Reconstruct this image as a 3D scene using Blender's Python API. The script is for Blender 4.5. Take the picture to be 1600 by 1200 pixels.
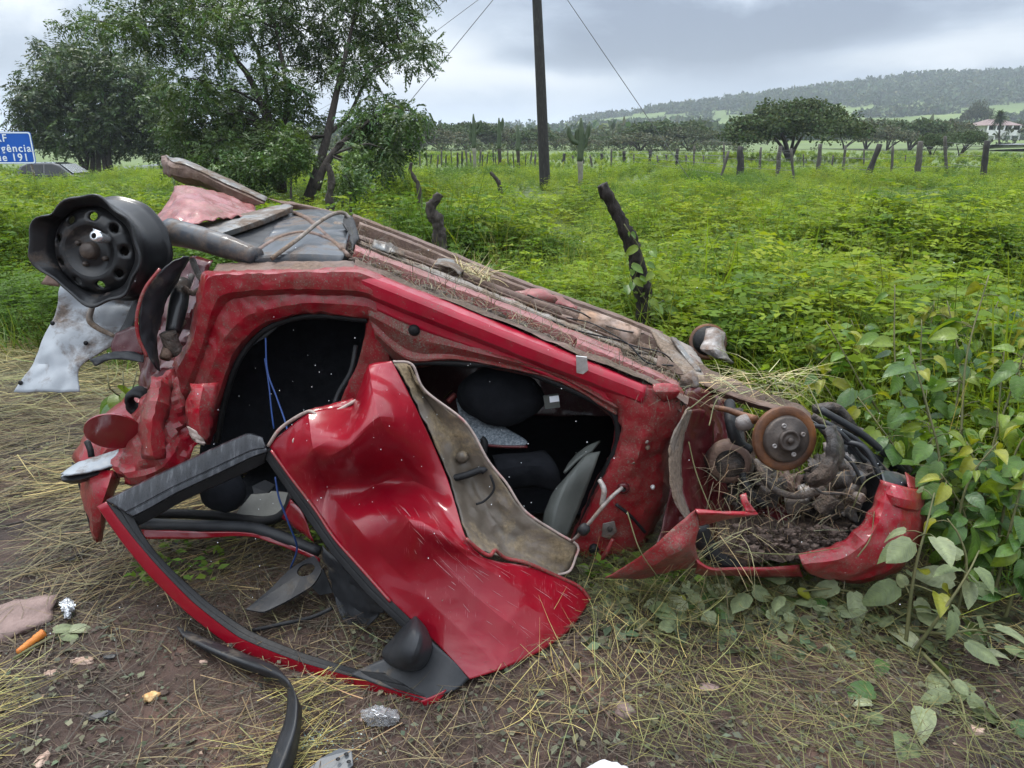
import bpy, bmesh, math, random
import numpy as np
from mathutils import Vector, Matrix, noise

random.seed(7)
RNG = np.random.default_rng(11)
SC = bpy.context.scene
COL = SC.collection
for o in list(bpy.data.objects):
    bpy.data.objects.remove(o)
R = math.radians

# ------------------------------------------------------------------ camera
FPX = 1164.0                                  # focal length in pixels of the 1600 px wide photograph
PITCH = math.atan(385 / FPX)                  # horizon at row 215
CAM = Vector((0, 0, 1.5))
cd = bpy.data.cameras.new("camera")
cam = bpy.data.objects.new("camera", cd)
COL.objects.link(cam)
cd.sensor_width = 36.0
cd.lens = 36.0 * FPX / 1600.0
cd.clip_start = 0.05
cd.clip_end = 9000
cam.location = CAM
cam.rotation_euler = (math.pi / 2 - PITCH, 0, 0)
SC.camera = cam

# ------------------------------------------------------------------ world, sun, exposure
SUN_EL, SUN_ROT = R(62), R(325)
w = bpy.data.worlds.new("World")
SC.world = w
w.use_nodes = True
nt = w.node_tree
nt.nodes.clear()


def N(t, typ, **kw):
    n = t.nodes.new(typ)
    for k, v in kw.items():
        setattr(n, k, v)
    return n


def math_n(t, op, a, b=None, c=None, clamp=False):
    n = N(t, "ShaderNodeMath", operation=op, use_clamp=clamp)
    for i, v in enumerate((a, b, c)):
        if v is None:
            continue
        if isinstance(v, (int, float)):
            n.inputs[i].default_value = v
        else:
            t.links.new(v, n.inputs[i])
    return n.outputs[0]


def ramp(t, fac, stops, interp="LINEAR"):
    n = N(t, "ShaderNodeValToRGB")
    cr = n.color_ramp
    cr.interpolation = interp
    while len(cr.elements) < len(stops):
        cr.elements.new(0.5)
    for e, (p, c) in zip(cr.elements, stops):
        e.position = p
        e.color = (*c, 1) if len(c) == 3 else c
    t.links.new(fac, n.inputs[0])
    return n.outputs[0]


def mixc(t, fac, a, b, mode="MIX"):
    n = N(t, "ShaderNodeMix", data_type="RGBA", blend_type=mode)
    for s, v in ((n.inputs[0], fac), (n.inputs[6], a), (n.inputs[7], b)):
        if isinstance(v, (int, float)):
            s.default_value = v
        elif isinstance(v, tuple):
            s.default_value = (*v, 1)
        else:
            t.links.new(v, s)
    return n.outputs[2]


def noise_n(t, vec, scale, detail=5, rough=0.55, dist=0.0):
    n = N(t, "ShaderNodeTexNoise")
    n.inputs["Scale"].default_value = scale
    n.inputs["Detail"].default_value = detail
    n.inputs["Roughness"].default_value = rough
    n.inputs["Distortion"].default_value = dist
    if vec is not None:
        t.links.new(vec, n.inputs["Vector"])
    return n.outputs["Fac"]


tc = N(nt, "ShaderNodeTexCoord")
dirv = tc.outputs["Generated"]
sky = N(nt, "ShaderNodeTexSky", sky_type="NISHITA")
sky.sun_disc = False
sky.sun_elevation = SUN_EL
sky.sun_rotation = SUN_ROT
bg1 = N(nt, "ShaderNodeBackground")
nt.links.new(sky.outputs[0], bg1.inputs[0])
bg1.inputs[1].default_value = 0.08
sep = N(nt, "ShaderNodeSeparateXYZ")
nt.links.new(dirv, sep.inputs[0])
zz = math_n(nt, "MAXIMUM", sep.outputs[2], 0.0)
# cloud layer seen from below: divide by height above the horizon
den = math_n(nt, "ADD", zz, 0.16)
cmb = N(nt, "ShaderNodeCombineXYZ")
nt.links.new(math_n(nt, "DIVIDE", sep.outputs[0], den), cmb.inputs[0])
nt.links.new(math_n(nt, "DIVIDE", sep.outputs[1], den), cmb.inputs[1])
mp = N(nt, "ShaderNodeMapping")
mp.inputs["Location"].default_value = (3.35, 1.1, 0.0)
nt.links.new(cmb.outputs[0], mp.inputs[0])
n_big = noise_n(nt, mp.outputs[0], 0.55, 6, 0.5, 0.25)
mp3 = N(nt, "ShaderNodeMapping")
mp3.inputs["Scale"].default_value = (1, 1, 2.3)
mp3.inputs["Location"].default_value = (0.37, 0.2, 0.11)
nt.links.new(dirv, mp3.inputs[0])
n_fin = noise_n(nt, mp3.outputs[0], 5.2, 10, 0.55, 0.3)
cl = math_n(nt, "ADD", math_n(nt, "MULTIPLY", n_big, 0.42), math_n(nt, "MULTIPLY", n_fin, 0.58))


def dir_of(px, py):
    v = Vector(((px - 800) / FPX, 0, 0)) + Vector((0, math.cos(PITCH), -math.sin(PITCH))) \
        - Vector((0, math.sin(PITCH), math.cos(PITCH))) * ((py - 600) / FPX)
    return v


def lobe(px, py, sx, sy, amp):
    """one cloud mass of the sky round a compass direction: stretched gaussian, ragged by the cloud noise"""
    d0 = dir_of(px, py).normalized()
    az0, el0 = math.atan2(d0.x, d0.y), math.asin(d0.z)
    az = math_n(nt, "ARCTAN2", sep.outputs[0], sep.outputs[1])
    a = math_n(nt, "DIVIDE", math_n(nt, "SUBTRACT", az, az0), sx)
    e = math_n(nt, "DIVIDE", math_n(nt, "SUBTRACT", sep.outputs[2], math.sin(el0)), sy)
    e = math_n(nt, "ADD", e, math_n(nt, "MULTIPLY_ADD", n_fin, 3.0, -1.5))
    a = math_n(nt, "ADD", a, math_n(nt, "MULTIPLY_ADD", n_big, 3.0, -1.5))
    r2 = math_n(nt, "ADD", math_n(nt, "MULTIPLY", a, a), math_n(nt, "MULTIPLY", e, e))
    g = math_n(nt, "POWER", 2.718, math_n(nt, "MULTIPLY", r2, -1.0))
    return math_n(nt, "MULTIPLY", g, amp)


for px, py, sx, sy, amp in ((1010, 64, 0.19, 0.048, -0.36), (1400, 15, 0.24, 0.05, -0.24), (620, 150, 0.1, 0.02, -0.12), (700, 105, 0.16, 0.05, 0.17),
                            (930, 118, 0.12, 0.018, 0.17), (1260, 92, 0.14, 0.02, 0.13), (60, 40, 0.22, 0.08, -0.07), (1560, 60, 0.1, 0.03, 0.1)):
    cl = math_n(nt, "ADD", cl, lobe(px, py, sx, sy, amp))
ccol = ramp(nt, cl, [(0.22, (0.17, 0.20, 0.26)), (0.36, (0.25, 0.29, 0.36)), (0.46, (0.38, 0.43, 0.50)), (0.53, (0.58, 0.62, 0.66)), (0.60, (0.74, 0.76, 0.78)), (0.7, (0.86, 0.87, 0.87))])
low = ramp(nt, sep.outputs[2], [(0.0, (1, 1, 1)), (0.035, (0.8, 0.8, 0.8)), (0.085, (0, 0, 0))], "EASE")
ccol = mixc(nt, math_n(nt, "MULTIPLY", low, 0.66), ccol, (0.36, 0.45, 0.56))
# overcast skies are about three times as bright overhead as at the horizon
gain = math_n(nt, "MULTIPLY_ADD", math_n(nt, "POWER", zz, 1.25), 3.7, 0.57)
cmb2 = N(nt, "ShaderNodeCombineXYZ")
for i in range(3):
    nt.links.new(gain, cmb2.inputs[i])
ccol = mixc(nt, 1.0, ccol, cmb2.outputs[0], "MULTIPLY")
bg2 = N(nt, "ShaderNodeBackground")
nt.links.new(ccol, bg2.inputs[0])
bg2.inputs[1].default_value = 0.92
mx = N(nt, "ShaderNodeMixShader")
mx.inputs[0].default_value = 0.9
nt.links.new(bg1.outputs[0], mx.inputs[1])
nt.links.new(bg2.outputs[0], mx.inputs[2])
wo = N(nt, "ShaderNodeOutputWorld")
nt.links.new(mx.outputs[0], wo.inputs[0])

sl = bpy.data.lights.new("sun", "SUN")
sl.energy = 1.5
sl.angle = R(14)
sl.color = (1.0, 0.96, 0.88)
so = bpy.data.objects.new("sun", sl)
COL.objects.link(so)
# Nishita: rotation 0 = +Y, turning clockwise seen from above
sdir = Vector((math.sin(SUN_ROT) * math.cos(SUN_EL), math.cos(SUN_ROT) * math.cos(SUN_EL), math.sin(SUN_EL)))
so.rotation_euler = sdir.to_track_quat("Z", "Y").to_euler()
so.location = (0, -5, 12)

SC.view_settings.view_transform = "Standard"
SC.view_settings.look = "None"
SC.view_settings.gamma = 1
SC.view_settings.use_curve_mapping = False
SC.view_settings.exposure = 0.95
SC.render.engine = "CYCLES"
SC.cycles.use_denoising = True
SC.cycles.max_bounces = 8
SC.cycles.volume_bounces = 0
SC.cycles.caustics_reflective = False
SC.cycles.caustics_refractive = False
SC.cycles.sample_clamp_indirect = 6

# ------------------------------------------------------------------ points
FWD = Vector((0, math.cos(PITCH), -math.sin(PITCH)))


def D(px, py, d):
    return CAM + dir_of(px, py) * d


def G(px, py, h=0.0):
    v = dir_of(px, py)
    return CAM + v * ((h - CAM.z) / v.z)


def at_y(px, py, y):
    v = dir_of(px, py)
    return CAM + v * (y / v.y)


SN = Vector((0.12, 1.0, 0.06))


def S(px, py, o=0.0):
    """point on the near flank of the overturned car, o metres towards the road"""
    v = dir_of(px, py)
    return CAM + v * ((2.52 - o - SN.dot(CAM)) / SN.dot(v))


def gz(x, y):
    r = math.hypot(x, y)
    k = 1.0 if r < 7 else max(0.25, 1 - (r - 7) / 10)
    z = 0.035 * noise.noise((x * 0.9, y * 0.9, 3.1)) + 0.02 * noise.noise((x * 2.7, y * 2.7, 7.7))
    if r < 7:
        z += 0.013 * noise.noise((x * 8, y * 8, 1.7)) + 0.007 * noise.noise((x * 21, y * 21, 5.2))
    if r > 20:
        z += 0.25 * noise.noise((x * 0.03, y * 0.03, 2.2)) * min(1, (r - 20) / 40)
    z *= k
    # the road at the left lies lower than the field
    if x < -15 and y > 15:
        a = min(1.0, (-15 - x) / 6) * min(1.0, (y - 15) / 6)
        z -= 1.15 * a * a * (3 - 2 * a)
    return z


# ------------------------------------------------------------------ materials
def new_mat(name):
    m = bpy.data.materials.new(name)
    m.use_nodes = True
    t = m.node_tree
    return m, t, t.nodes["Principled BSDF"]


def grained(name, stops, scale=8, rough=0.7, bump=0.3, bscale=None, detail=7, metallic=0.0, stretch=None, spec=0.36, coat=0.0,
            mud=0.0, mudcol=(0.13, 0.085, 0.06), rvar=0.15, coords="Object"):
    """noise coloured surface with relief and, optionally, patches of mud of their own"""
    m, t, b = new_mat(name)
    tcn = N(t, "ShaderNodeTexCoord")
    vec = tcn.outputs[coords]
    if stretch:
        mpn = N(t, "ShaderNodeMapping")
        mpn.inputs["Scale"].default_value = stretch
        t.links.new(vec, mpn.inputs[0])
        vec = mpn.outputs[0]
    f = noise_n(t, vec, scale, detail, 0.62)
    c = ramp(t, f, stops)
    f2 = noise_n(t, vec, bscale or scale * 4, 6, 0.65)
    if mud > 0:
        nm = noise_n(t, tcn.outputs[coords], 5.5, 10, 0.68, 0.3)
        mk = ramp(t, nm, [(0.62 - 0.3 * mud, (0, 0, 0)), (0.70 - 0.22 * mud, (1, 1, 1))])
        dust = noise_n(t, tcn.outputs[coords], 70, 3, 0.7)
        mcol = ramp(t, dust, [(0.3, tuple(x * 0.55 for x in mudcol)), (0.75, tuple(x * 1.45 for x in mudcol))])
        c = mixc(t, mk, c, mcol)
        rg = math_n(t, "MULTIPLY_ADD", mk, 0.9 - rough, rough, clamp=True)
        t.links.new(rg, b.inputs["Roughness"])
        if coat:
            t.links.new(math_n(t, "MULTIPLY", math_n(t, "SUBTRACT", 1.0, mk), coat), b.inputs["Coat Weight"])
        if metallic:
            t.links.new(math_n(t, "MULTIPLY", math_n(t, "SUBTRACT", 1.0, mk), metallic), b.inputs["Metallic"])
        hh = math_n(t, "ADD", math_n(t, "MULTIPLY", f2, 0.5 if coat == 0 else 0.04), math_n(t, "MULTIPLY", math_n(t, "MULTIPLY", mk, dust), 1.2))
    else:
        rg = math_n(t, "MULTIPLY_ADD", f2, rvar * 2, rough - rvar, clamp=True)
        t.links.new(rg, b.inputs["Roughness"])
        b.inputs["Coat Weight"].default_value = coat
        b.inputs["Metallic"].default_value = metallic
        hh = f2
    t.links.new(c, b.inputs["Base Color"])
    b.inputs["Coat Roughness"].default_value = 0.06
    b.inputs["Specular IOR Level"].default_value = spec
    if bump:
        bn = N(t, "ShaderNodeBump")
        bn.inputs["Strength"].default_value = bump
        bn.inputs["Distance"].default_value = 0.01
        t.links.new(hh, bn.inputs["Height"])
        t.links.new(bn.outputs[0], b.inputs["Normal"])
    return m


def leaf_mat(name, transl=0.35, rough=0.5, spec=0.35, tint=(1, 1, 1), gloss=True):
    """leaves take their own colour from the mesh attribute 'leaf_colour' and let light through"""
    m, t, b = new_mat(name)
    a = N(t, "ShaderNodeAttribute", attribute_name="leaf_colour")
    c = mixc(t, 1.0, a.outputs["Color"], tint, "MULTIPLY")
    t.links.new(c, b.inputs["Base Color"])
    b.inputs["Roughness"].default_value = rough
    b.inputs["Specular IOR Level"].default_value = spec
    tr = N(t, "ShaderNodeBsdfTranslucent")
    c2 = mixc(t, 1.0, c, (1.05, 1.05, 0.55), "MULTIPLY")
    t.links.new(c2, tr.inputs[0])
    ms = N(t, "ShaderNodeMixShader")
    ms.inputs[0].default_value = transl
    t.links.new(b.outputs[0], ms.inputs[1])
    t.links.new(tr.outputs[0], ms.inputs[2])
    t.links.new(ms.outputs[0], t.nodes["Material Output"].inputs[0])
    return m


def paint(name, mud, base=(0.25, 0.002, 0.012), dust=0.25, scratch=0.0):
    """wet red car paint: clear coat, dust specks, mud spatter and scratches down to primer"""
    m, t, b = new_mat(name)
    tcn = N(t, "ShaderNodeTexCoord")
    v = tcn.outputs["Object"]
    n1 = noise_n(t, v, 3.5, 9, 0.66, 0.4)
    n2 = noise_n(t, v, 90, 4, 0.7)
    n3 = noise_n(t, v, 16, 6, 0.7)
    mpn = N(t, "ShaderNodeMapping")
    mpn.inputs["Scale"].default_value = (22, 22, 3.5)
    t.links.new(v, mpn.inputs[0])
    streak = noise_n(t, mpn.outputs[0], 1.6, 5, 0.6)
    mix1 = math_n(t, "ADD", math_n(t, "MULTIPLY", n1, 0.55), math_n(t, "ADD", math_n(t, "MULTIPLY", n3, 0.22), math_n(t, "MULTIPLY", streak, 0.23)))
    lo = 0.66 - 0.30 * mud
    mk = ramp(t, mix1, [(lo, (0, 0, 0)), (lo + 0.24, (1, 1, 1))])
    mk = math_n(t, "MULTIPLY", mk, ramp(t, n2, [(0.36, (0.25, 0.25, 0.25)), (0.52, (1, 1, 1))]))
    col = ramp(t, n1, [(0.3, tuple(x * 0.85 for x in base)), (0.7, tuple(x * 1.12 for x in base))])
    # fine dust film
    col = mixc(t, math_n(t, "MULTIPLY", ramp(t, n3, [(0.4, (0, 0, 0)), (0.75, (1, 1, 1))]), dust), col, (0.20, 0.065, 0.06))
    mcol = ramp(t, n2, [(0.3, (0.05, 0.034, 0.025)), (0.7, (0.16, 0.115, 0.085))])
    col = mixc(t, math_n(t, "MULTIPLY", mk, 0.9), col, mcol)
    # hard little splashes of mud
    n4 = noise_n(t, v, 170, 2, 0.6)
    sp = math_n(t, "ADD", math_n(t, "MULTIPLY", n4, 0.72), math_n(t, "MULTIPLY", n3, 0.28))
    e0 = 0.68 - 0.13 * mud
    spk = ramp(t, sp, [(e0, (0, 0, 0)), (e0 + 0.03, (1, 1, 1))])
    col = mixc(t, spk, col, mixc(t, n1, (0.035, 0.024, 0.018), (0.27, 0.20, 0.165)))
    mk = math_n(t, "MAXIMUM", mk, spk)
    if scratch:
        mp2 = N(t, "ShaderNodeMapping")
        mp2.inputs["Scale"].default_value = (150, 9, 9)
        mp2.inputs["Rotation"].default_value = (0.3, 0.75, 0.6)
        t.links.new(v, mp2.inputs[0])
        sn = noise_n(t, mp2.outputs[0], 2.6, 3, 0.5)
        reg = noise_n(t, v, 4.2, 2, 0.5)
        sk = math_n(t, "MULTIPLY", ramp(t, sn, [(0.66, (0, 0, 0)), (0.70, (1, 1, 1))]), ramp(t, reg, [(0.5, (0, 0, 0)), (0.58, (1, 1, 1))]))
        col = mixc(t, math_n(t, "MULTIPLY", sk, scratch), col, (0.5, 0.25, 0.27))
    t.links.new(col, b.inputs["Base Color"])
    t.links.new(math_n(t, "MULTIPLY_ADD", mk, 0.5, 0.30, clamp=True), b.inputs["Roughness"])
    t.links.new(math_n(t, "MULTIPLY_ADD", mk, -0.4, 0.42, clamp=True), b.inputs["Coat Weight"])
    b.inputs["Specular IOR Level"].default_value = 0.25
    b.inputs["Coat Roughness"].default_value = 0.07
    bn = N(t, "ShaderNodeBump")
    bn.inputs["Strength"].default_value = 0.35
    bn.inputs["Distance"].default_value = 0.006
    t.links.new(math_n(t, "MULTIPLY", mk, n2), bn.inputs["Height"])
    t.links.new(bn.outputs[0], b.inputs["Normal"])
    return m


M = {}
M["door_paint"] = paint("door_paint", 0.10, base=(0.20, 0.0014, 0.0095), dust=0.06, scratch=0.3)
M["paint"] = paint("flank_paint", 0.95, dust=0.5)
M["paint_mud"] = paint("muddy_paint", 1.05, dust=0.6)
M["paint_speck"] = paint("mud_speckled_paint", 1.02, base=(0.22, 0.003, 0.010), dust=0.3)
M["paint_sill"] = paint("sky_lit_sill_paint", 0.42, base=(0.33, 0.004, 0.022), dust=0.35)  # cleaner paint on the sill, base brightened for skylight on its upturned face
M["plate"] = grained("dull_sheet_steel", [(0.25, (0.06, 0.06, 0.056)), (0.5, (0.17, 0.17, 0.165)), (0.8, (0.30, 0.30, 0.295))], 8, 0.3, 0.25, 50, metallic=0.55, mud=0.68, mudcol=(0.10, 0.07, 0.05))
M["paint_mid"] = paint("spattered_paint", 0.74, dust=0.35)
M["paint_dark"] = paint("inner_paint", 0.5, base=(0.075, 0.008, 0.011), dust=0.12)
M["pink"] = paint("scuffed_underpaint", 0.78, base=(0.25, 0.05, 0.05), dust=0.9)
M["mirror_red"] = grained("flap_red", [(0.3, (0.15, 0.003, 0.008)), (0.7, (0.2, 0.005, 0.012))], 5, 0.18, 0.02, coat=1.0)
M["primer"] = grained("door_inner_metal", [(0.25, (0.045, 0.036, 0.026)), (0.5, (0.105, 0.085, 0.066)), (0.75, (0.20, 0.165, 0.14))], 5, 0.36, 0.25, 30, mud=0.45, mudcol=(0.2, 0.15, 0.09))
M["edge_metal"] = grained("bent_edge_metal", [(0.3, (0.16, 0.12, 0.10)), (0.55, (0.34, 0.27, 0.24)), (0.75, (0.36, 0.10, 0.10))], 22, 0.4, 0.3, 60)
M["bare"] = grained("scraped_metal", [(0.25, (0.19, 0.18, 0.17)), (0.5, (0.42, 0.41, 0.40)), (0.8, (0.60, 0.59, 0.57))], 14, 0.34, 0.3, 60, metallic=0.35, mud=0.55)
M["floor_pan"] = grained("muddy_floor_pan", [(0.2, (0.035, 0.025, 0.02)), (0.45, (0.09, 0.06, 0.047)), (0.62, (0.17, 0.10, 0.085)), (0.8, (0.22, 0.175, 0.145))], 7, 0.72, 0.8, 40, mud=0.7, mudcol=(0.10, 0.07, 0.05), stretch=(1, 2.2, 2.2))
M["rail"] = grained("scuffed_rail", [(0.25, (0.08, 0.066, 0.055)), (0.5, (0.18, 0.155, 0.135)), (0.8, (0.33, 0.305, 0.28))], 9, 0.5, 0.5, 50, mud=0.75, mudcol=(0.15, 0.11, 0.08))
M["brown_metal"] = grained("rust_brown_metal", [(0.25, (0.045, 0.027, 0.02)), (0.5, (0.11, 0.066, 0.05)), (0.8, (0.19, 0.13, 0.10))], 12, 0.6, 0.5, 60, mud=0.4)
M["muffler"] = grained("muffler_metal", [(0.25, (0.16, 0.12, 0.10)), (0.5, (0.32, 0.24, 0.20)), (0.75, (0.36, 0.18, 0.08))], 6, 0.5, 0.3, 40, metallic=0.2, mud=0.62)
M["rust"] = grained("rusty_disc", [(0.3, (0.03, 0.014, 0.009)), (0.5, (0.085, 0.034, 0.015)), (0.72, (0.20, 0.075, 0.022))], 9, 0.55, 0.3, 60)
M["hub"] = grained("hub_steel", [(0.25, (0.025, 0.02, 0.017)), (0.55, (0.06, 0.047, 0.04)), (0.8, (0.12, 0.09, 0.07))], 14, 0.45, 0.3, 60, metallic=0.3)
M["black_steel"] = grained("black_wheel_steel", [(0.3, (0.006, 0.006, 0.007)), (0.7, (0.017, 0.017, 0.018))], 8, 0.34, 0.15, 50, coat=0.12, spec=0.3, mud=0.22, mudcol=(0.06, 0.045, 0.036))
M["black_tank"] = grained("black_tank_plastic", [(0.3, (0.018, 0.02, 0.024)), (0.7, (0.045, 0.05, 0.06))], 5, 0.34, 0.05, 30, coat=0.25, mud=0.40, mudcol=(0.10, 0.075, 0.06))
M["black_plastic"] = grained("black_trim_plastic", [(0.3, (0.011, 0.012, 0.014)), (0.7, (0.022, 0.023, 0.026))], 12, 0.45, 0.12, 90, spec=0.3, mud=0.16, mudcol=(0.08, 0.065, 0.05))
M["rubber"] = grained("black_seal_rubber", [(0.3, (0.006, 0.006, 0.007)), (0.7, (0.014, 0.014, 0.015))], 14, 0.55, 0.15, 80, spec=0.22)
M["window_black"] = grained("scratched_black_paint", [(0.35, (0.012, 0.013, 0.016)), (0.55, (0.03, 0.032, 0.038)), (0.72, (0.12, 0.125, 0.135))], 7, 0.3, 0.1, 60, stretch=(9, 2, 2), coat=0.4)
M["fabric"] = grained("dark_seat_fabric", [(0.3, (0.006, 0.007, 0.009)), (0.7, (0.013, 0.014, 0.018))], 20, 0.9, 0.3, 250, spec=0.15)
M["grey_trim"] = grained("grey_interior_trim", [(0.3, (0.055, 0.06, 0.055)), (0.7, (0.085, 0.09, 0.082))], 8, 0.6, 0.1, 120)
M["liner_grey"] = grained("pale_headliner", [(0.3, (0.13, 0.13, 0.12)), (0.7, (0.22, 0.22, 0.2))], 6, 0.85, 0.2, 120)
M["white_panel"] = grained("grimy_white_panel", [(0.3, (0.19, 0.21, 0.23)), (0.7, (0.31, 0.33, 0.355))], 3, 0.42, 0.1, 50, mud=0.42, mudcol=(0.11, 0.085, 0.07))
M["chrome"] = grained("lamp_reflector", [(0.3, (0.7, 0.72, 0.74)), (0.7, (0.85, 0.86, 0.87))], 10, 0.2, 0.3, 30, metallic=0.8)
M["engine"] = grained("grimy_engine_metal", [(0.3, (0.008, 0.007, 0.007)), (0.5, (0.032, 0.026, 0.023)), (0.7, (0.11, 0.092, 0.08))], 16, 0.45, 1.0, 70, mud=0.5, mudcol=(0.11, 0.08, 0.062))
M["alloy"] = grained("dull_alloy", [(0.25, (0.09, 0.08, 0.075)), (0.5, (0.2, 0.18, 0.17)), (0.8, (0.36, 0.34, 0.33))], 12, 0.42, 0.5, 60, metallic=0.4, mud=0.5)
M["clod"] = grained("mud_clods", [(0.3, (0.028, 0.019, 0.015)), (0.5, (0.072, 0.049, 0.039)), (0.72, (0.15, 0.105, 0.083))], 30, 0.8, 1.0, 110)
M["blue_wire"] = grained("blue_wire", [(0.3, (0.01, 0.03, 0.12)), (0.7, (0.02, 0.06, 0.2))], 8, 0.4, 0)
M["bark"] = grained("bark", [(0.25, (0.014, 0.011, 0.009)), (0.55, (0.045, 0.036, 0.03)), (0.8, (0.09, 0.075, 0.062))], 9, 0.85, 0.9, 30, stretch=(3, 3, 0.8))
M["char"] = grained("charred_bark", [(0.25, (0.007, 0.006, 0.005)), (0.55, (0.024, 0.018, 0.015)), (0.8, (0.075, 0.055, 0.043))], 14, 0.8, 1.0, 45, stretch=(3, 3, 1))
M["grey_wood"] = grained("weathered_wood", [(0.25, (0.03, 0.027, 0.024)), (0.55, (0.08, 0.072, 0.062)), (0.8, (0.16, 0.15, 0.13))], 10, 0.85, 0.6, 40, stretch=(3, 3, 0.6))
M["dark_wood"] = grained("dark_weathered_wood", [(0.25, (0.010, 0.009, 0.008)), (0.55, (0.030, 0.027, 0.025)), (0.8, (0.075, 0.07, 0.062))], 10, 0.85, 0.6, 40, stretch=(3, 3, 0.6))
M["wire"] = grained("galvanised_wire", [(0.3, (0.09, 0.09, 0.09)), (0.7, (0.16, 0.16, 0.16))], 9, 0.5, 0)
M["cactus"] = grained("cactus_skin", [(0.3, (0.03, 0.05, 0.025)), (0.7, (0.075, 0.10, 0.05))], 5, 0.7, 0.3, 30)
M["cactus_wood"] = grained("cactus_trunk", [(0.3, (0.12, 0.115, 0.09)), (0.7, (0.24, 0.23, 0.18))], 5, 0.8, 0.3, 30)
M["leaf"] = leaf_mat("leaf_fine", 0.5, 0.6, 0.2)
M["tree_leaf"] = leaf_mat("leaf_tree", 0.28, 0.45)
M["far_leaf"] = leaf_mat("leaf_far", 0.2, 0.7, 0.1)
M["grass"] = leaf_mat("leaf_grass", 0.3, 0.5)
M["straw"] = leaf_mat("straw", 0.15, 0.55)
M["stem"] = grained("plant_stem", [(0.3, (0.05, 0.06, 0.02)), (0.7, (0.13, 0.12, 0.05))], 12, 0.7, 0.2)


# ------------------------------------------------------------------ objects
def wloc(o):
    v = Vector((0, 0, 0))
    while o is not None:
        v = v + Vector(o.location)
        o = o.parent
    return v


def tag(o, label=None, cat=None, group=None, kind=None):
    for k, v in (("label", label), ("category", cat), ("group", group), ("kind", kind)):
        if v:
            o[k] = v
    return o


def empty(name, loc, label, cat, group=None):
    o = bpy.data.objects.new(name, None)
    COL.objects.link(o)
    o.location = loc
    o.empty_display_size = 0.1
    return tag(o, label, cat, group)


def obj(name, V, Fc, m, parent=None, smooth=True, origin=None, label=None, kind=None):
    """link vertices given in world coordinates as ONE mesh object"""
    off = wloc(parent) if parent is not None else Vector(origin or (0, 0, 0))
    me = bpy.data.meshes.new(name)
    me.from_pydata([tuple(Vector(v) - off) for v in V], [], [tuple(f) for f in Fc])
    if smooth:
        me.polygons.foreach_set("use_smooth", [True] * len(me.polygons))
    me.materials.append(m)
    me.validate()
    o = bpy.data.objects.new(name, me)
    COL.objects.link(o)
    if parent is not None:
        o.parent = parent
    else:
        o.location = off
    return tag(o, label, kind=kind)


def np_obj(name, V, Q, m, col=None, parent=None, origin=(0, 0, 0), kind=None, label=None):
    """numpy mesh of quads with one colour per vertex; V in world coordinates"""
    off = np.array(wloc(parent) if parent is not None else origin, dtype=np.float32)
    V = (np.asarray(V, dtype=np.float32) - off)
    Q = np.asarray(Q, dtype=np.int32)
    k = Q.shape[1]
    me = bpy.data.meshes.new(name)
    me.vertices.add(len(V))
    me.vertices.foreach_set("co", V.ravel())
    me.loops.add(Q.size)
    me.loops.foreach_set("vertex_index", Q.ravel())
    me.polygons.add(len(Q))
    me.polygons.foreach_set("loop_start", np.arange(0, Q.size, k, dtype=np.int32))
    me.polygons.foreach_set("loop_total", np.full(len(Q), k, dtype=np.int32))
    me.update(calc_edges=True)
    if col is not None:
        a = me.attributes.new("leaf_colour", "FLOAT_COLOR", "POINT")
        c4 = np.ones((len(V), 4), dtype=np.float32)
        c4[:, :3] = col
        a.data.foreach_set("color", c4.ravel())
    me.materials.append(m)
    o = bpy.data.objects.new(name, me)
    COL.objects.link(o)
    if parent is not None:
        o.parent = parent
    else:
        o.location = [float(x) for x in off]
    return tag(o, label, kind=kind)


def crv(pts, n, ten=0.0):
    """n points along a Catmull-Rom curve by arc length; ten=1 gives straight pieces"""
    pts = [Vector(p) for p in pts]
    if len(pts) == 1:
        return pts * n
    seg = [0.0]
    for a, b in zip(pts, pts[1:]):
        seg.append(seg[-1] + (b - a).length)
    out = []
    j = 0
    for i in range(n):
        s = seg[-1] * i / (n - 1)
        while j < len(pts) - 2 and s > seg[j + 1]:
            j += 1
        L = seg[j + 1] - seg[j]
        out.append(cr_at(pts, j, (s - seg[j]) / L if L > 1e-9 else 0, ten))
    return out


def cr_at(p, j, t, ten):
    p1, p2 = p[j], p[j + 1]
    p0 = p[j - 1] if j > 0 else p1 * 2 - p2
    p3 = p[j + 2] if j + 2 < len(p) else p2 * 2 - p1
    lin = p1.lerp(p2, t)
    if ten >= 1:
        return lin
    c = 0.5 * ((2 * p1) + (p2 - p0) * t + (2 * p0 - 5 * p1 + 4 * p2 - p3) * t * t + (3 * p1 - p0 - 3 * p2 + p3) * t ** 3)
    return c.lerp(lin, ten)


def loft(rails, nu, nv, ten=0.0, uten=0.0):
    rows = [crv(r, nu, uten) for r in rails]
    V = []
    nr = (len(rows) - 1) * nv + 1
    for k in range(nr):
        j = min(k // nv, len(rows) - 2)
        t = (k - j * nv) / nv
        for i in range(nu):
            V.append(cr_at([r[i] for r in rows[max(0, j - 1):j + 3]], min(1, j), t, ten))
    Fc = [(k * nu + i, k * nu + i + 1, (k + 1) * nu + i + 1, (k + 1) * nu + i) for k in range(nr - 1) for i in range(nu - 1)]
    return V, Fc


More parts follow.
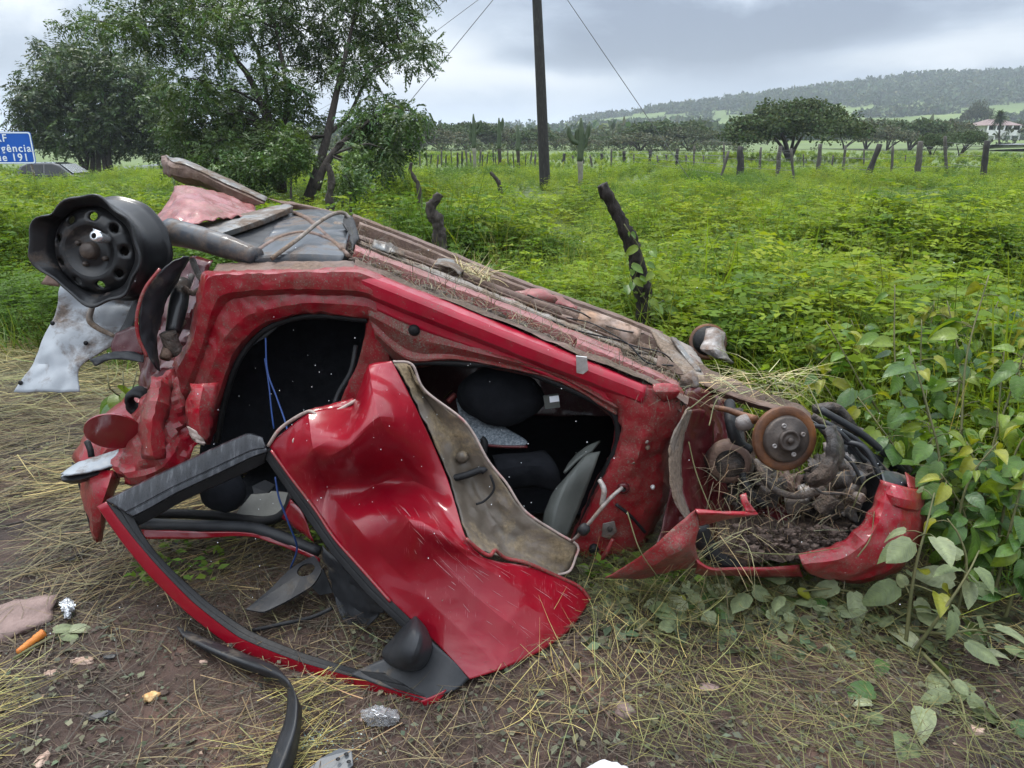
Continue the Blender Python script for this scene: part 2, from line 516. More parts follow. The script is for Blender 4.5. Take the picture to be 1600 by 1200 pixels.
def crumple(V, Fc, amp, fr, seed=0.0, ridge=0.5):
    """dent sheet metal along its normals"""
    nrm = [Vector((0, 0, 0)) for _ in V]
    for f in Fc:
        n = (V[f[2]] - V[f[0]]).cross(V[f[3 % len(f)]] - V[f[1]])
        for i in f:
            nrm[i] += n
    out = []
    for v, n in zip(V, nrm):
        if n.length > 0:
            n = n.normalized()
        q = v * fr + Vector((seed, seed * 1.7, -seed))
        a = noise.noise(q)
        b = 1 - 2 * abs(noise.noise(q * 1.9 + Vector((5, 1, 2))))
        out.append(v + n * amp * ((1 - ridge) * a + ridge * b + 0.35 * noise.noise(q * 4)))
    return out


def pts(rail, mode):
    o = []
    for p in rail:
        if isinstance(p, Vector):
            o.append(p)
        elif mode == "S":
            o.append(S(*p))
        elif mode == "D":
            o.append(D(*p))
        else:
            o.append(Vector(p))
    return o


def sheet(name, rails, m, parent, mode="S", nu=36, nv=5, th=0.004, amp=0.0, fr=7, seed=0.0, ridge=0.5, ten=0.0, uten=0.0, label=None, sub=0):
    V, Fc = loft([pts(r, mode) for r in rails], nu, nv, ten, uten)
    if amp:
        V = crumple(V, Fc, amp, fr, seed, ridge)
    o = obj(name, V, Fc, m, parent, label=label)
    o.data.set_sharp_from_angle(angle=R(24))
    if th:
        md = o.modifiers.new("thickness", "SOLIDIFY")
        md.thickness = th
        md.offset = 0
    return o


def tube_geo(P, r, seg=8, caps=True):
    P = [Vector(p) for p in P]
    if not hasattr(r, "__len__"):
        r = [r] * len(P)
    V, Fc = [], []
    up = Vector((0.13, 0.21, 0.97))
    u = None
    for i, p in enumerate(P):
        t = (P[min(i + 1, len(P) - 1)] - P[max(i - 1, 0)])
        t = t.normalized() if t.length > 1e-9 else Vector((0, 0, 1))
        if u is None:
            u = t.cross(up if abs(t.dot(up)) < 0.95 else Vector((1, 0, 0))).normalized()
        else:
            u = (u - t * u.dot(t))
            u = u.normalized() if u.length > 1e-6 else t.orthogonal().normalized()
        b = t.cross(u)
        for k in range(seg):
            a = 2 * math.pi * k / seg
            V.append(p + (u * math.cos(a) + b * math.sin(a)) * r[i])
    n = len(P)
    for i in range(n - 1):
        for k in range(seg):
            k2 = (k + 1) % seg
            Fc.append((i * seg + k, i * seg + k2, (i + 1) * seg + k2, (i + 1) * seg + k))
    if caps:
        Fc.append(tuple(range(seg - 1, -1, -1)))
        Fc.append(tuple((n - 1) * seg + k for k in range(seg)))
    return V, Fc


def tube(name, P, r, m, parent=None, seg=8, n=None, label=None, **kw):
    if n:
        rr = r
        if hasattr(r, "__len__"):
            rr = list(np.interp(np.linspace(0, 1, n), np.linspace(0, 1, len(r)), r))
        P = crv(P, n)
        r = rr
    V, Fc = tube_geo(P, r, seg)
    return obj(name, V, Fc, m, parent, label=label, **kw)


def joined(name, geos, m, parent=None, label=None, smooth=True, **kw):
    V, Fc = [], []
    for v, f in geos:
        b = len(V)
        V += list(v)
        Fc += [tuple(i + b for i in q) for q in f]
    return obj(name, V, Fc, m, parent, label=label, smooth=smooth, **kw)


def frame_of(axis):
    a = Vector(axis).normalized()
    u = a.cross(Vector((0, 0, 1)) if abs(a.z) < 0.9 else Vector((1, 0, 0))).normalized()
    return u, a.cross(u), a


def lathe_geo(c, axis, prof, seg=32, fn=None):
    """prof: (radius, position along axis)"""
    u, v, a = frame_of(axis)
    V, Fc = [], []
    for r, h in prof:
        for k in range(seg):
            t = 2 * math.pi * k / seg
            rr, hh = (r, h) if fn is None else fn(r, h, t)
            V.append(Vector(c) + (u * math.cos(t) + v * math.sin(t)) * rr + a * hh)
    for i in range(len(prof) - 1):
        for k in range(seg):
            k2 = (k + 1) % seg
            Fc.append((i * seg + k, i * seg + k2, (i + 1) * seg + k2, (i + 1) * seg + k))
    return V, Fc


def blob_geo(c, rad, seed=0.0, amp=0.25, fr=1.6, sub=3, rot=None):
    bm = bmesh.new()
    bmesh.ops.create_icosphere(bm, subdivisions=sub, radius=1)
    V = []
    for v in bm.verts:
        p = v.co.normalized()
        k = 1 + amp * noise.noise(p * fr + Vector((seed, -seed, seed * 2))) + amp * 0.5 * noise.noise(p * fr * 2.7 + Vector((seed, 3, 1)))
        q = Vector((p.x * rad[0], p.y * rad[1], p.z * rad[2])) * k
        if rot is not None:
            q = rot @ q
        V.append(Vector(c) + q)
    Fc = [tuple(v.index for v in f.verts) for f in bm.faces]
    bm.free()
    return V, Fc


def box_geo(c, size, rot=None):
    V = []
    for sx in (-1, 1):
        for sy in (-1, 1):
            for sz in (-1, 1):
                q = Vector((sx * size[0] / 2, sy * size[1] / 2, sz * size[2] / 2))
                if rot is not None:
                    q = rot @ q
                V.append(Vector(c) + q)
    return V, [(0, 1, 3, 2), (4, 6, 7, 5), (0, 4, 5, 1), (2, 3, 7, 6), (0, 2, 6, 4), (1, 5, 7, 3)]


def bevel(o, wd=0.003, seg=2):
    md = o.modifiers.new("edges", "BEVEL")
    md.width = wd
    md.segments = seg
    md.limit_method = "ANGLE"
    return o


def plate_geo(poly, th, n=None):
    """flat or slightly bent outline of world points, th metres thick"""
    P = [Vector(p) for p in poly]
    nn = Vector((0, 0, 0))
    for i in range(len(P)):
        nn += P[i].cross(P[(i + 1) % len(P)])
    nn = nn.normalized() if n is None else Vector(n).normalized()
    k = len(P)
    V = [p + nn * th / 2 for p in P] + [p - nn * th / 2 for p in P]
    Fc = [tuple(range(k)), tuple(range(2 * k - 1, k - 1, -1))]
    for i in range(k):
        j = (i + 1) % k
        Fc.append((i, i + k, j + k, j))
    return V, Fc


# ---- leaves in bulk
def unit(a):
    return a / np.maximum(np.linalg.norm(a, axis=-1, keepdims=True), 1e-9)


def leaves_np(P, Dr, L, W, rng, flat=0.6):
    """diamond leaves: base, right, tip, left; flat=1 keeps blades facing the sky"""
    n = len(P)
    up = np.tile(np.array([0, 0, 1.0]), (n, 1))
    nr = unit(up * flat + rng.normal(0, 1, (n, 3)) * (1 - flat * 0.75))
    sd = unit(np.cross(Dr, nr))
    nr = np.cross(sd, Dr)
    L = np.asarray(L).reshape(-1, 1)
    W = np.asarray(W).reshape(-1, 1)
    b = P
    tip = P + Dr * L - nr * L * 0.12
    mid = P + Dr * L * 0.42 + nr * L * 0.05
    V = np.stack([b, mid + sd * W / 2, tip, mid - sd * W / 2], 1).reshape(-1, 3)
    Q = np.arange(4 * n).reshape(n, 4)
    return V, Q


def ribbons_np(P, H, L, Wd, bend, rng, seg=4, droop=0.0, up=None):
    """grass blades / straws: start P, heading H (unit), length L, width Wd, sideways bend"""
    n = len(P)
    upv = np.tile(np.array([0, 0, 1.0]), (n, 1)) if up is None else up
    sd = unit(np.cross(H, upv) + rng.normal(0, 0.25, (n, 3)))
    bd = rng.normal(0, 1, (n, 3))
    bd = unit(bd - H * np.sum(bd * H, 1, keepdims=True))
    t = np.linspace(0, 1, seg + 1).reshape(1, -1, 1)
    L3 = np.asarray(L).reshape(-1, 1, 1)
    C = P[:, None, :] + H[:, None, :] * L3 * t + bd[:, None, :] * (np.asarray(bend).reshape(-1, 1, 1) * L3) * t * t
    if np.any(droop):
        C[:, :, 2] -= (np.asarray(droop).reshape(-1, 1, 1) * L3 * t * t)[:, :, 0]
    wv = (np.asarray(Wd).reshape(-1, 1, 1) / 2) * (1 - 0.75 * t ** 2)
    A = C + sd[:, None, :] * wv
    B = C - sd[:, None, :] * wv
    V = np.stack([A, B], 2).reshape(-1, 3)
    k = (seg + 1) * 2
    base = (np.arange(n) * k).reshape(-1, 1)
    q = np.array([[2 * i, 2 * i + 1, 2 * i + 3, 2 * i + 2] for i in range(seg)])
    Q = (base[:, None, :] + q[None]).reshape(-1, 4)
    return V, Q, k


def vary(base, n, rng, dv=0.25, dh=0.12):
    base = np.asarray(base, dtype=float)
    c = base[None] * (1 + rng.normal(0, dv, (n, 1)))
    c[:, 0] *= 1 + rng.normal(0, dh, n)
    return np.clip(c, 0.004, 0.8)


class Quads:
    def __init__(s):
        s.V, s.Q, s.C, s.n = [], [], [], 0

    def add(s, V, Q, C):
        s.V.append(V)
        s.Q.append(Q + s.n)
        s.C.append(C)
        s.n += len(V)

    def out(s):
        return np.concatenate(s.V), np.concatenate(s.Q), np.concatenate(s.C)

# ================================================================== THE SETTING
def axis_coords(lo, hi, dense_lo, dense_hi, step, grow=1.16):
    a = list(np.arange(dense_lo, dense_hi + 1e-6, step))
    s, x = step, dense_hi
    while x < hi:
        s *= grow
        x += s
        a.append(min(x, hi))
    s, x = step, dense_lo
    pre = []
    while x > lo:
        s *= grow
        x -= s
        pre.append(max(x, lo))
    return np.array(pre[::-1] + a)


def build_ground():
    xs = axis_coords(-4000, 4000, -2.6, 2.6, 0.026)
    ys = axis_coords(-600, 5000, 1.1, 4.6, 0.026)
    V = []
    for y in ys:
        for x in xs:
            V.append((x, y, gz(x, y)))
    nx = len(xs)
    Q = [(j * nx + i, j * nx + i + 1, (j + 1) * nx + i + 1, (j + 1) * nx + i) for j in range(len(ys) - 1) for i in range(nx - 1)]
    m, t, b = new_mat("ground_soil")
    tcn = N(t, "ShaderNodeTexCoord")
    v = tcn.outputs["Object"]
    s = N(t, "ShaderNodeSeparateXYZ")
    t.links.new(v, s.inputs[0])
    n1 = noise_n(t, v, 1.6, 8, 0.6)
    n2 = noise_n(t, v, 14, 8, 0.65)
    n3 = noise_n(t, v, 80, 4, 0.7)
    soil = ramp(t, n1, [(0.28, (0.018, 0.012, 0.010)), (0.44, (0.040, 0.026, 0.021)), (0.57, (0.070, 0.043, 0.034)), (0.72, (0.16, 0.09, 0.066))])
    fine = ramp(t, n2, [(0.3, (0.55, 0.55, 0.55)), (0.5, (0.95, 0.95, 0.95)), (0.72, (1.35, 1.3, 1.25))])
    soil = mixc(t, 1.0, soil, fine, "MULTIPLY")
    grit = ramp(t, n3, [(0.62, (0, 0, 0)), (0.7, (1, 1, 1))])
    soil = mixc(t, math_n(t, "MULTIPLY", grit, 0.5), soil, (0.18, 0.125, 0.10))
    nf = noise_n(t, v, 0.05, 6, 0.6)
    nf2 = noise_n(t, v, 2.2, 6, 0.6)
    fieldc = ramp(t, nf, [(0.3, (0.06, 0.09, 0.02)), (0.55, (0.09, 0.13, 0.03)), (0.75, (0.13, 0.155, 0.05))])
    nearc = ramp(t, nf2, [(0.3, (0.028, 0.04, 0.011)), (0.7, (0.07, 0.095, 0.022))])
    yy = math_n(t, "ADD", s.outputs[1], math_n(t, "MULTIPLY_ADD", n1, 1.6, -0.8))
    k = math_n(t, "MULTIPLY_ADD", s.outputs[1], 1 / 22.0, -0.5, clamp=True)
    grn = mixc(t, k, nearc, fieldc)
    g = math_n(t, "MULTIPLY_ADD", yy, 1.2, -5.3, clamp=True)
    c = mixc(t, g, soil, grn)
    t.links.new(c, b.inputs["Base Color"])
    wet = ramp(t, n1, [(0.3, (0.42, 0.42, 0.42)), (0.6, (0.8, 0.8, 0.8))])
    t.links.new(wet, b.inputs["Roughness"])
    b.inputs["Specular IOR Level"].default_value = 0.2
    bn = N(t, "ShaderNodeBump")
    bn.inputs["Strength"].default_value = 0.9
    bn.inputs["Distance"].default_value = 0.014
    t.links.new(math_n(t, "ADD", n2, math_n(t, "MULTIPLY", n3, 0.35)), bn.inputs["Height"])
    t.links.new(bn.outputs[0], b.inputs["Normal"])
    o = obj("ground", V, Q, m, kind="structure")


build_ground()


def road_strip(name, line, wid, m, h):
    P = crv([Vector((x, y, 0)) for x, y in line], 60)
    V, Q = [], []
    for i, p in enumerate(P):
        t = (P[min(i + 1, 59)] - P[max(i - 1, 0)]).normalized()
        s = Vector((t.y, -t.x, 0))
        z = gz(p.x, p.y) + h
        for a, dz in ((-wid / 2 - 1.5, -0.6), (-wid / 2, 0), (wid / 2, 0), (wid / 2 + 1.5, -0.6)):
            V.append((p.x + s.x * a, p.y + s.y * a, z + dz))
    for i in range(59):
        for k in range(3):
            Q.append((i * 4 + k, i * 4 + k + 1, i * 4 + k + 5, i * 4 + k + 4))
    return obj(name, V, Q, m, kind="structure")


M["asphalt"] = grained("wet_asphalt", [(0.3, (0.07, 0.07, 0.075)), (0.7, (0.12, 0.12, 0.125))], 1.2, 0.22, 0.1, 60)
M["line_white"] = grained("road_line", [(0.3, (0.6, 0.6, 0.58)), (0.7, (0.78, 0.78, 0.76))], 3, 0.5, 0)
road_strip("road", [(-60, 28), (-36, 33), (-30, 46), (-33, 80), (-38, 160), (-45, 400)], 8, M["asphalt"], 0.06)
road_strip("road", [(58, 88), (75, 106), (110, 128), (190, 150)], 7, M["asphalt"], 0.75)


# ---- hill
SKY_X = [-1200, 300, 560, 640, 800, 900, 1000, 1100, 1200, 1300, 1400, 1500, 1600, 1900, 2400, 3200]
SKY_Y = [213, 213, 212, 210, 199, 188, 176, 165, 153, 138, 130, 126, 119, 110, 118, 160]
RIDGE = 760.0


def hill_h(x, y):
    px = 800 + x / RIDGE * FPX
    top = (215 - np.interp(px, SKY_X, SKY_Y)) / FPX * RIDGE
    t = (y - 190) / (RIDGE - 190)
    if t < 0:
        k = 0
    elif t <= 1:
        k = 0.55 * t * t + 0.45 * t ** 4 * (3 - 2 * t) / 1.0
        k = min(1, 0.75 * t ** 1.6 + 0.25 * t ** 3)
    else:
        k = max(0, 1 - (t - 1) * 0.7)
    z = top * k
    z += (noise.noise((x * 0.011, y * 0.011, 0)) * 2.2 + noise.noise((x * 0.04, y * 0.04, 4)) * 0.8) * min(1, z / 14)
    return z


def build_hill():
    xs = np.linspace(-1100, 1500, 200)
    ys = np.concatenate([np.linspace(190, 800, 90), np.linspace(830, 1800, 20)])
    V = [(x, y, hill_h(x, y) - 0.5 + 0.5 * min(1, (y - 190) / 40)) for y in ys for x in xs]
    nx = len(xs)
    Q = [(j * nx + i, j * nx + i + 1, (j + 1) * nx + i + 1, (j + 1) * nx + i) for j in range(len(ys) - 1) for i in range(nx - 1)]
    m, t, b = new_mat("hill_pasture")
    tcn = N(t, "ShaderNodeTexCoord")
    n1 = noise_n(t, tcn.outputs["Object"], 0.012, 8, 0.6)
    n2 = noise_n(t, tcn.outputs["Object"], 0.09, 6, 0.6)
    c = ramp(t, math_n(t, "ADD", math_n(t, "MULTIPLY", n1, 0.7), math_n(t, "MULTIPLY", n2, 0.3)),
             [(0.3, (0.06, 0.085, 0.03)), (0.48, (0.10, 0.14, 0.042)), (0.6, (0.14, 0.18, 0.055)), (0.75, (0.17, 0.185, 0.085))])
    t.links.new(c, b.inputs["Base Color"])
    b.inputs["Roughness"].default_value = 0.9
    b.inputs["Specular IOR Level"].default_value = 0.1
    obj("hill", V, Q, m, kind="structure")


build_hill()


def clump_quads(C, rad, n, size, rng, base, dv=0.25, shell=0.55):
    """n leaf-clump quads in an ellipsoid round C"""
    d = unit(rng.normal(0, 1, (n, 3)))
    r = (shell + (1 - shell) * rng.random((n, 1))) ** 0.7
    P = np.asarray(C) + d * r * np.asarray(rad)
    h = unit(rng.normal(0, 1, (n, 3)) + d * 0.5)
    V, Q = leaves_np(P, h, size * (0.6 + 0.8 * rng.random(n)), size * 0.8 * (0.6 + 0.8 * rng.random(n)), rng, 0.4)
    c = np.repeat(vary(base, n, rng, dv), 4, 0)
    return V, Q, c


def build_hill_woods():
    q = Quads()
    rng = np.random.default_rng(3)
    n = 0
    for _ in range(60000):
        x = rng.uniform(-330, 640)
        y = rng.uniform(240, 775)
        px = 800 + x / y * FPX
        if not (520 < px < 1720):
            continue
        t = (y - 190) / (RIDGE - 190)
        band = noise.noise((x * 0.008, y * 0.016, 9)) + 0.5 * noise.noise((x * 0.03, y * 0.04, 2))
        # forest crowns the ridge, thinner hedges and copses below it
        up = min(1.0, max(0.0, (px - 1000) / 350))
        lim = (-0.12 - 0.55 * up) if t > 0.95 - 0.22 * up else (0.30 if t > 0.5 else 0.26)
        if band < lim:
            continue
        z = hill_h(x, y)
        s = rng.uniform(2.2, 4.2)
        V, Q, C = clump_quads((x, y, z + s * 0.55), (s, s, s * 0.75), 26, s * 0.75, rng, (0.044, 0.070, 0.026) if rng.random() < 0.7 else (0.075, 0.10, 0.036), 0.2)
        q.add(V, Q, C)
        n += 1
        if n > 3800:
            break
    V, Q, C = q.out()
    np_obj("hill_woods", V, Q, M["far_leaf"], C, kind="stuff")


build_hill_woods()


# ---- scrub trees of the middle distance: four kinds, copied
def scrub_template(seed, flat, dense, base):
    rng = np.random.default_rng(seed)
    q = Quads()
    limbs = []
    rnd = random.Random(seed)
    for k in range(5):
        a = rnd.uniform(0, 6.28)
        b = Vector((math.cos(a), math.sin(a), 0))
        r = rnd.uniform(0.25, 0.75)
        P = [Vector((0, 0, 0)), b * r * 0.25 + Vector((0, 0, 0.22)), b * r * 0.7 + Vector((0, 0, 0.45)), b * r * 1.2 + Vector((0, 0, 0.66))]
        limbs.append(tube_geo(crv(P, 7), list(np.linspace(0.035, 0.008, 7)), 5))
    for k in range(44 if dense < 150 else 90):
        a = rng.uniform(0, 6.28)
        r = 0.95 * math.sqrt(rng.random())
        top = (1 - 0.42 * r * r)
        z = (0.42 + 0.12 * r if dense < 150 else 0.46 - 0.14 * r) + (top - 0.46) * (0.35 + 0.65 * rng.random()) if not flat else top - 0.12 - rng.random() * 0.2
        s = rng.uniform(0.13, 0.24)
        V, Q, C = clump_quads((r * math.cos(a), r * math.sin(a), z), (s * 1.3, s * 1.3, s * 0.6), dense, 0.075 if dense < 150 else 0.045, rng, base, 0.3, 0.2)
        q.add(V, Q, C)
    return limbs, q


SCRUB = []
for sd, fl, dn, bs in ((1, 0, 90, (0.075, 0.088, 0.05)), (2, 1, 80, (0.09, 0.098, 0.06)), (3, 0, 85, (0.066, 0.092, 0.042)), (4, 0, 190, (0.056, 0.078, 0.032))):
    limbs, q = scrub_template(sd, fl, dn, bs)
    V, Q, C = q.out()
    tr = joined("trunk", limbs, M["bark"])
    cr = np_obj("crown", V, Q, M["far_leaf"], C)
    SCRUB.append((tr, cr))

SCRUB_USED = set()


def scrub(px, base_y, top_y, wpx, kind, label, depth, group="scrub trees along the far side of the field"):
    g = at_y(px, base_y, depth)
    z0 = gz(g.x, g.y) - 0.1 if depth < 190 else hill_h(g.x, g.y)
    top = at_y(px, top_y, depth).z
    wd = wpx / FPX * depth / 2
    e = empty("scrub_tree", (g.x, g.y, z0), label, "tree", group)
    rz = random.uniform(0, 6.28)
    first = kind not in SCRUB_USED
    SCRUB_USED.add(kind)
    for src in SCRUB[kind]:
        o = src if first else src.copy()
        if not first:
            COL.objects.link(o)
        o.parent = e
        o.rotation_euler = (0, 0, rz)
        o.scale = (wd, wd, (top - z0) / 1.0)
    return e


scrub(1232, 262, 152, 205, 3, "wide dark umbrella-shaped tree standing alone beyond the post fence", 52, "none")["group"] = "scrub trees along the far side of the field"
_mid = [(655, 190, 60), (690, 196, 70), (728, 186, 62), (765, 192, 58), (800, 196, 60), (832, 200, 50), (868, 204, 54), (900, 206, 52), (935, 208, 60), (972, 212, 50),
        (1000, 200, 66), (1040, 184, 84), (1076, 194, 60), (1112, 214, 44), (1318, 196, 62), (1352, 184, 66), (1385, 190, 58), (1420, 182, 70), (1452, 186, 62), (1478, 180, 60), (1506, 198, 36)]
_lab = ["scrub tree at the left end of the far tree line, touching the drooping sapling", "low scrub tree between the drooping sapling and the dark many-armed cactus", "scrub tree right behind the dark many-armed cactus", "scrub tree behind the slim two-pronged cactus",
        "scrub tree behind the single thin cactus", "scrub tree whose crown touches the left side of the utility pole", "low scrub tree just right of the utility pole", "low scrub tree behind the branching cactus", "scrub tree just right of the branching cactus", "lowest scrub tree of the far tree line, well right of the branching cactus",
        "scrub tree crossed by the lower end of the right guy wire", "tallest drab scrub tree left of the wide umbrella tree", "drab scrub tree touching the left edge of the umbrella tree", "small low scrub tree tucked under the umbrella tree's left edge", "drab scrub tree touching the right edge of the umbrella tree",
        "drab scrub tree second to the right of the umbrella tree", "drab scrub tree midway between the umbrella tree and the white house", "drab scrub tree behind the low bushy tree at the right", "drab scrub tree behind the small airy tree at the right", "tall drab scrub tree left of the palm by the white house", "scrub tree closest to the left side of the white house"]
for i, (px, ty, wp) in enumerate(_mid):
    scrub(px, 238, ty + 4, wp * 1.5, i % 3, _lab[i], random.uniform(92, 125))
for px, ty, by, wp, dp, lb in ((1500, 205, 238, 66, 64, "small airy green tree near the right end of the post fence"),
                               (1456, 208, 244, 46, 58, "low bushy tree between two fence posts at the right"),
                               (1606, 182, 205, 34, 150, "dark round tree against the right side of the white house"),
                               (1528, 160, 172, 40, 260, "dark round tree in the pasture above the white house")):
    scrub(px, by, ty, wp, 2 if dp < 100 else 0, lb, dp, "scrub trees along the far side of the field")


# ---- far wood behind the scrub: one mass
def build_far_wood():
    q = Quads()
    rng = np.random.default_rng(5)
    for k in range(760):
        y = rng.uniform(135, 185) if k < 420 else rng.uniform(84, 100)
        px = rng.uniform(300, 1150) if k % 5 else rng.uniform(-900, 2300)
        x = (px - 800) / FPX * y
        s = .72 * rng.uniform(1.0, 2.3) * (1.0 + 0.7 * noise.noise((px * 0.012, 1.0, 3.0))) if k < 420 else rng.uniform(.25, .55)
        V, Q, C = clump_quads((x, y, s * 0.9), (s * 1.2, s, s), 26, s * 0.6, rng, np.array((0.066, 0.08, 0.042)) * rng.uniform(.7, 1.4), 0.25)
        q.add(V, Q, C)
    V, Q, C = q.out()
    np_obj("far_wood", V, Q, M["far_leaf"], C, kind="stuff")


build_far_wood()


# ---- two near trees
def spray_cloud(q, C, rad, n, size, rng, base, droop=0.5, leaflets=7, dv=0.25, wid=0.30, out=None):
    """n drooping feather leaves, each a row of leaflet pairs, in an ellipsoid round C"""
    d = unit(rng.normal(0, 1, (n, 3)))
    r = rng.random((n, 1)) ** 0.45
    P0 = np.asarray(C) + d * r * np.asarray(rad)
    H = unit(d * 0.8 + rng.normal(0, 0.6, (n, 3)) + (0 if out is None else np.asarray(out)) - np.array([0, 0, droop]))
    L = size * (0.6 + 0.8 * rng.random(n))
    up = unit(rng.normal(0, 0.5, (n, 3)) + np.array([0, 0, 1.0]))
    sd = unit(np.cross(H, up))
    base_c = vary(base, n, rng, dv)
    for k in range(leaflets):
        t = (k + 0.6) / leaflets
        a = P0 + H * (L * t)[:, None]
        a[:, 2] -= L * t * t * droop * 0.4
        for s in (-1, 1):
            h = unit(H * 0.45 + sd * s + rng.normal(0, 0.15, (n, 3)) - np.array([0, 0, 0.25]))
            ln = L * wid * (1.15 - 0.6 * abs(t - 0.35)) * (0.8 + 0.4 * rng.random(n))
            V, Q = leaves_np(a, h, ln, L * 0.85 / leaflets, rng, 0.75)
            q.add(V, Q, np.repeat(base_c * (0.85 + 0.3 * rng.random((n, 1))), 4, 0))


def clumps_tree(name, label, base, trunkP, clumps, depth, dens, size, colr, seed, droop, leaflets, group=None, rdepth=1.0, cat="tree", mat="tree_leaf", wid=0.30):
    e = empty(name, base, label, cat, group)
    geos = []
    for P, r in trunkP:
        geos.append(tube_geo(crv(P, 14), list(np.interp(np.linspace(0, 1, 14), np.linspace(0, 1, len(r)), r)), 8))
    rng = np.random.default_rng(seed)
    q = Quads()
    rnd = random.Random(seed)
    for (cx, cy, rx, ry) in clumps:
        dd = depth + rnd.uniform(-1, 1) * rdepth
        c = D(cx, cy, dd)
        k = dd / FPX
        rad = (rx * k, 0.8 * (rx + ry) / 2 * k + 0.25, ry * k)
        n = int(dens * rx * ry / 1000)
        spray_cloud(q, c, rad, n, size, rng, np.array(colr) * rnd.uniform(0.75, 1.25), droop, leaflets, wid=wid)
        # a twig into every clump
        if trunkP:
            best = min((p for P, r in trunkP for p in crv(P, 10)[3:]), key=lambda p: (p - c).length + max(0, p.z - c.z))
            mid = best.lerp(c, 0.5) + Vector((rnd.uniform(-.2, .2), rnd.uniform(-.2, .2), rnd.uniform(-.1, .25)))
            geos.append(tube_geo(crv([best, mid, c + Vector((0, 0, rad[2] * 0.5))], 7), list(np.linspace(0.028, 0.008, 7)), 5))
    joined("trunk", geos, M["bark"], e)
    V, Q, C = q.out()
    np_obj("crown", V, Q, M[mat], C, parent=e)
    return e


TD = 16.0
_c = [(135, 38, 42, 16), (185, 24, 45, 24), (235, 40, 45, 24), (262, 68, 45, 24), (290, 22, 55, 30), (345, 34, 55, 34), (335, 84, 38, 24), (415, 30, 55, 34),
      (478, 58, 48, 40), (540, 40, 55, 40), (598, 62, 45, 34), (648, 92, 38, 20), (664, 66, 22, 14), (560, 108, 45, 30), (622, 30, 40, 24), (505, 100, 40, 30), (300, 138, 45, 30), (328, 190, 46, 32),
      (400, 165, 50, 36), (440, 128, 36, 26), (462, 186, 44, 30), (432, 222, 38, 30), (305, 222, 38, 22), (352, 150, 42, 34), (375, 205, 34, 26), (415, 100, 30, 22),
      (330, -20, 60, 30), (450, -25, 70, 40), (560, -22, 60, 40), (250, -5, 50, 22), (640, -5, 40, 20), (470, 240, 26, 18), (290, 252, 34, 18), (200, 58, 36, 14), (345, 232, 34, 24), (395, 236, 26, 20), (290, 178, 34, 26), (272, 208, 26, 22), (372, 180, 30, 26), (455, 152, 34, 24)]
_b = G(478, 306)
_b.y = 15.2
_b = Vector((D(478, 300, TD).x, D(478, 300, TD).y, 0))
T1 = [D(478, 320, TD), D(492, 280, TD), D(510, 218, TD), D(527, 140, TD), D(546, 60, TD), D(560, -10, TD)]
T2 = [D(440, 300, TD + .3), D(438, 262, TD + .3), D(420, 195, TD + .3), D(384, 112, TD + .2), D(330, 62, TD), D(270, 40, TD - .2)]
T3 = [D(424, 205, TD + .3), D(415, 140, TD + .5), D(402, 80, TD + .6), D(372, 10, TD + .6)]
T4 = [D(433, 240, TD + .2), D(448, 170, TD), D(440, 90, TD - .2), D(425, 20, TD - .3)]
T5 = [D(512, 210, TD), D(545, 180, TD + .2), D(582, 112, TD + .3), D(640, 84, TD + .4)]
clumps_tree("feathery_tree", "tall feathery-leaved tree with slanting dark trunks right behind the wreck's rear end", _b,
            [(T1, [.13, .10, .085, .06, .04, .02]), (T2, [.12, .10, .08, .06, .04, .02]), (T3, [.06, .05, .035, .02]), (T4, [.06, .05, .035, .02]), (T5, [.05, .04, .03, .015])],
            _c, TD, 128, 0.27, (0.064, 0.105, 0.028), 21, 0.4, 7, rdepth=1.4, wid=0.30)
T6 = [D(494, 296, TD - 1.5), D(506, 262, TD - 1.5), D(530, 228, TD - 1.5), D(575, 190, TD - 1.4), D(610, 165, TD - 1.4)]
clumps_tree("drooping_sapling", "small dense feathery sapling leaning right beside the tall feathery tree, leaves hanging down",
            Vector((D(494, 296, TD - 1.5).x, D(494, 296, TD - 1.5).y, 0)), [(T6, [.085, .07, .055, .035, .015])],
            [(595, 168, 42, 26), (632, 182, 36, 20), (582, 205, 42, 28), (618, 215, 38, 26), (604, 246, 24, 22), (560, 188, 26, 22), (556, 240, 20, 18), (652, 176, 18, 14), (560, 266, 16, 12), (600, 262, 14, 16)],
            TD - 1.5, 130, 0.25, (0.06, 0.108, 0.028), 22, 0.85, 6, rdepth=0.5, wid=0.34)

LD = 42.0
_l = [(92, 92, 42, 24), (62, 140, 42, 32), (45, 180, 34, 24), (128, 108, 55, 36), (112, 158, 60, 44), (178, 128, 55, 42), (172, 188, 60, 44), (228, 160, 48, 42), (232, 208, 46, 32), (108, 212, 50, 28),
      (66, 208, 34, 22), (262, 176, 30, 46), (150, 80, 40, 20), (84, 76, 30, 12), (200, 100, 40, 24), (140, 180, 70, 50), (60, 165, 35, 30), (160, 232, 60, 14), (245, 232, 40, 12), (240, 130, 34, 26), (268, 222, 30, 20)]
LT = [[D(150 + k, 292, LD), D(150 + k * 0.6, 235, LD), D(150 + k * 1.4, 190, LD), D(150 + k * 2.2, 140, LD)] for k in (-22, -8, 6, 20, 32)]
clumps_tree("round_tree", "dense dark broad-crowned tree standing by the road behind the blue sign", Vector((D(152, 250, LD).x, D(152, 250, LD).y, -1.1)),
            [(P, [.16, .13, .1, .05]) for P in LT] + [([D(104, 228, LD), D(118, 238, LD), D(132, 262, LD)], [.12, .12, .13])], _l, LD, 170, 0.55, (0.052, 0.082, 0.024), 23, 0.35, 5, rdepth=2.2, wid=0.4)

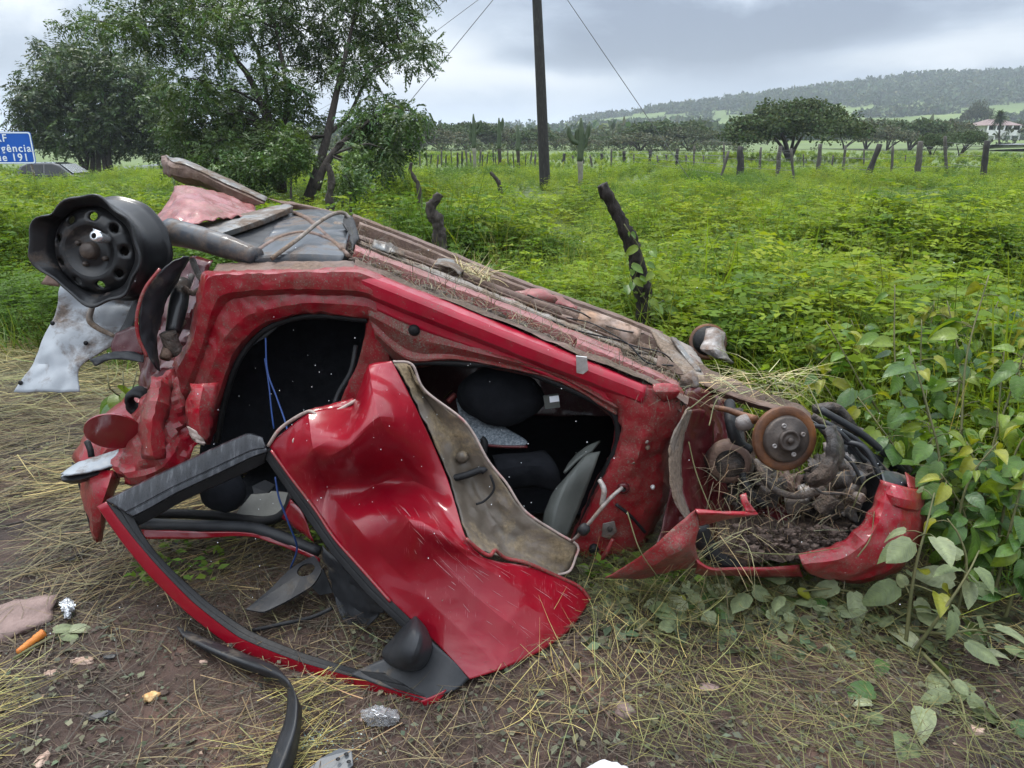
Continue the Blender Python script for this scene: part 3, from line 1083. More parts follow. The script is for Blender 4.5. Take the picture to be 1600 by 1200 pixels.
# young leafy shrubs at the feet of the feathery tree
for i, (px, py, rx, ry, dp, lb) in enumerate((
        (452, 232, 24, 34, 14.0, "slender yellow-green sapling in front of the feathery tree's trunks"),
        (386, 262, 46, 26, 14.5, "low feathery shrub at the left foot of the tall feathery tree"),
        (545, 278, 22, 18, 12.0, "little bushy shrub on a bare stem right of the leaning trunk"),
        (330, 258, 40, 18, 15.0, "low feathery shrub behind the raised rear end of the wreck"))):
    b = D(px, 310, dp)
    clumps_tree("feathery_shrub", lb, Vector((b.x, b.y, 0)), [([Vector((b.x, b.y, 0)), D(px + 2, py + ry, dp), D(px, py - ry * 0.6, dp)], [.03, .02, .008])],
                [(px, py, rx, ry), (px - rx * 0.5, py + ry * 0.5, rx * 0.7, ry * 0.6), (px + rx * 0.5, py + ry * 0.4, rx * 0.7, ry * 0.6)], dp, 210, 0.22, (0.07, 0.125, 0.024), 30 + i, 0.4, 6,
                group="feathery shrubs at the feet of the trees", rdepth=0.3, cat="shrub")


# ---- cacti
def cactus(px, base_y, top_y, depth, arms, label, pale):
    g = at_y(px, base_y, depth)
    b = Vector((g.x, g.y, gz(g.x, g.y)))
    k = depth / FPX
    top = at_y(px, top_y, depth).z
    e = empty("column_cactus", b, label, "cactus", "column cacti in the field")
    r = (0.0038 if depth < 30 else 0.0025) * depth
    zc = b.z + (top - b.z) * 0.45
    tube("trunk", [b - Vector((0, 0, .1)), Vector((b.x + 0.03, b.y, b.z + (zc - b.z) * .5)), Vector((b.x, b.y, zc))], [r * 0.9, r * 0.8, r], M["cactus_wood" if pale else "bark"], e, 8, 8)
    tube("stem", [Vector((b.x, b.y, zc - 0.05)), Vector((b.x + .02, b.y, (zc + top) / 2)), Vector((b.x, b.y, top - r)), Vector((b.x, b.y, top))], [r, r * 1.15, r, r * .3], M["cactus"], e, 8, 10)
    for dx, y0, y1 in arms:
        z0, z1 = at_y(px, y0, depth).z, at_y(px, y1, depth).z
        x1 = b.x + dx * k
        tube("arm", [Vector((b.x, b.y, z0)), Vector((b.x + dx * k * .65, b.y + .05, z0 + (z1 - z0) * .18)), Vector((x1, b.y + .05, z0 + (z1 - z0) * .55)), Vector((x1 + dx * k * .12, b.y, z1 - r * .5)), Vector((x1 + dx * k * .14, b.y, z1))],
             [r * .7, r * .9, r * .95, r * .8, r * .25], M["cactus"], e, 8, 10)
    return e


cactus(905, 292, 184, 22, [(-16, 225, 197), (11, 222, 194), (-5, 225, 200), (8, 232, 212)], "branching column cactus on a pale twisted trunk, just right of the utility pole", True)
cactus(741, 268, 178, 34, [(-4, 212, 190), (10, 208, 188), (6, 200, 190), (-5, 222, 205)], "dark many-armed column cactus above the fence, farthest left of the cacti", True)
cactus(780, 268, 184, 36, [(5, 205, 184), (2, 200, 190)], "slim two-pronged column cactus left of the utility pole", False)
cactus(809, 262, 196, 38, [(3, 225, 212)], "single thin column cactus closest to the left side of the utility pole", False)

# ---- utility pole and its wires
pb = at_y(853, 292, 23.0)
pb.z = gz(pb.x, pb.y)
ptop = Vector((at_y(834, -110, 23.0).x, 23.0, 6.75))
e = empty("utility_pole", pb, "tall dark wooden utility pole in the field, cut off by the picture's top edge", "utility pole")
tube("post", [pb - Vector((0, 0, .3)), pb.lerp(ptop, 0.5), ptop], [0.165, 0.145, 0.12], M["dark_wood"], e, 12, 12)
V, Fc = box_geo(ptop - Vector((0, 0, .25)), (1.8, 0.1, 0.12), Matrix.Rotation(R(25), 3, "Z"))
obj("crossarm", V, Fc, M["dark_wood"], e, smooth=False)
for k in (-0.8, 0, 0.8):
    q = ptop + Vector((k * math.cos(R(25)), k * math.sin(R(25)), -0.19 if k else 0.0))
    V, Fc = lathe_geo(q, (0, 0, 1), [(0.0, 0), (0.03, 0), (0.03, .05), (0.06, .06), (0.05, .12), (0, .14)], 10)
    obj("insulator", V, Fc, M["grey_wood"], e)
    far = D(430 + k * 30, 196, 62)
    P = [q + Vector((0, 0, .12)), q.lerp(far, 0.5) - Vector((0, 0, 0.35)), far]
    o = tube("power_line", P, 0.010, M["wire"], seg=5, n=24, origin=q)
    tag(o, ["power line running back from the pole over the trees, lowest of the three", "power line running back from the pole over the trees, middle one of three", "power line running back from the pole over the trees, topmost of the three"][int(round((k + .8) / .8))], "power line", "power lines")
for p, lb in ((Vector((at_y(523, 290, 22).x, 22.0, 0)), "thin guy wire slanting down left of the pole into the feathery tree"), (Vector((at_y(1088, 285, 24).x, 24.0, 0)), "thin guy wire slanting down right of the pole to the fence")):
    a = ptop - Vector((0, 0, .4))
    o = tube("guy_wire", [a, a.lerp(p, .5), p], 0.011, M["wire"], seg=5, n=10, origin=p)
    tag(o, lb, "guy wire", "guy wires of the pole")


# ---- post fence across the field
def post_geo(b, top, r, rnd, bark=False):
    ax = top - b
    P = [b - Vector((0, 0, .15)) - ax * 0.05]
    n = 7
    for i in range(1, n):
        P.append(b + ax * (i / (n - 1)) + Vector((rnd.uniform(-1, 1), rnd.uniform(-1, 1), 0)) * r * 0.18)
    rr = [r * rnd.uniform(0.85, 1.12) for _ in P]
    rr[-1] *= 0.88
    V, Fc = tube_geo(P, rr, 9)
    V = [v + Vector((noise.noise(v * 9), noise.noise(v * 9 + Vector((3, 1, 4))), 0)) * r * 0.35 for v in V]
    return V, Fc


FENCE = [  # px of base, row of base, px of top, row of top, depth, half width px, wood
    (1538, 268, 1543, 220, 28, 5.5, 1), (1435, 270, 1438, 221, 29, 5.5, 0), (1352, 282, 1374, 225, 26, 5, 1), (1279, 265, 1281, 225, 31, 4, 0), (1215, 273, 1219, 228, 29.5, 4, 0),
    (1157, 270, 1157, 229, 30, 6.5, 1), (1057, 265, 1058, 233, 36, 3, 1), (1015, 262, 1016, 234, 40, 3, 1), (975, 258, 975, 236, 44, 3, 1), (1481, 262, 1477, 213, 31, 3, 0), (1393, 276, 1395, 228, 29, 2.5, 0),
    (1318, 266, 1321, 227, 31, 2.5, 0), (1187, 268, 1189, 230, 32, 2.2, 0), (1122, 292, 1139, 236, 25, 2.5, 0), (1240, 288, 1236, 232, 27, 2.5, 0), (1084, 262, 1085, 228, 38, 2, 0), (1132, 262, 1131, 225, 36, 1.8, 0),
    (940, 258, 940, 240, 48, 2.5, 1), (881, 259, 882, 240, 46, 3, 1), (895, 258, 895, 243, 48, 1.8, 0)]
rnd = random.Random(4)
for px in list(range(658, 838, 8)):
    p2 = px + rnd.uniform(-3, 3)
    FENCE.append((p2, 268 + rnd.uniform(-4, 2), p2 + rnd.uniform(-3, 3), rnd.uniform(234, 243), rnd.uniform(36, 42), rnd.uniform(.9, 1.9), rnd.random() < .5))
for px in (912, 925, 955, 990, 1030, 1043, 1072, 1100, 1350, 1415, 1256, 1300):
    FENCE.append((px, 258, px + rnd.uniform(-3, 3), rnd.uniform(232, 244), rnd.uniform(40, 47), rnd.uniform(1.2, 2), 0))
b0 = at_y(1100, 270, 36)
fe = empty("post_fence", (b0.x, b0.y, 0), "wire fence of uneven dark wooden posts running across the far field", "fence")
tops = []
for (bx, by, tx, ty, dp, hw, dk) in FENCE:
    g = at_y(bx, by, dp)
    b = Vector((g.x, g.y, gz(g.x, g.y)))
    t = at_y(tx, ty, dp)
    V, Fc = post_geo(b, t, hw * .82 / FPX * dp, rnd)
    lb = {1352: "dark post leaning far to the right", 1122: "thin crooked pale post leaning right"}.get(bx)
    obj("post", V, Fc, M["dark_wood" if dk else "grey_wood"], fe, label=lb)
    if hw > 2.4:
        tops.append((t.x, b, t))
tops.sort(key=lambda q: q[0])
for k in (0.35, 0.62, 0.86):
    P = [b.lerp(t, k) for _, b, t in tops]
    tube("wire", P, 0.006, M["wire"], fe, 4)


# ---- dead stakes of the near fence line
def stake(name, P, r, label, m="char", cat="fence post", group=None, n=64, knots=0.3):
    pp = crv(P, n)
    rr = [x * (1 + 0.16 * noise.noise((i * 0.9, r[0] * 40, 1))) for i, x in enumerate(np.interp(np.linspace(0, 1, n), np.linspace(0, 1, len(r)), r))]
    V, Fc = tube_geo(pp, rr, 22)
    c = [pp[min(i // 22, n - 1)] for i in range(len(V))]
    V = [v + (v - q) * knots * (noise.noise(Vector((v.x * 24, v.y * 24, v.z * 7))) + 0.9 * (1 - 2 * abs(noise.noise(Vector((v.x * 45, v.y * 45, v.z * 16))))) - 0.4 + 0.5 * noise.noise(v * 90)) for v, q in zip(V, c)]
    o = obj(name, V, Fc, M[m], origin=P[0])
    return tag(o, label, cat, group)


gp = "rotten stakes of the old fence line"
b = at_y(1012, 560, 4.75)
stake("rotten_fence_post", [Vector((b.x, b.y, -.1)), at_y(1006, 490, 4.75), at_y(998, 420, 4.75), at_y(972, 350, 4.72), at_y(940, 289, 4.7)], [.062, .05, .046, .042, .03], "thick charred fence post leaning left behind the wreck's underbody", "char", group=gp, knots=0.45)
b = at_y(690, 400, 7.0)
stake("rotten_fence_post", [Vector((b.x, b.y, -.05)), at_y(688, 385, 7), at_y(682, 345, 7), at_y(674, 326, 7), at_y(687, 303, 7)], [.07, .06, .06, .055, .035], "short knobbly fence stump with a bent tip, left of the charred post", "bark", group=gp, knots=0.4)
b = at_y(657, 330, 10)
stake("dead_sapling", [Vector((b.x, b.y, -.05)), at_y(655, 300, 10), at_y(648, 280, 10), at_y(641, 266, 10), at_y(643, 254, 10)], [.04, .035, .03, .028, .02], "thin crooked dead stem left of the knobbly stump", "bark", "dead stem", gp)
b = at_y(515, 340, 11)
stake("dead_sapling", [Vector((b.x, b.y, -.05)), at_y(515, 312, 11), at_y(518, 280, 11), at_y(510, 256, 11)], [.06, .055, .05, .04], "upright bare stem between the leaning trunk and the little bushy shrub", "bark", "dead stem", gp)
b = at_y(788, 302, 15)
stake("dead_sapling", [Vector((b.x, b.y, .1)), at_y(780, 288, 15), at_y(766, 269, 15)], [.05, .045, .03], "short bare stick slanting left out of the weeds near the utility pole", "bark", "dead stem", gp)
# its slack barbed wire
P = [at_y(1012, 480, 4.75), at_y(1100, 430, 5.6) - Vector((0, 0, .12)), at_y(1380, 498, 4.3), at_y(1600, 518, 3.9)]
o = tube("barbed_wire", P, 0.0025, M["wire"], seg=5, n=40, origin=P[0])
tag(o, "slack barbed wire from the charred post across the weeds to the right", "barbed wire")

# ---- road sign
sd = 25.0
cs = at_y(24, 230.5, sd)
right = Vector((1, 0.0, 0))
wS, hS = 2.0, 0.98
xr = at_y(52, 230, sd).x
sc = Vector((xr - wS / 2, sd, at_y(24, 231, sd).z))
e = empty("road_sign", (sc.x, sc.y, 0), "blue road sign with white border and white lettering at the roadside by the left edge", "road sign")
M["sign_blue"] = grained("sign_blue", [(0.3, (0.004, 0.075, 0.40)), (0.7, (0.006, 0.095, 0.46))], 2, 0.35, 0)
M["sign_white"] = grained("sign_white", [(0.3, (0.68, 0.72, 0.78)), (0.7, (0.78, 0.82, 0.86))], 2, 0.4, 0)
tilt = Matrix.Rotation(R(1.0), 3, "Y")


def rrect(wd, ht, r, y, n=6):
    P = []
    for cx, cz, a0 in ((wd / 2 - r, ht / 2 - r, 0), (-wd / 2 + r, ht / 2 - r, 90), (-wd / 2 + r, -ht / 2 + r, 180), (wd / 2 - r, -ht / 2 + r, 270)):
        for k in range(n + 1):
            a = R(a0 + 90 * k / n)
            P.append(sc + Vector((cx + r * math.cos(a), y, cz + r * math.sin(a))))
    return P


V, Fc = plate_geo(rrect(wS, hS, 0.09, 0), 0.02)
obj("panel", V, Fc, M["sign_blue"], e, smooth=False)
a, b = rrect(wS - 0.02, hS - 0.02, 0.085, -0.014), rrect(wS - 0.10, hS - 0.10, 0.06, -0.014)
k = len(a)
obj("border", a + b, [(i, (i + 1) % k, (i + 1) % k + k, i + k) for i in range(k)], M["sign_white"], e, smooth=False)
for dx in (-0.7, 0.8):
    tube("post", [Vector((sc.x + dx, sd + .05, -.3)), Vector((sc.x + dx, sd + .05, sc.z + .4))], 0.035, M["bare"], e, 8)


def text_mesh(s, size, loc, m, parent, align="RIGHT", off=0.004):
    cu = bpy.data.curves.new("lettering", "FONT")
    cu.body = s
    cu.size = size
    cu.align_x = align
    cu.offset = off
    cu.extrude = 0.003
    cu.space_character = 1.18
    to = bpy.data.objects.new("lettering", cu)
    COL.objects.link(to)
    dg = bpy.context.evaluated_depsgraph_get()
    me = bpy.data.meshes.new_from_object(to.evaluated_get(dg))
    bpy.data.objects.remove(to)
    me.materials.clear()
    me.materials.append(m)
    o = bpy.data.objects.new("lettering", me)
    COL.objects.link(o)
    o.parent = parent
    o.location = Vector(loc) - wloc(parent)
    o.rotation_euler = (math.pi / 2, 0, 0)
    return o


for s, dx, dz in (("PRF", 0.22, 0.19), ("Emergência", 0.93, -0.12), ("Disque 191", 0.80, -0.40)):
    text_mesh(s, 0.325, (sc.x + dx, sd - 0.018, sc.z + dz), M["sign_white"], e)


# ---- house and palm far right
def house():
    dp = 150.0
    x0, x1 = at_y(1536, 200, dp).x, at_y(1588, 200, dp).x
    zg = at_y(1560, 208, dp).z - 0.2
    zt = at_y(1560, 196, dp).z
    zr = at_y(1560, 186, dp).z
    cx = (x0 + x1) / 2
    e = empty("farm_house", (cx, dp, zg), "low white farmhouse with a red tiled roof and veranda at the foot of the hill", "house")
    wall = grained("house_white", [(0.3, (0.62, 0.62, 0.6)), (0.7, (0.76, 0.76, 0.74))], 1, 0.8, 0)
    red = grained("house_tiles", [(0.3, (0.15, 0.105, 0.10)), (0.7, (0.22, 0.165, 0.155))], 2, 0.8, 0.4)
    dark = grained("house_dark_openings", [(0.3, (0.03, 0.028, 0.026)), (0.7, (0.05, 0.046, 0.042))], 1, 0.7, 0)  # plain dark tone of the door and windows
    wd = x1 - x0
    V, Fc = box_geo((cx + wd * .05, dp + 3, (zg + zt) / 2 - .5), (wd * .85, 4.5, zt - zg + 1))
    obj("wall", V, Fc, wall, e, smooth=False)
    V = [Vector((x0 - .3, dp - 1.6, zt)), Vector((x1 + .3, dp - 1.6, zt)), Vector((x1 + .3, dp + 6, zt)), Vector((x0 - .3, dp + 6, zt)), Vector((x0 + wd * .3, dp + 2.3, zr)), Vector((x1 - wd * .25, dp + 2.3, zr))]
    obj("roof", V, [(0, 1, 5, 4), (1, 2, 5), (2, 3, 4, 5), (3, 0, 4), (3, 2, 1, 0)], red, e, smooth=False)
    for k in range(5):
        x = x0 + .1 + (wd - .2) * k / 4
        V, Fc = box_geo((x, dp - 1.4, (zg + zt) / 2 - .5), (.22, .22, zt - zg + .98))
        obj("veranda_post", V, Fc, wall, e, smooth=False)
    V, Fc = box_geo((cx, dp - 1.5, zg + .25), (wd, .18, 1.0))
    obj("parapet", V, Fc, wall, e, smooth=False)
    for fx, ww, hh, z in ((.3, .9, .9, zg + 1.15), (.5, 1.0, 1.7, zg + .85), (.75, .9, .9, zg + 1.15)):
        V, Fc = box_geo((x0 + wd * fx, dp + .75, z), (ww, .06, hh))
        obj("door" if hh > 1 else "window", V, Fc, dark, e, smooth=False)
    px, pd = 1563, 120
    b = at_y(px, 222, pd)
    t = at_y(px - 1, 182, pd)
    e2 = empty("palm_tree", (b.x, b.y, 0), "dark palm tree standing in front of the white farmhouse", "tree")
    tube("trunk", [Vector((b.x, b.y, -.2)), Vector((t.x, t.y, t.z))], [.16, .11], M["bark"], e2, 7, 6)
    rng = np.random.default_rng(8)
    n = 260
    d = unit(rng.normal(0, 1, (n, 3)) + np.array([0, 0, .25]))
    V, Q, kk = ribbons_np(np.tile(np.array(t), (n, 1)), d, rng.uniform(1.0, 1.8, n), rng.uniform(.08, .16, n), rng.uniform(0, .2, n), rng, 4, 0.35)
    np_obj("crown", V, Q, M["far_leaf"], np.repeat(vary((.035, .05, .024), n, rng), kk, 0), parent=e2)


house()


# ---- car on the road, far left
def far_car():
    dp = 37.0
    c = at_y(92, 262, dp)
    c.z = -1.08
    e = empty("parked_car", c, "dark hatchback on the road behind the blue sign, half hidden by weeds", "car")
    body = grained("far_car_paint", [(0.3, (0.02, 0.022, 0.026)), (0.7, (0.035, 0.038, 0.042))], 2, 0.2, 0, coat=1.0)
    glass = grained("far_car_glass", [(0.3, (0.015, 0.017, 0.02)), (0.7, (0.03, 0.033, 0.036))], 2, 0.08, 0)
    hw = 0.82

    def prof(P, w0, w1):
        V, n = [], len(P)
        for s in (-1, 1):
            for x, z in P:
                ww = w0 + (w1 - w0) * max(0, (z - 0.9) / 0.6)
                V.append(c + Vector((x, s * ww, z)))
        return V, [tuple(range(n - 1, -1, -1)), tuple(range(n, 2 * n))] + [(i, (i + 1) % n, (i + 1) % n + n, i + n) for i in range(n)]
    V, Fc = prof([(-1.75, .3), (1.85, .3), (1.9, .62), (1.75, .82), (1.0, .93), (-1.6, .98), (-1.8, .7)], hw, hw)
    bevel(obj("body", V, Fc, body, e, smooth=False), .04)
    V, Fc = prof([(-1.62, .96), (1.02, .92), (0.45, 1.36), (0.1, 1.46), (-1.0, 1.46), (-1.42, 1.30)], hw * .97, hw * .78)
    bevel(obj("cabin", V, Fc, body, e, smooth=False), .04)
    for P in ([(-1.45, 1.0), (-.35, 1.0), (-.35, 1.38), (-1.0, 1.38), (-1.3, 1.26)], [(-.25, 1.0), (.82, .98), (.42, 1.28), (.1, 1.38), (-.25, 1.38)]):
        Q = []
        for x, z in P:
            ww = hw * .97 + (hw * .78 - hw * .97) * max(0, (z - .9) / .6)
            Q.append(c + Vector((x, -ww - .012, z)))
        V, Fc = plate_geo(Q, .01)
        obj("window", V, Fc, glass, e, smooth=False)
    Q = [c + Vector((1.0, -.7, .98)), c + Vector((1.0, .7, .98)), c + Vector((.46, .6, 1.37)), c + Vector((.46, -.6, 1.37))]
    V, Fc = plate_geo([q + Vector((.03, 0, .02)) for q in Q], .012)
    obj("windscreen", V, Fc, M["chrome"], e, smooth=False)
    for x in (-1.15, 1.2):
        for s in (-1, 1):
            V, Fc = lathe_geo(c + Vector((x, s * .74, .3)), (0, s, 0), [(0, .09), (.18, .09), (.2, .07), (.29, .08), (.3, 0), (.3, -.1), (0, -.1)], 18)
            wh = obj("wheel", V, Fc, M["rubber"], e)
    for s in (-1, 1):
        V, Fc = box_geo(c + Vector((1.78, s * .6, .75)), (.12, .3, .14))
        obj("headlight", V, Fc, M["chrome"], e, smooth=False)


far_car()

# ================================================================== GROWTH AND LITTER ON THE GROUND
def field_edge(x):
    return float(np.interp(x, [-12, -4.5, -3.0, -1.6, -0.9, 1.0, 1.3, 1.6, 1.9, 2.4, 4], [6.2, 5.7, 5.3, 5.0, 4.5, 4.35, 3.4, 2.75, 2.35, 2.1, 1.9]))


def weed_template(rng, h, nst, npair, leaf, pinnate, spread):
    """stems with leaves: returns stem ribbons and leaf bases/directions"""
    P, Dr, L = [], [], []
    SP, SH, SL = [], [], []
    for s in range(nst):
        a = rng.uniform(0, 2 * np.pi)
        lean = rng.uniform(0.05, spread)
        hd = unit(np.array([np.cos(a) * lean, np.sin(a) * lean, 1.0]))
        ln = h * rng.uniform(0.6, 1.1)
        SP.append([0, 0, 0])
        SH.append(hd)
        SL.append(ln)
        for k in range(npair):
            t = 0.22 + 0.8 * k / npair
            p = hd * ln * t
            p = p + np.array([np.cos(a), np.sin(a), 0]) * 0.10 * h * t * t
            aa = rng.uniform(0, 2 * np.pi)
            h2 = unit(np.array([np.cos(aa), np.sin(aa), rng.uniform(-0.1, 0.6)]))
            if pinnate:
                fl = leaf * rng.uniform(2.2, 4.0)
                sd = unit(np.cross(h2, [0, 0, 1.0]))
                for j in range(pinnate):
                    tt = (j + 1) / pinnate
                    b = p + h2 * fl * tt - np.array([0, 0, fl * 0.3 * tt * tt])
                    for sg in (-1, 1):
                        P.append(b)
                        Dr.append(unit(sd * sg + h2 * 0.5 + rng.normal(0, .12, 3)))
                        L.append(leaf * rng.uniform(.75, 1.15))
            else:
                for sg in (-1, 1):
                    P.append(p)
                    Dr.append(unit(h2 * np.array([sg, sg, 1]) + rng.normal(0, .15, 3)))
                    L.append(leaf * rng.uniform(.7, 1.2))
    return np.array(P), np.array(Dr), np.array(L), np.array(SP, float), np.array(SH), np.array(SL)


GREENS = [(0.175, 0.255, 0.018), (0.13, 0.215, 0.022), (0.215, 0.28, 0.020), (0.085, 0.155, 0.024), (0.21, 0.275, 0.026), (0.14, 0.205, 0.038)]


def kinds_collection(name, seed, leaf, npair, pinnate, nst, wscale, ngrass=4):
    """plant kinds one metre tall: feathery shrubs, small round-leaved weeds and grass tufts"""
    rng = np.random.default_rng(seed)
    src = bpy.data.collections.new(name)
    for i in range(12):
        q = Quads()
        if i < 12 - ngrass:
            P, Dr, L, SP, SH, SL = weed_template(rng, 1.0, nst, npair, leaf * (1.25 if i % 4 == 3 else 1), 0 if i % 4 == 3 else pinnate, 0.75)
            V, Q = leaves_np(P, Dr, L, L * wscale, rng, 0.85)
            q.add(V, Q, np.repeat(vary((1, 1, 1), len(P), rng, 0.2, 0.08) , 4, 0))
            V, Q, k = ribbons_np(SP, SH, SL, np.full(len(SP), 0.010), np.full(len(SP), .05), rng, 2)
            q.add(V, Q, np.repeat(vary((.62, .5, .9), len(SP), rng), k, 0))
        else:
            n = 46
            H = unit(np.stack([rng.normal(0, .33, n), rng.normal(0, .33, n), np.ones(n)], 1))
            V, Q, k = ribbons_np(np.stack([rng.normal(0, .07, n), rng.normal(0, .07, n), np.zeros(n)], 1), H, rng.uniform(.5, 1.1, n), rng.uniform(.008, .016, n), rng.uniform(0, .4, n), rng, 5, rng.uniform(0, .35, n))
            q.add(V, Q, np.repeat(vary((1.15, 1.0, .9), n, rng, .22, .12), k, 0))
        V, Q, C = q.out()
        o = np_obj("%s_%02d" % (name, i), V, Q, M["weed"], np.clip(C, 0, 3))
        COL.objects.unlink(o)
        src.objects.link(o)
    return src


def scatter_group(src):
    g = bpy.data.node_groups.new("scatter_plants", "GeometryNodeTree")
    g.interface.new_socket("Geometry", in_out="INPUT", socket_type="NodeSocketGeometry")
    g.interface.new_socket("Geometry", in_out="OUTPUT", socket_type="NodeSocketGeometry")
    a, z = g.nodes.new("NodeGroupInput"), g.nodes.new("NodeGroupOutput")
    ip = g.nodes.new("GeometryNodeInstanceOnPoints")
    ci = g.nodes.new("GeometryNodeCollectionInfo")
    ci.inputs["Collection"].default_value = src
    ci.inputs["Separate Children"].default_value = True
    ci.inputs["Reset Children"].default_value = True
    ip.inputs["Pick Instance"].default_value = True
    g.links.new(a.outputs[0], ip.inputs["Points"])
    g.links.new(ci.outputs[0], ip.inputs["Instance"])
    for nm, ty, sock in (("kind", "INT", "Instance Index"), ("turn", "FLOAT_VECTOR", "Rotation"), ("size", "FLOAT_VECTOR", "Scale")):
        n = g.nodes.new("GeometryNodeInputNamedAttribute")
        n.data_type = ty
        n.inputs["Name"].default_value = nm
        out = n.outputs["Attribute"]
        if nm == "turn":
            e = g.nodes.new("FunctionNodeEulerToRotation")
            g.links.new(out, e.inputs[0])
            out = e.outputs[0]
        g.links.new(out, ip.inputs[sock])
    g.links.new(ip.outputs[0], z.inputs[0])
    return g


def build_weeds(name, seed, src, ring, count, hmean, xfun, lead=0.85):
    rng = np.random.default_rng(seed)
    y0, y1 = ring
    pos, size, turn, kind, tint = [], [], [], [], []
    while len(pos) < count:
        y = y0 + (y1 - y0) * rng.random() ** lead
        x = rng.uniform(*xfun(y))
        if y < field_edge(x) + 0.12 * rng.normal():
            continue
        pat = noise.noise((x * 0.45, y * 0.45, 1.5))
        if rng.random() > 0.78 + 0.6 * pat:
            continue
        edge = min(1.0, 0.45 + 0.5 * (y - field_edge(x)))
        hh = hmean * rng.uniform(0.6, 1.2) * (1 + 1.1 * pat) * edge
        if x < -2.2 and y < 12:
            hh *= 1.3
        if -1.5 < x < 2.5 and y < 8:
            hh *= 1.15
        gpat = noise.noise((x * 0.7, y * 0.7, 6.1)) + 0.25 * rng.normal()
        k = int(rng.integers(8, 12)) if gpat > 0.46 else int(rng.integers(0, 8))
        if k > 7:
            hh *= 1.2
        dark = noise.noise((x * 0.22, y * 0.22, 8.2))
        gi = 3 if dark > 0.30 else int(rng.integers(0, 6))
        base = np.array(GREENS[gi]) * rng.uniform(1.05, 1.5) * np.array([1.0, 1.0, .95])
        if noise.noise((x * 0.6, y * 0.6, 3.3)) > 0.4:
            base = base * np.array([1.15, 1.03, 0.9])
        pos.append((x, y, gz(x, y) - .01))
        size.append((hh * rng.uniform(.9, 1.3), hh * rng.uniform(.9, 1.3), hh))
        turn.append((rng.normal(0, .08), rng.normal(0, .08), rng.uniform(0, 6.28)))
        kind.append(k)
        tint.append(base)
    me = bpy.data.meshes.new(name)
    me.from_pydata(pos, [], [])
    for nm, ty, dat, key in (("size", "FLOAT_VECTOR", size, "vector"), ("turn", "FLOAT_VECTOR", turn, "vector"), ("kind", "INT", kind, "value"), ("tint", "FLOAT_VECTOR", tint, "vector")):
        at = me.attributes.new(nm, ty, "POINT")
        at.data.foreach_set(key, np.asarray(dat, dtype=np.int32 if ty == "INT" else np.float32).ravel())
    me.materials.append(M["weed"])
    o = bpy.data.objects.new(name, me)
    COL.objects.link(o)
    o["kind"] = "stuff"
    md = o.modifiers.new("plants", "NODES")
    md.node_group = scatter_group(src)
    return o


def weed_mat():
    m, t, b = new_mat("weed_leaf")
    a = N(t, "ShaderNodeAttribute", attribute_name="leaf_colour")
    tn = N(t, "ShaderNodeAttribute", attribute_name="tint", attribute_type="INSTANCER")
    c = mixc(t, 1.0, a.outputs["Color"], tn.outputs["Color"], "MULTIPLY")
    t.links.new(c, b.inputs["Base Color"])
    b.inputs["Roughness"].default_value = .6
    b.inputs["Specular IOR Level"].default_value = .18
    tr = N(t, "ShaderNodeBsdfTranslucent")
    t.links.new(mixc(t, 1.0, c, (1.05, 1.05, .6), "MULTIPLY"), tr.inputs[0])
    ms = N(t, "ShaderNodeMixShader")
    ms.inputs[0].default_value = .5
    t.links.new(b.outputs[0], ms.inputs[1])
    t.links.new(tr.outputs[0], ms.inputs[2])
    t.links.new(ms.outputs[0], t.nodes["Material Output"].inputs[0])
    return m


M["weed"] = weed_mat()
wide = lambda y: (-0.74 * y - 0.8, 0.74 * y + 0.8)
K_FINE = kinds_collection("fine_weed", 41, 0.068, 9, 4, 5, 0.58)
K_MID = kinds_collection("mid_weed", 42, 0.09, 9, 2, 5, 0.62)
K_FAR = kinds_collection("far_weed", 43, 0.16, 8, 0, 6, 0.7)
build_weeds("field_weeds", 40, K_FINE, (2.1, 4.6), 420, 0.40, lambda y: (1.4, 3.2))
build_weeds("field_weeds", 45, K_FINE, (2.0, 8.5), 2300, 0.60, wide)
build_weeds("field_weeds", 46, K_FINE, (8.5, 17), 4000, 0.50, wide)
build_weeds("field_weeds", 47, K_MID, (17, 34), 7500, 0.36, wide)
build_weeds("field_weeds", 48, K_FAR, (34, 75), 8000, 0.30, wide)


# ---- standing grass in and in front of the weeds
def build_grass(name, seed, n, region, L, Wd, base, bend=0.5, droop=0.3, lean=0.45, tip=None):
    rng = np.random.default_rng(seed)
    P = []
    while len(P) < n:
        cx, cy = region(rng)
        k = rng.integers(6, 16)
        for _ in range(k):
            x, y = cx + rng.normal(0, .035), cy + rng.normal(0, .035)
            P.append((x, y, gz(x, y) - .005))
    P = np.array(P[:n])
    H = unit(np.stack([rng.normal(0, lean, n), rng.normal(0, lean, n), np.ones(n)], 1))
    V, Q, k = ribbons_np(P, H, rng.uniform(L[0], L[1], n), rng.uniform(*Wd, n), rng.uniform(0, bend, n), rng, 5, rng.uniform(0, droop, n))
    C = np.repeat(vary(base, n, rng, .22, .18), k, 0)
    return np_obj(name, V, Q, M["grass"], C, kind="stuff")


def reg_edge(off0, off1, x0, x1, clip=None):
    def f(rng):
        while True:
            x = rng.uniform(x0, x1)
            y = field_edge(x) + rng.uniform(off0, off1)
            if noise.noise((x * 1.3, y * 1.3, 6)) > -0.15 and (clip is None or clip(x, y)):
                return x, y
    return f


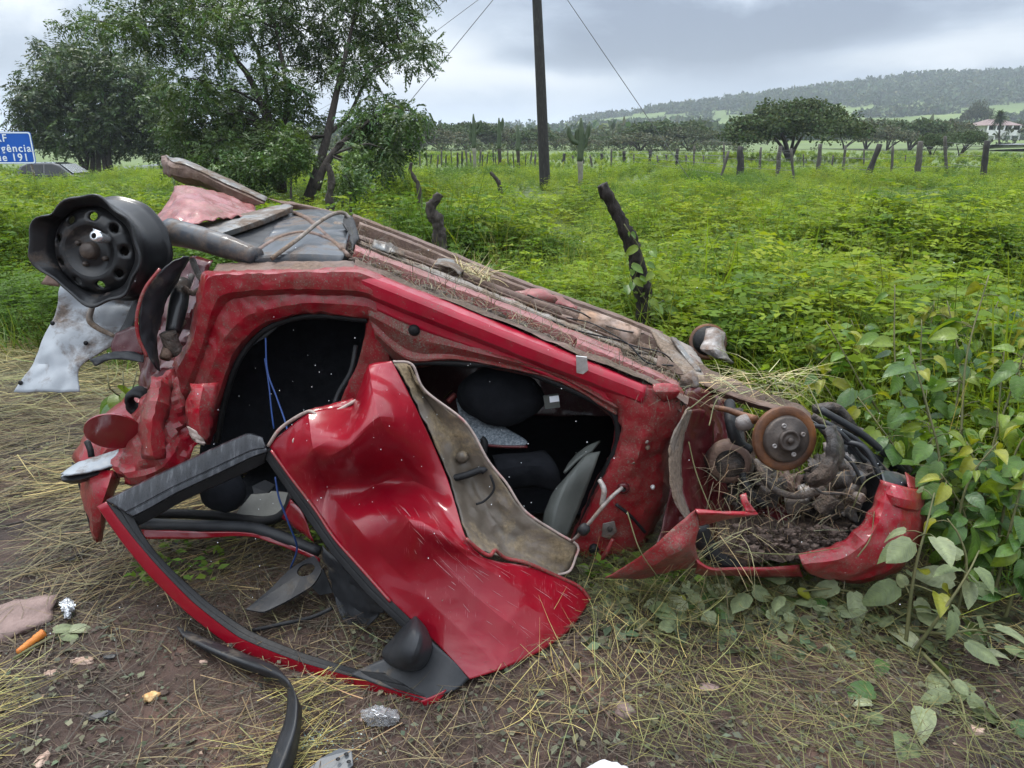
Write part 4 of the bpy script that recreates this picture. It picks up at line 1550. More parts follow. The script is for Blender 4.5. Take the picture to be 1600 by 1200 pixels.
build_grass("green_grass", 51, 9000, reg_edge(-0.15, 2.2, -1.0, 4.2), (0.3, 0.78), (.004, .008), (0.21, 0.27, 0.03))
build_grass("green_grass", 52, 3600, reg_edge(-0.5, 1.5, -6.5, -1.2), (0.2, 0.5), (.005, .009), (0.12, 0.185, 0.03))
build_grass("green_grass", 53, 1500, reg_edge(-0.4, 0.5, 1.25, 2.6, lambda x, y: x > 1.25), (0.12, 0.34), (.004, .007), (0.14, 0.22, 0.03))
build_grass("seeding_grass", 54, 380, reg_edge(0.1, 5.0, -1.5, 5.0), (0.6, 0.95), (.003, .005), (0.26, 0.26, 0.085), 0.35, 0.12, 0.2)
build_grass("green_grass", 55, 1600, lambda rng: (rng.uniform(-7, 9), rng.uniform(6, 14)), (0.3, 0.6), (.006, .011), (0.155, 0.215, 0.035))


# ---- straw: mown dry stalks lying on the mud
def straw_patch(n, region, L, Wd, base, flow, spread, lift=0.03, seed=1, bend=0.25, dv=0.3):
    rng = np.random.default_rng(seed)
    P = np.zeros((n, 3))
    H = np.zeros((n, 3))
    for i in range(n):
        x, y = region(rng)
        P[i] = (x, y, gz(x, y) + rng.uniform(0.001, lift))
        a = flow(x, y) + rng.normal(0, spread) + (math.pi if rng.random() < .5 else 0)
        H[i] = (math.cos(a), math.sin(a), rng.normal(0.02, 0.10))
    H = unit(H)
    Ls = rng.uniform(*L, n)
    P = P - H * (Ls / 2)[:, None]
    for i in range(n):          # neither end may sink below the soil
        e = P[i] + H[i] * Ls[i]
        P[i, 2] = max(P[i, 2], gz(P[i, 0], P[i, 1]) + .002)
        ge = gz(e[0], e[1]) + .003
        if e[2] < ge:
            H[i, 2] += (ge - e[2]) / Ls[i]
    V, Q, k = ribbons_np(P, H, Ls, rng.uniform(*Wd, n), rng.uniform(-bend, bend, n), rng, 4)
    zc = V[:, 2]
    base = np.asarray(base)
    c = vary(base, n, rng, dv, .10)
    return V, Q, np.repeat(c, k, 0)


def car_keep(x, y):
    """True outside the strip where the wreck covers the soil"""
    return not (-1.3 < x < 1.3 and 2.7 < y < 4.1)


def reg_rect(x0, x1, y0, y1, thr=-1.0, fr=1.2, ph=0.0):
    def f(rng):
        for _ in range(40):
            y = rng.uniform(y0, y1)
            x = rng.uniform(x0, x1)
            if noise.noise((x * fr + ph, y * fr, ph)) > thr and car_keep(x, y) and y < field_edge(x) + .5:
                return x, y
        return x, y
    return f


swirl = lambda x, y: 2.4 * noise.noise((x * 0.5, y * 0.5, 12))
sweep = lambda x, y: 0.25 + 0.9 * noise.noise((x * 0.6, y * 0.6, 2))
GREY, TAN, YEL, OLI = (0.07, 0.052, 0.036), (0.17, 0.13, 0.062), (0.29, 0.245, 0.088), (0.115, 0.115, 0.035)
q = Quads()
q.add(*straw_patch(7500, reg_rect(-1.9, 2.3, 1.25, 2.7, -0.35), (.05, .20), (.0015, .003), GREY, swirl, 1.1, .016, 61, 0.4))
q.add(*straw_patch(9000, reg_rect(-1.9, 2.3, 1.25, 2.75, -0.5), (.008, .045), (.0012, .0028), (.105, .078, .046), swirl, 1.6, .008, 72, 0.3))
q.add(*straw_patch(2300, reg_rect(-1.9, 2.3, 1.25, 2.7, -0.15, 1.2, 3), (.08, .26), (.0015, .003), TAN, swirl, .9, .025, 62, 0.35))
q.add(*straw_patch(520, reg_rect(0.0, 1.7, 1.3, 2.3, -0.1, 1.5, 5), (.06, .24), (.0013, .0026), YEL, lambda x, y: 1.9 + 1.2 * noise.noise((x, y, 4)), .7, .045, 63, 0.75))
q.add(*straw_patch(1800, reg_rect(0.3, 1.8, 1.45, 2.3, -0.25, 1.8, 8), (.06, .2), (.0014, .0024), OLI, lambda x, y: 2.3 + noise.noise((x, y, 4)), .8, .05, 64, 0.4))
q.add(*straw_patch(420, reg_rect(-1.6, -0.5, 1.25, 1.8, 0.0, 1.5, 5), (.12, .36), (.0015, .0028), (.30, .25, .08), lambda x, y: .5, .5, .03, 65, 0.3))
q.add(*straw_patch(7000, reg_rect(-4.6, -0.9, 2.2, 5.6, -0.3), (.12, .42), (.003, .005), (0.15, 0.115, 0.05), sweep, .5, .04, 66, 0.3))
q.add(*straw_patch(3200, reg_rect(-4.6, -0.9, 2.5, 5.6, 0.02, .9, 4), (.15, .5), (.003, .005), (0.28, 0.225, 0.078), sweep, .4, .07, 67, 0.3))
q.add(*straw_patch(2600, reg_rect(-4.6, -0.9, 2.2, 5.6, -0.2, 1.5, 4), (.1, .35), (.003, .005), (0.10, 0.092, 0.034), sweep, .7, .06, 68, 0.3))
q.add(*straw_patch(2600, reg_rect(-1.1, 0.3, 2.0, 2.9, -0.4), (.04, .2), (.0015, .003), (.065, .05, .034), swirl, 1.3, .03, 69, 0.5))
q.add(*straw_patch(1600, reg_rect(0.2, 1.6, 2.1, 2.6, -0.3), (.05, .22), (.0014, .0026), OLI, swirl, 1.2, .05, 70, 0.5))
q.add(*straw_patch(3000, reg_rect(-5.5, -0.9, 3.6, 6.4, -0.5, .9, 4), (.15, .5), (.004, .006), (0.125, 0.118, 0.036), sweep, .7, .12, 71, 0.3))
V, Q, C = q.out()
np_obj("dry_straw", V, Q, M["straw"], C, kind="stuff")


# ---- broken leaves, chips and clods trodden into the mud
def build_litter():
    rng = np.random.default_rng(77)
    q = Quads()
    for n, reg, L, base, fl in (
            (4600, reg_rect(-1.9, 2.3, 1.25, 2.75, -0.25, 1.4, 2), (.007, .024), (.05, .05, .03), .95),
            (1500, reg_rect(-1.5, 1.8, 1.3, 2.75, -0.1, 1.4, 9), (.012, .038), (.085, .09, .052), .85),
            (700, reg_rect(-1.9, 2.3, 1.25, 2.7, -0.1, 1.4, 6), (.006, .02), (.17, .13, .092), .9),
            (700, reg_rect(.25, 1.7, 1.9, 2.45, -0.3, 1.4, 6), (.03, .075), (.085, .10, .05), .7),
            (900, reg_rect(-4, -.9, 2.4, 5.2, 0.1, 1.4, 6), (.015, .04), (.11, .12, .05), .8)):
        P = []
        for _ in range(n):
            x, y = reg(rng)
            P.append((x, y, gz(x, y) + rng.uniform(.003, .016)))
        P = np.array(P)
        a = rng.uniform(0, 6.28, n)
        H = unit(np.stack([np.cos(a), np.sin(a), rng.normal(.05, .15, n)], 1))
        V, Q = leaves_np(P, H, rng.uniform(*L, n), rng.uniform(*L, n) * .6, rng, fl)
        q.add(V, Q, np.repeat(vary(base, n, rng, .3), 4, 0))
    V, Q, C = q.out()
    np_obj("leaf_litter", V, Q, M["straw"], C, kind="stuff")
    geos = []
    rnd = random.Random(5)
    for i in range(620):
        x, y = rnd.uniform(-1.9, 2.2), rnd.uniform(1.25, 2.8)
        s = rnd.choice((.004, .006, .008, .013))
        geos.append(blob_geo((x, y, gz(x, y) + s * .2), (s * rnd.uniform(.8, 1.6), s, s * .7), i * 1.3, .5, 1.8, 1))
    joined("soil_clods", geos, M["clod"], smooth=False, kind="stuff")
    # low creeping greens in the churned strip
    for nm, sd, cnt, reg in (("creeping_weeds", 81, 46, lambda r: (r.uniform(-.95, -.45), r.uniform(2.45, 2.75))), ("creeping_weeds", 82, 26, lambda r: (r.uniform(-1.35, -1.05), r.uniform(2.25, 2.6))),
                             ("creeping_weeds", 83, 40, lambda r: (r.uniform(.3, 1.3), r.uniform(2.25, 2.45)))):
        rng = np.random.default_rng(sd)
        q = Quads()
        for _ in range(cnt):
            x, y = reg(rng)
            n = 7
            a = rng.uniform(0, 6.28, n)
            P = np.array([[x, y, gz(x, y) + .01]]) + np.stack([np.cos(a) * .02, np.sin(a) * .02, rng.uniform(0, .05, n)], 1)
            H = unit(np.stack([np.cos(a), np.sin(a), rng.uniform(0, .5, n)], 1))
            V, Q = leaves_np(P, H, rng.uniform(.02, .05, n), rng.uniform(.012, .03, n), rng, .8)
            q.add(V, Q, np.repeat(vary((.12, .19, .03), n, rng, .25), 4, 0))
        V, Q, C = q.out()
        np_obj(nm, V, Q, M["leaf"], C, kind="stuff")


build_litter()

# ================================================================== THE WRECK
car = empty("wrecked_car", (0.0, 2.9, 0.0), "crushed red hatchback lying upside down, muddy underbody up and torn front door hanging open", "car")

# ---- flank: sill, quarter panel, pillars (S points lie on the flank, third number = metres towards the road)
sheet("sill", [
    [(553, 415, -.07), (640, 448, -.07), (800, 510, -.07), (1008, 598, -.07)],
    [(556, 424, .03), (645, 459, .03), (800, 522, .03), (1010, 604, .03)],
    [(560, 436, .045), (650, 472, .045), (800, 533, .045), (1008, 614, .045)],
    [(566, 456, .04), (655, 492, .04), (800, 549, .04), (1004, 628, .04)],
    [(570, 464, .008), (658, 500, .008), (800, 556, .008), (1000, 634, .008)],
    [(574, 478, .012), (660, 516, .012), (800, 566, .012), (990, 642, .012)],
], M["paint_sill"], car, nu=70, nv=3, amp=.003, fr=6, ten=.75)
sheet("door_sill", [
    [(572, 470, .004), (658, 506, .004), (800, 559, .004), (900, 596, .004), (975, 634, .004)],
    [(576, 492, .02), (650, 528, .02), (720, 545, .02), (860, 582, .018), (966, 638, .018)],
    [(578, 500, .002), (640, 548, .002), (720, 556, .002), (870, 590, .002), (964, 642, .002)],
    [(585, 520, .012), (640, 562, .012), (722, 562, .012), (872, 595, .012), (963, 648, .012)],
    [(588, 545, -.05), (642, 574, -.05), (724, 569, -.05), (874, 602, -.05), (958, 652, -.05)],
], M["paint_speck"], car, nu=60, nv=4, amp=.004, fr=8, ten=.5)
sheet("weld_flange", [
    [(552, 409, -.12), (480, 410, -.12), (400, 411, -.12), (340, 413, -.12)],
    [(556, 417, -.07), (480, 418, -.07), (400, 420, -.07), (335, 422, -.07)],
    [(556, 424, .0), (480, 426, .0), (400, 427, .0), (332, 429, .0)],
], M["brown_metal"], car, nu=40, nv=3, amp=.006, fr=12, ten=.6)
sheet("quarter_panel", [
    [(604, 436, -.085), (558, 419, -.05), (480, 422, -.03), (400, 424, -.03), (345, 425, -.03), (318, 428, -.05), (306, 480, -.05), (296, 528, -.05), (272, 568, -.05), (250, 612, -.06), (226, 668, -.08)],
    [(606, 446, .015), (560, 428, .04), (480, 427, .05), (400, 429, .05), (350, 430, .05), (326, 437, .03), (315, 484, .03), (304, 532, .02), (280, 576, .0), (262, 620, -.02), (240, 674, -.05)],
    [(612, 474, .025), (568, 454, .042), (480, 450, .05), (400, 452, .05), (358, 456, .05), (340, 466, .04), (327, 498, .03), (316, 538, .02), (296, 590, .0), (278, 632, -.01), (262, 684, -.03)],
    [(614, 484, -.01), (570, 463, .008), (480, 458, .018), (400, 461, .018), (364, 466, .018), (350, 478, .018), (334, 508, .01), (322, 546, .0), (304, 598, -.02), (288, 640, -.03), (276, 688, -.05)],
    [(610, 500, -.005), (574, 478, .016), (490, 472, .03), (440, 478, .03), (392, 490, .03), (372, 504, .03), (352, 528, .03), (338, 560, .02), (320, 606, .01), (304, 650, .0), (296, 692, -.02)],
    [(606, 516, -.02), (582, 496, .0), (500, 486, .01), (455, 489, .01), (416, 502, .01), (392, 516, .01), (370, 540, .01), (356, 568, .01), (338, 622, .0), (326, 660, -.01), (318, 694, -.03)],
    [(604, 526, -.08), (584, 506, -.06), (505, 493, -.06), (462, 496, -.06), (426, 508, -.06), (402, 524, -.06), (380, 548, -.06), (366, 576, -.06), (350, 630, -.07), (338, 664, -.08), (326, 694, -.09)],
], M["paint_mid"], car, nu=110, nv=5, amp=.007, fr=9, ten=.85, uten=.5, seed=2, ridge=.8)
sheet("hinge_pillar", [
    [(925, 612, -.06), (950, 636, -.06), (962, 668, -.06), (958, 705, -.06), (930, 757, -.06), (898, 832, -.06), (886, 862, -.05), (880, 905, -.05)],
    [(930, 600, .0), (960, 626, .012), (975, 664, .015), (969, 704, .015), (940, 757, .015), (908, 832, .015), (895, 862, .01), (889, 908, .0)],
    [(960, 592, .0), (990, 620, .028), (1005, 664, .03), (996, 712, .03), (970, 760, .02), (950, 812, .02), (930, 862, .02), (915, 905, .01)],
    [(1000, 600, .0), (1026, 620, .02), (1030, 664, .01), (1012, 714, .0), (1000, 768, .0), (985, 815, .0), (965, 865, .0), (945, 912, .0)],
    [(1050, 606, -.01), (1060, 624, -.02), (1052, 664, -.02), (1032, 714, -.03), (1032, 770, -.04), (1015, 815, -.04), (990, 868, -.04), (962, 905, -.03)],
    [(1066, 606, -.14), (1070, 624, -.14), (1062, 664, -.14), (1044, 714, -.14), (1042, 770, -.14), (1026, 815, -.14), (1000, 868, -.14), (972, 905, -.12)],
], M["paint_mid"], car, nu=60, nv=5, amp=.010, fr=9, ten=.5, seed=4, ridge=.75)
sheet("centre_pillar", [
    [(576, 488, -.02), (570, 530, -.04), (560, 566, -.05), (538, 616, -.06), (515, 690, -.07)],
    [(590, 508, .0), (588, 540, -.02), (584, 572, -.03), (562, 622, -.04), (540, 692, -.05)],
    [(602, 520, -.01), (606, 552, -.03), (608, 584, -.04), (590, 640, -.05), (566, 700, -.06)],
    [(606, 526, -.08), (612, 560, -.09), (616, 590, -.1), (600, 640, -.1), (576, 700, -.1)],
], M["paint_mid"], car, nu=30, nv=4, amp=.010, fr=10, ten=.3, seed=6)
# rubber seals round both openings
P = [S(*p) for p in ((574, 500, -.02), (500, 493, -.02), (462, 497, -.02), (428, 508, -.02), (404, 524, -.02), (380, 552, -.02), (364, 584, -.02), (348, 640, -.03), (340, 690, -.04))]
tube("door_seal", P, .011, M["rubber"], car, 8, 50)
P = [S(*p) for p in ((640, 570, -.01), (662, 566, -.01), (725, 568, -.01), (800, 574, -.01), (872, 600, -.01), (932, 628, -.01), (958, 646, -.01), (966, 672, -.01), (960, 706, -.01), (934, 757, -.01), (904, 832, -.01), (890, 862, -.01))]
tube("door_seal", P, .012, M["rubber"], car, 8, 70)
tube("seat_belt_bar", [S(372, 524, -.09), S(410, 502, -.08), S(455, 495, -.06), S(512, 494, -.04)], .012, M["rubber"], car, 8, 20)

# patches on the flank: clip, grommet, torn sill end
V, Fc = plate_geo([S(900, 556, .052), S(917, 558, .052), S(919, 578, .05), S(911, 584, .046), S(901, 582, .046)], .006)
obj("jack_tab", V, Fc, M["bare"], car, smooth=False)
V, Fc = lathe_geo(S(647, 516, .016), -SN, [(0, .014), (.010, .014), (.018, .008), (.021, 0)], 16)
obj("grommet", V, Fc, M["rubber"], car)
sheet("torn_sill_end", [[(1020, 600, .03), (1040, 598, .03), (1060, 602, .03)], [(1022, 612, .055), (1042, 612, .05), (1062, 612, .04)], [(1036, 628, .03), (1048, 626, .03), (1060, 618, .02)]], M["paint_mid"], car, nu=14, nv=4, amp=.006, fr=20, th=.003)

# ---- underbody, seen from above: near sill edge to far sill edge
NEAR = [(553, 415, 2.62), (640, 448, 2.60), (800, 510, 2.575), (1008, 598, 2.54), (1075, 632, 2.53)]
FAR = [(548, 343, 4.05), (640, 378, 4.05), (800, 443, 4.04), (960, 500, 4.03), (1030, 528, 4.02)]
NU, NVV = 90, 74
near = crv(pts(NEAR, "D"), NU)
far = crv(pts(FAR, "D"), NU)
prof_v = [0, .03, .05, .16, .19, .22, .30, .33, .36, .44, .47, .56, .59, .62, .74, .77, .80, .93, .96, 1.0]
prof_h = [.0, .012, -.035, -.04, -.01, -.04, -.045, .012, -.035, -.03, -.07, -.075, -.03, -.02, -.03, .012, -.03, -.035, .015, .0]
UBN = (far[0] - near[0]).cross(near[-1] - near[0]).normalized()
if UBN.z < 0:
    UBN = -UBN


def ub(u, v, h=0.0):
    i = min(int(u * (NU - 1)), NU - 2)
    t = u * (NU - 1) - i
    return near[i].lerp(near[i + 1], t).lerp(far[i].lerp(far[i + 1], t), v) + UBN * h


V = []
for j in range(NVV):
    v = j / (NVV - 1)
    h = float(np.interp(v, prof_v, prof_h))
    for i in range(NU):
        u = i / (NU - 1)
        p = ub(u, v, h)
        rib = 0.006 * math.sin(u * 60) if (.03 < v < .96) else 0
        V.append(p + UBN * (rib + .012 * noise.noise(p * 5) + .007 * noise.noise(p * 17)))
Fc = [(j * NU + i, j * NU + i + 1, (j + 1) * NU + i + 1, (j + 1) * NU + i) for j in range(NVV - 1) for i in range(NU - 1)]
obj("underbody", V, Fc, M["floor_pan"], car)
# beams and pipes along it


def ub_rail(name, v0, v1, h, m, u0=.02, u1=.98, seed=0.0, amp=.006, wob=.0, label=None):
    rails = []
    for v, hh in ((v0, -.04), (v0 + .004, h), (v0 * .5 + v1 * .5, h + .006), (v1 - .004, h), (v1, -.04)):
        rails.append([ub(u0 + (u1 - u0) * k / 9, v + wob * math.sin(k * .9 + seed), hh) for k in range(10)])
    return sheet(name, rails, m, car, nu=60, nv=3, ten=.7, amp=amp, fr=8, seed=seed, th=.003, label=label)


ub_rail("floor_rail", .155, .245, .018, M["pink"], .0, .80, 1, .008)
ub_rail("floor_rail", .315, .36, .018, M["rail"], .02, .97, 2, .007)
ub_rail("floor_rail", .75, .80, .03, M["brown_metal"], .02, .98, 3, .006)
ub_rail("far_sill", .93, 1.0, .03, M["brown_metal"], .0, 1.0, 4, .008)
ub_rail("floor_rail", .06, .13, .02, M["pink"], .66, .97, 5, .008)
tube("exhaust_pipe", [ub(.02, .50, .0), ub(.25, .53, .01), ub(.5, .55, .01), ub(.72, .57, .015), ub(.95, .56, .0)], .024, M["brown_metal"], car, 10, 30)
P = [ub(.70, .585, .012), ub(.80, .585, .016), ub(.885, .585, .014)]
V, Fc = tube_geo(crv(P, 14), [.056, .058, .058, .06, .058, .058, .058, .058, .058, .058, .060, .058, .058, .058], 22)
obj("muffler", V, Fc, M["muffler"], car)
P = [ub(.50, .60, .02), ub(.53, .60, .03), ub(.60, .60, .02)]
V, Fc = blob_geo(ub(.57, .62, .02), (.11, .05, .045), 3, .25, 1.5, 3)
obj("heat_shield", V, Fc, M["pink"], car)
sheet("floor_cover", [[ub(.255, .36, .04), ub(.30, .34, .055), ub(.335, .33, .045)], [ub(.27, .46, .05), ub(.31, .45, .07), ub(.35, .44, .05)], [ub(.285, .56, .02), ub(.325, .55, .04), ub(.36, .54, .02)]],
      M["plate"], car, nu=14, nv=6, amp=.008, fr=14, label="small bright bent sheet on the underbody")
tube("brake_line", [ub(.0, .27, .03), ub(.2, .285, .02), ub(.5, .275, .02), ub(.8, .29, .02), ub(.98, .30, .02)], .005, M["rail"], car, 6, 30)
tube("brake_line", [ub(.0, .42, .02), ub(.25, .43, .02), ub(.5, .415, .025), ub(.9, .43, .02)], .006, M["brown_metal"], car, 6, 30)

for k, (v0, v1, u0, u1, am) in enumerate(((.025, .15, .0, 1.0, .013), (.235, .315, .02, .95, .009), (.62, .74, .05, .6, .009), (.40, .47, .0, .9, .007), (.80, .92, .1, .95, .008))):
    nu_, V = 150, []
    for a in range(13):
        for b_ in range(nu_):
            u, v = u0 + (u1 - u0) * b_ / (nu_ - 1), v0 + (v1 - v0) * a / 12
            p = ub(u, v, 0)
            hh = -.034 + am * 1.3 * (noise.noise(p * 6 + Vector((k, 0, 0))) + .7 * noise.noise(p * 19) + .45 * noise.noise(p * 55)) + .012 * math.sin(math.pi * a / 12)
            V.append(p + UBN * hh)
    Fc = [(a * nu_ + b_, a * nu_ + b_ + 1, (a + 1) * nu_ + b_ + 1, (a + 1) * nu_ + b_) for a in range(12) for b_ in range(nu_ - 1)]
    obj("mud_layer", V, Fc, M["clod"], car)

# mud and torn grass caked on the underbody
geos = []
rnd = random.Random(9)
for k in range(1000):
    u, v = rnd.random(), rnd.choice((rnd.uniform(.03, .15), rnd.uniform(.23, .33), rnd.random()))
    s = rnd.choice((.004, .006, .009, .013, .02))
    geos.append(blob_geo(ub(u, v, -.02 + s * .3), (s * 1.6, s * 1.3, s * .7), k * .77, .6, 1.9, 1))
joined("caked_mud", geos, M["clod"], car, smooth=False, kind="stuff")
rng = np.random.default_rng(15)


def hay_on(n, fn, L, Wd, base, spread=1.0, seed=0):
    r = np.random.default_rng(seed)
    P, H = [], []
    for _ in range(n):
        p, h = fn(r)
        P.append(p)
        H.append(h)
    P, H = np.array([tuple(p) for p in P]), unit(np.array([tuple(h) for h in H]) + r.normal(0, .25 * spread, (n, 3)))
    V, Q, k = ribbons_np(P, H, r.uniform(*L, n), r.uniform(*Wd, n), r.uniform(-.35, .35, n), r, 4, .25)
    return V, Q, np.repeat(vary(base, n, r, .3), k, 0)


q = Quads()


def on_ub(r):
    u = r.random()
    v = r.choice([r.uniform(.02, .16), r.uniform(.23, .32), r.random()])
    a = r.uniform(-.6, .6)
    return ub(u, v, .015), ub(min(1, u + .05), v, .015) - ub(u, v, .015) + Vector((0, a * .04, 0))


q.add(*hay_on(1900, on_ub, (.03, .13), (.0015, .003), (.11, .085, .055), 1.2, 1))
q.add(*hay_on(500, on_ub, (.03, .11), (.0015, .003), (.22, .18, .10), 1.2, 21))
q.add(*hay_on(160, lambda r: (ub(r.uniform(.33, .43), r.uniform(.42, .62), .05), Vector((r.normal(), r.normal(), .5))), (.06, .16), (.002, .004), (.36, .30, .15), 1, 2))


# small fittings and dark discs for holes that break the run of the rails
rnd = random.Random(33)
for k in range(11):
    u, v = rnd.uniform(.05, .95), rnd.choice((.20, .34, .36, .47, .56, .775, .965))
    R3 = Matrix.Rotation(rnd.uniform(-.5, .5), 3, "Z") @ Matrix.Rotation(R(20), 3, "Y")
    V, Fc = box_geo(ub(u, v, .018), (rnd.uniform(.03, .08), rnd.uniform(.03, .09), rnd.uniform(.008, .03)), R3)
    V = [p + Vector((noise.noise(p * 23), noise.noise(p * 19), noise.noise(p * 27))) * .012 for p in V]
    bevel(obj("floor_bracket", V, Fc, M[rnd.choice(("rail", "plate", "brown_metal", "pink", "engine"))], car, smooth=False), .003)
for k in range(16):
    u, v = rnd.uniform(.05, .95), rnd.choice((.20, .335, .775, .10))
    V, Fc = lathe_geo(ub(u, v, .022 if v > .15 else -.01), UBN, [(0, .002), (.008, .002), (.013, .004), (.016, .0)], 14)
    obj("dark_hole_disc", V, Fc, M["rubber" if k % 2 else "engine"], car)  # dark disc stands in for the shaded inside of a hole
for k in range(3):
    u0, v0 = rnd.uniform(.0, .7), rnd.uniform(.1, .9)
    P = [ub(min(1, u0 + .07 * i), min(.99, max(.01, v0 + rnd.uniform(-.06, .06))), .02 + rnd.uniform(0, .04)) for i in range(6)]
    tube("loose_cable", P, rnd.choice((.003, .004, .006)), M[rnd.choice(("rubber", "engine", "rail"))], car, 6, 40)
for k, (u, v) in enumerate(((.06, .30), (.60, .66), (.90, .20))):
    a, b_ = ub(u, v, .02), ub(min(1, u + .10), v + .02, .03)
    c_, d_ = ub(u, v + .06, .035), ub(min(1, u + .09), v + .075, .02)
    sheet("torn_sheet", [[a, a.lerp(b_, .5), b_], [a.lerp(c_, .5) + UBN * .02, (a + b_ + c_ + d_) / 4 + UBN * .03, b_.lerp(d_, .5) + UBN * .01], [c_, c_.lerp(d_, .5), d_]], M[("plate", "pink", "brown_metal", "rail")[k % 4]], car, nu=9, nv=3, amp=.014, fr=16, seed=k, ridge=.9, ten=1, uten=1)

# ---- front end: rails, arch, brake, engine, bumper
def Dq(px, py, d):
    return D(px, py, d)


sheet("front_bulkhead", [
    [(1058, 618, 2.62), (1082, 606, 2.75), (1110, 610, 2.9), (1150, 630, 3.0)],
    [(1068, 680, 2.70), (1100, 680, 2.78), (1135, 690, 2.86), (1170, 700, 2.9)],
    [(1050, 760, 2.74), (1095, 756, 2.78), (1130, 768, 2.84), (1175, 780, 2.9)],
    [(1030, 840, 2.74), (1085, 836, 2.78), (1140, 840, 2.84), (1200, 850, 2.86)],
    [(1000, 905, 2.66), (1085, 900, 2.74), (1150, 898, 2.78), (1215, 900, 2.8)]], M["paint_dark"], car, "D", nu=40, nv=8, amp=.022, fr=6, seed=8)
sheet("wheel_arch_lip", [
    [(1078, 636, 2.44), (1060, 680, 2.42), (1052, 720, 2.42), (1054, 765, 2.43), (1066, 800, 2.44), (1082, 815, 2.45)],
    [(1072, 642, 2.40), (1050, 684, 2.38), (1046, 722, 2.38), (1052, 772, 2.39), (1068, 806, 2.42), (1080, 818, 2.44)],
    [(1080, 640, 2.50), (1068, 684, 2.52), (1064, 724, 2.52), (1068, 770, 2.52), (1076, 800, 2.5), (1086, 814, 2.48)]], M["rail"], car, "D", nu=40, nv=4, amp=.005, fr=12)
sheet("wheel_arch_liner", [
    [(1076, 642, 2.5), (1062, 690, 2.52), (1060, 740, 2.52), (1072, 800, 2.5)],
    [(1098, 640, 2.62), (1090, 690, 2.66), (1086, 740, 2.66), (1092, 800, 2.6)],
    [(1116, 660, 2.7), (1112, 700, 2.72), (1104, 750, 2.72), (1104, 800, 2.66)]], M["paint_dark"], car, "D", nu=30, nv=8, amp=.012, fr=9, seed=12)
# subframe beam and arm running to the far wheel
sheet("subframe", [
    [(1020, 516, 3.6), (1060, 540, 3.45), (1110, 575, 3.2), (1190, 612, 2.95), (1262, 636, 2.8)],
    [(1030, 535, 3.5), (1075, 572, 3.3), (1125, 600, 3.05), (1200, 628, 2.85), (1268, 648, 2.72)],
    [(1040, 562, 3.4), (1078, 588, 3.2), (1128, 614, 2.98), (1200, 640, 2.8), (1262, 660, 2.68)]], M["floor_pan"], car, "D", nu=40, nv=8, amp=.022, fr=7, seed=3)
sheet("subframe_edge", [
    [(1098, 594, 2.95), (1140, 610, 2.86), (1190, 626, 2.78), (1240, 640, 2.70)],
    [(1100, 602, 2.92), (1140, 618, 2.83), (1190, 634, 2.75), (1238, 648, 2.68)],
    [(1102, 610, 2.96), (1142, 626, 2.88), (1190, 640, 2.80), (1236, 652, 2.74)]], M["brown_metal"], car, "D", nu=24, nv=4, amp=.006, fr=14)
# lifted guard plate, greenish grey, standing proud of the beam
sheet("guard_plate", [
    [(1017, 515, 3.45), (1045, 527, 3.45), (1082, 545, 3.42)],
    [(1032, 545, 3.3), (1062, 556, 3.3), (1098, 570, 3.3)],
    [(1060, 586, 3.15), (1085, 590, 3.15), (1102, 598, 3.12)]], M["rail"], car, "D", nu=16, nv=8, th=.012, amp=.008, fr=9)
sheet("guard_plate", [[(1048, 528, 3.38), (1056, 530, 3.38)], [(1070, 560, 3.28), (1078, 560, 3.28)], [(1088, 582, 3.2), (1096, 580, 3.2)]], M["plate"], car, "D", nu=6, nv=6, th=.015, amp=.004)
V, Fc = blob_geo(D(1076, 596, 2.8), (.035, .035, .035), 2, .4, 1.6, 3)
obj("bush_mount", V, Fc, M["alloy"], car)
# far front wheel knuckle: rusty disc edge and alloy arm
fw = D(1106, 534, 4.0)
V, Fc = lathe_geo(fw, (-.25, -.75, .45), [(0, .012), (.085, .012), (.098, .012), (.10, .0), (.10, -.012), (.08, -.02), (.05, -.03), (0, -.03)], 36)
dk = obj("brake_disc", V, Fc, M["rust"], car, label="half hidden brake disc of the far front wheel")
V, Fc = lathe_geo(fw + Vector((-.01, -.03, .02)), (-.25, -.75, .45), [(0, .02), (.06, .02), (.075, .0), (.08, -.02)], 24)
obj("hub", V, Fc, M["rubber"], dk)
sheet("lower_arm", [[(1104, 516, 3.88), (1118, 514, 3.86), (1132, 522, 3.86)], [(1100, 534, 3.8), (1120, 536, 3.76), (1130, 540, 3.8)], [(1094, 546, 3.75), (1118, 548, 3.7), (1138, 558, 3.75)], [(1112, 556, 3.72), (1130, 562, 3.7), (1146, 568, 3.75)]],
      M["alloy"], car, "D", nu=14, nv=5, th=.02, amp=.01, fr=9, ten=.6)

# near front brake
bc = D(1228, 686, 2.40)
bax = Vector((0.10, -0.96, 0.20)).normalized()
prof = [(0, .0), (.112, .0), (.1145, -.003), (.1145, -.018), (.112, -.021), (.05, -.021)]
prof = [(.072, -.004), (.074, -.001), (.102, -.001), (.1055, -.004), (.1055, -.020), (.102, -.023), (.04, -.023)]
V, Fc = lathe_geo(bc, bax, prof, 64, lambda r, h, t: (r * (1 + (.006 * math.sin(t * 23) if r > .11 else 0)), h))
disc = obj("brake_disc", V, Fc, M["rust"], car)
V, Fc = lathe_geo(bc, bax, [(0, .030), (.010, .030), (.012, .026), (.024, .026), (.027, .032), (.033, .032), (.035, .024), (.036, .019), (.060, .018), (.066, .014), (.0705, .014), (.074, .010), (.078, -.004)], 48)
obj("hub", V, Fc, M["hub"], disc)
V, Fc = lathe_geo(bc + bax * .028, bax, [(0, .012), (.008, .012), (.011, .008), (.012, 0)], 6)
obj("hub_nut", V, Fc, M["hub"], disc)
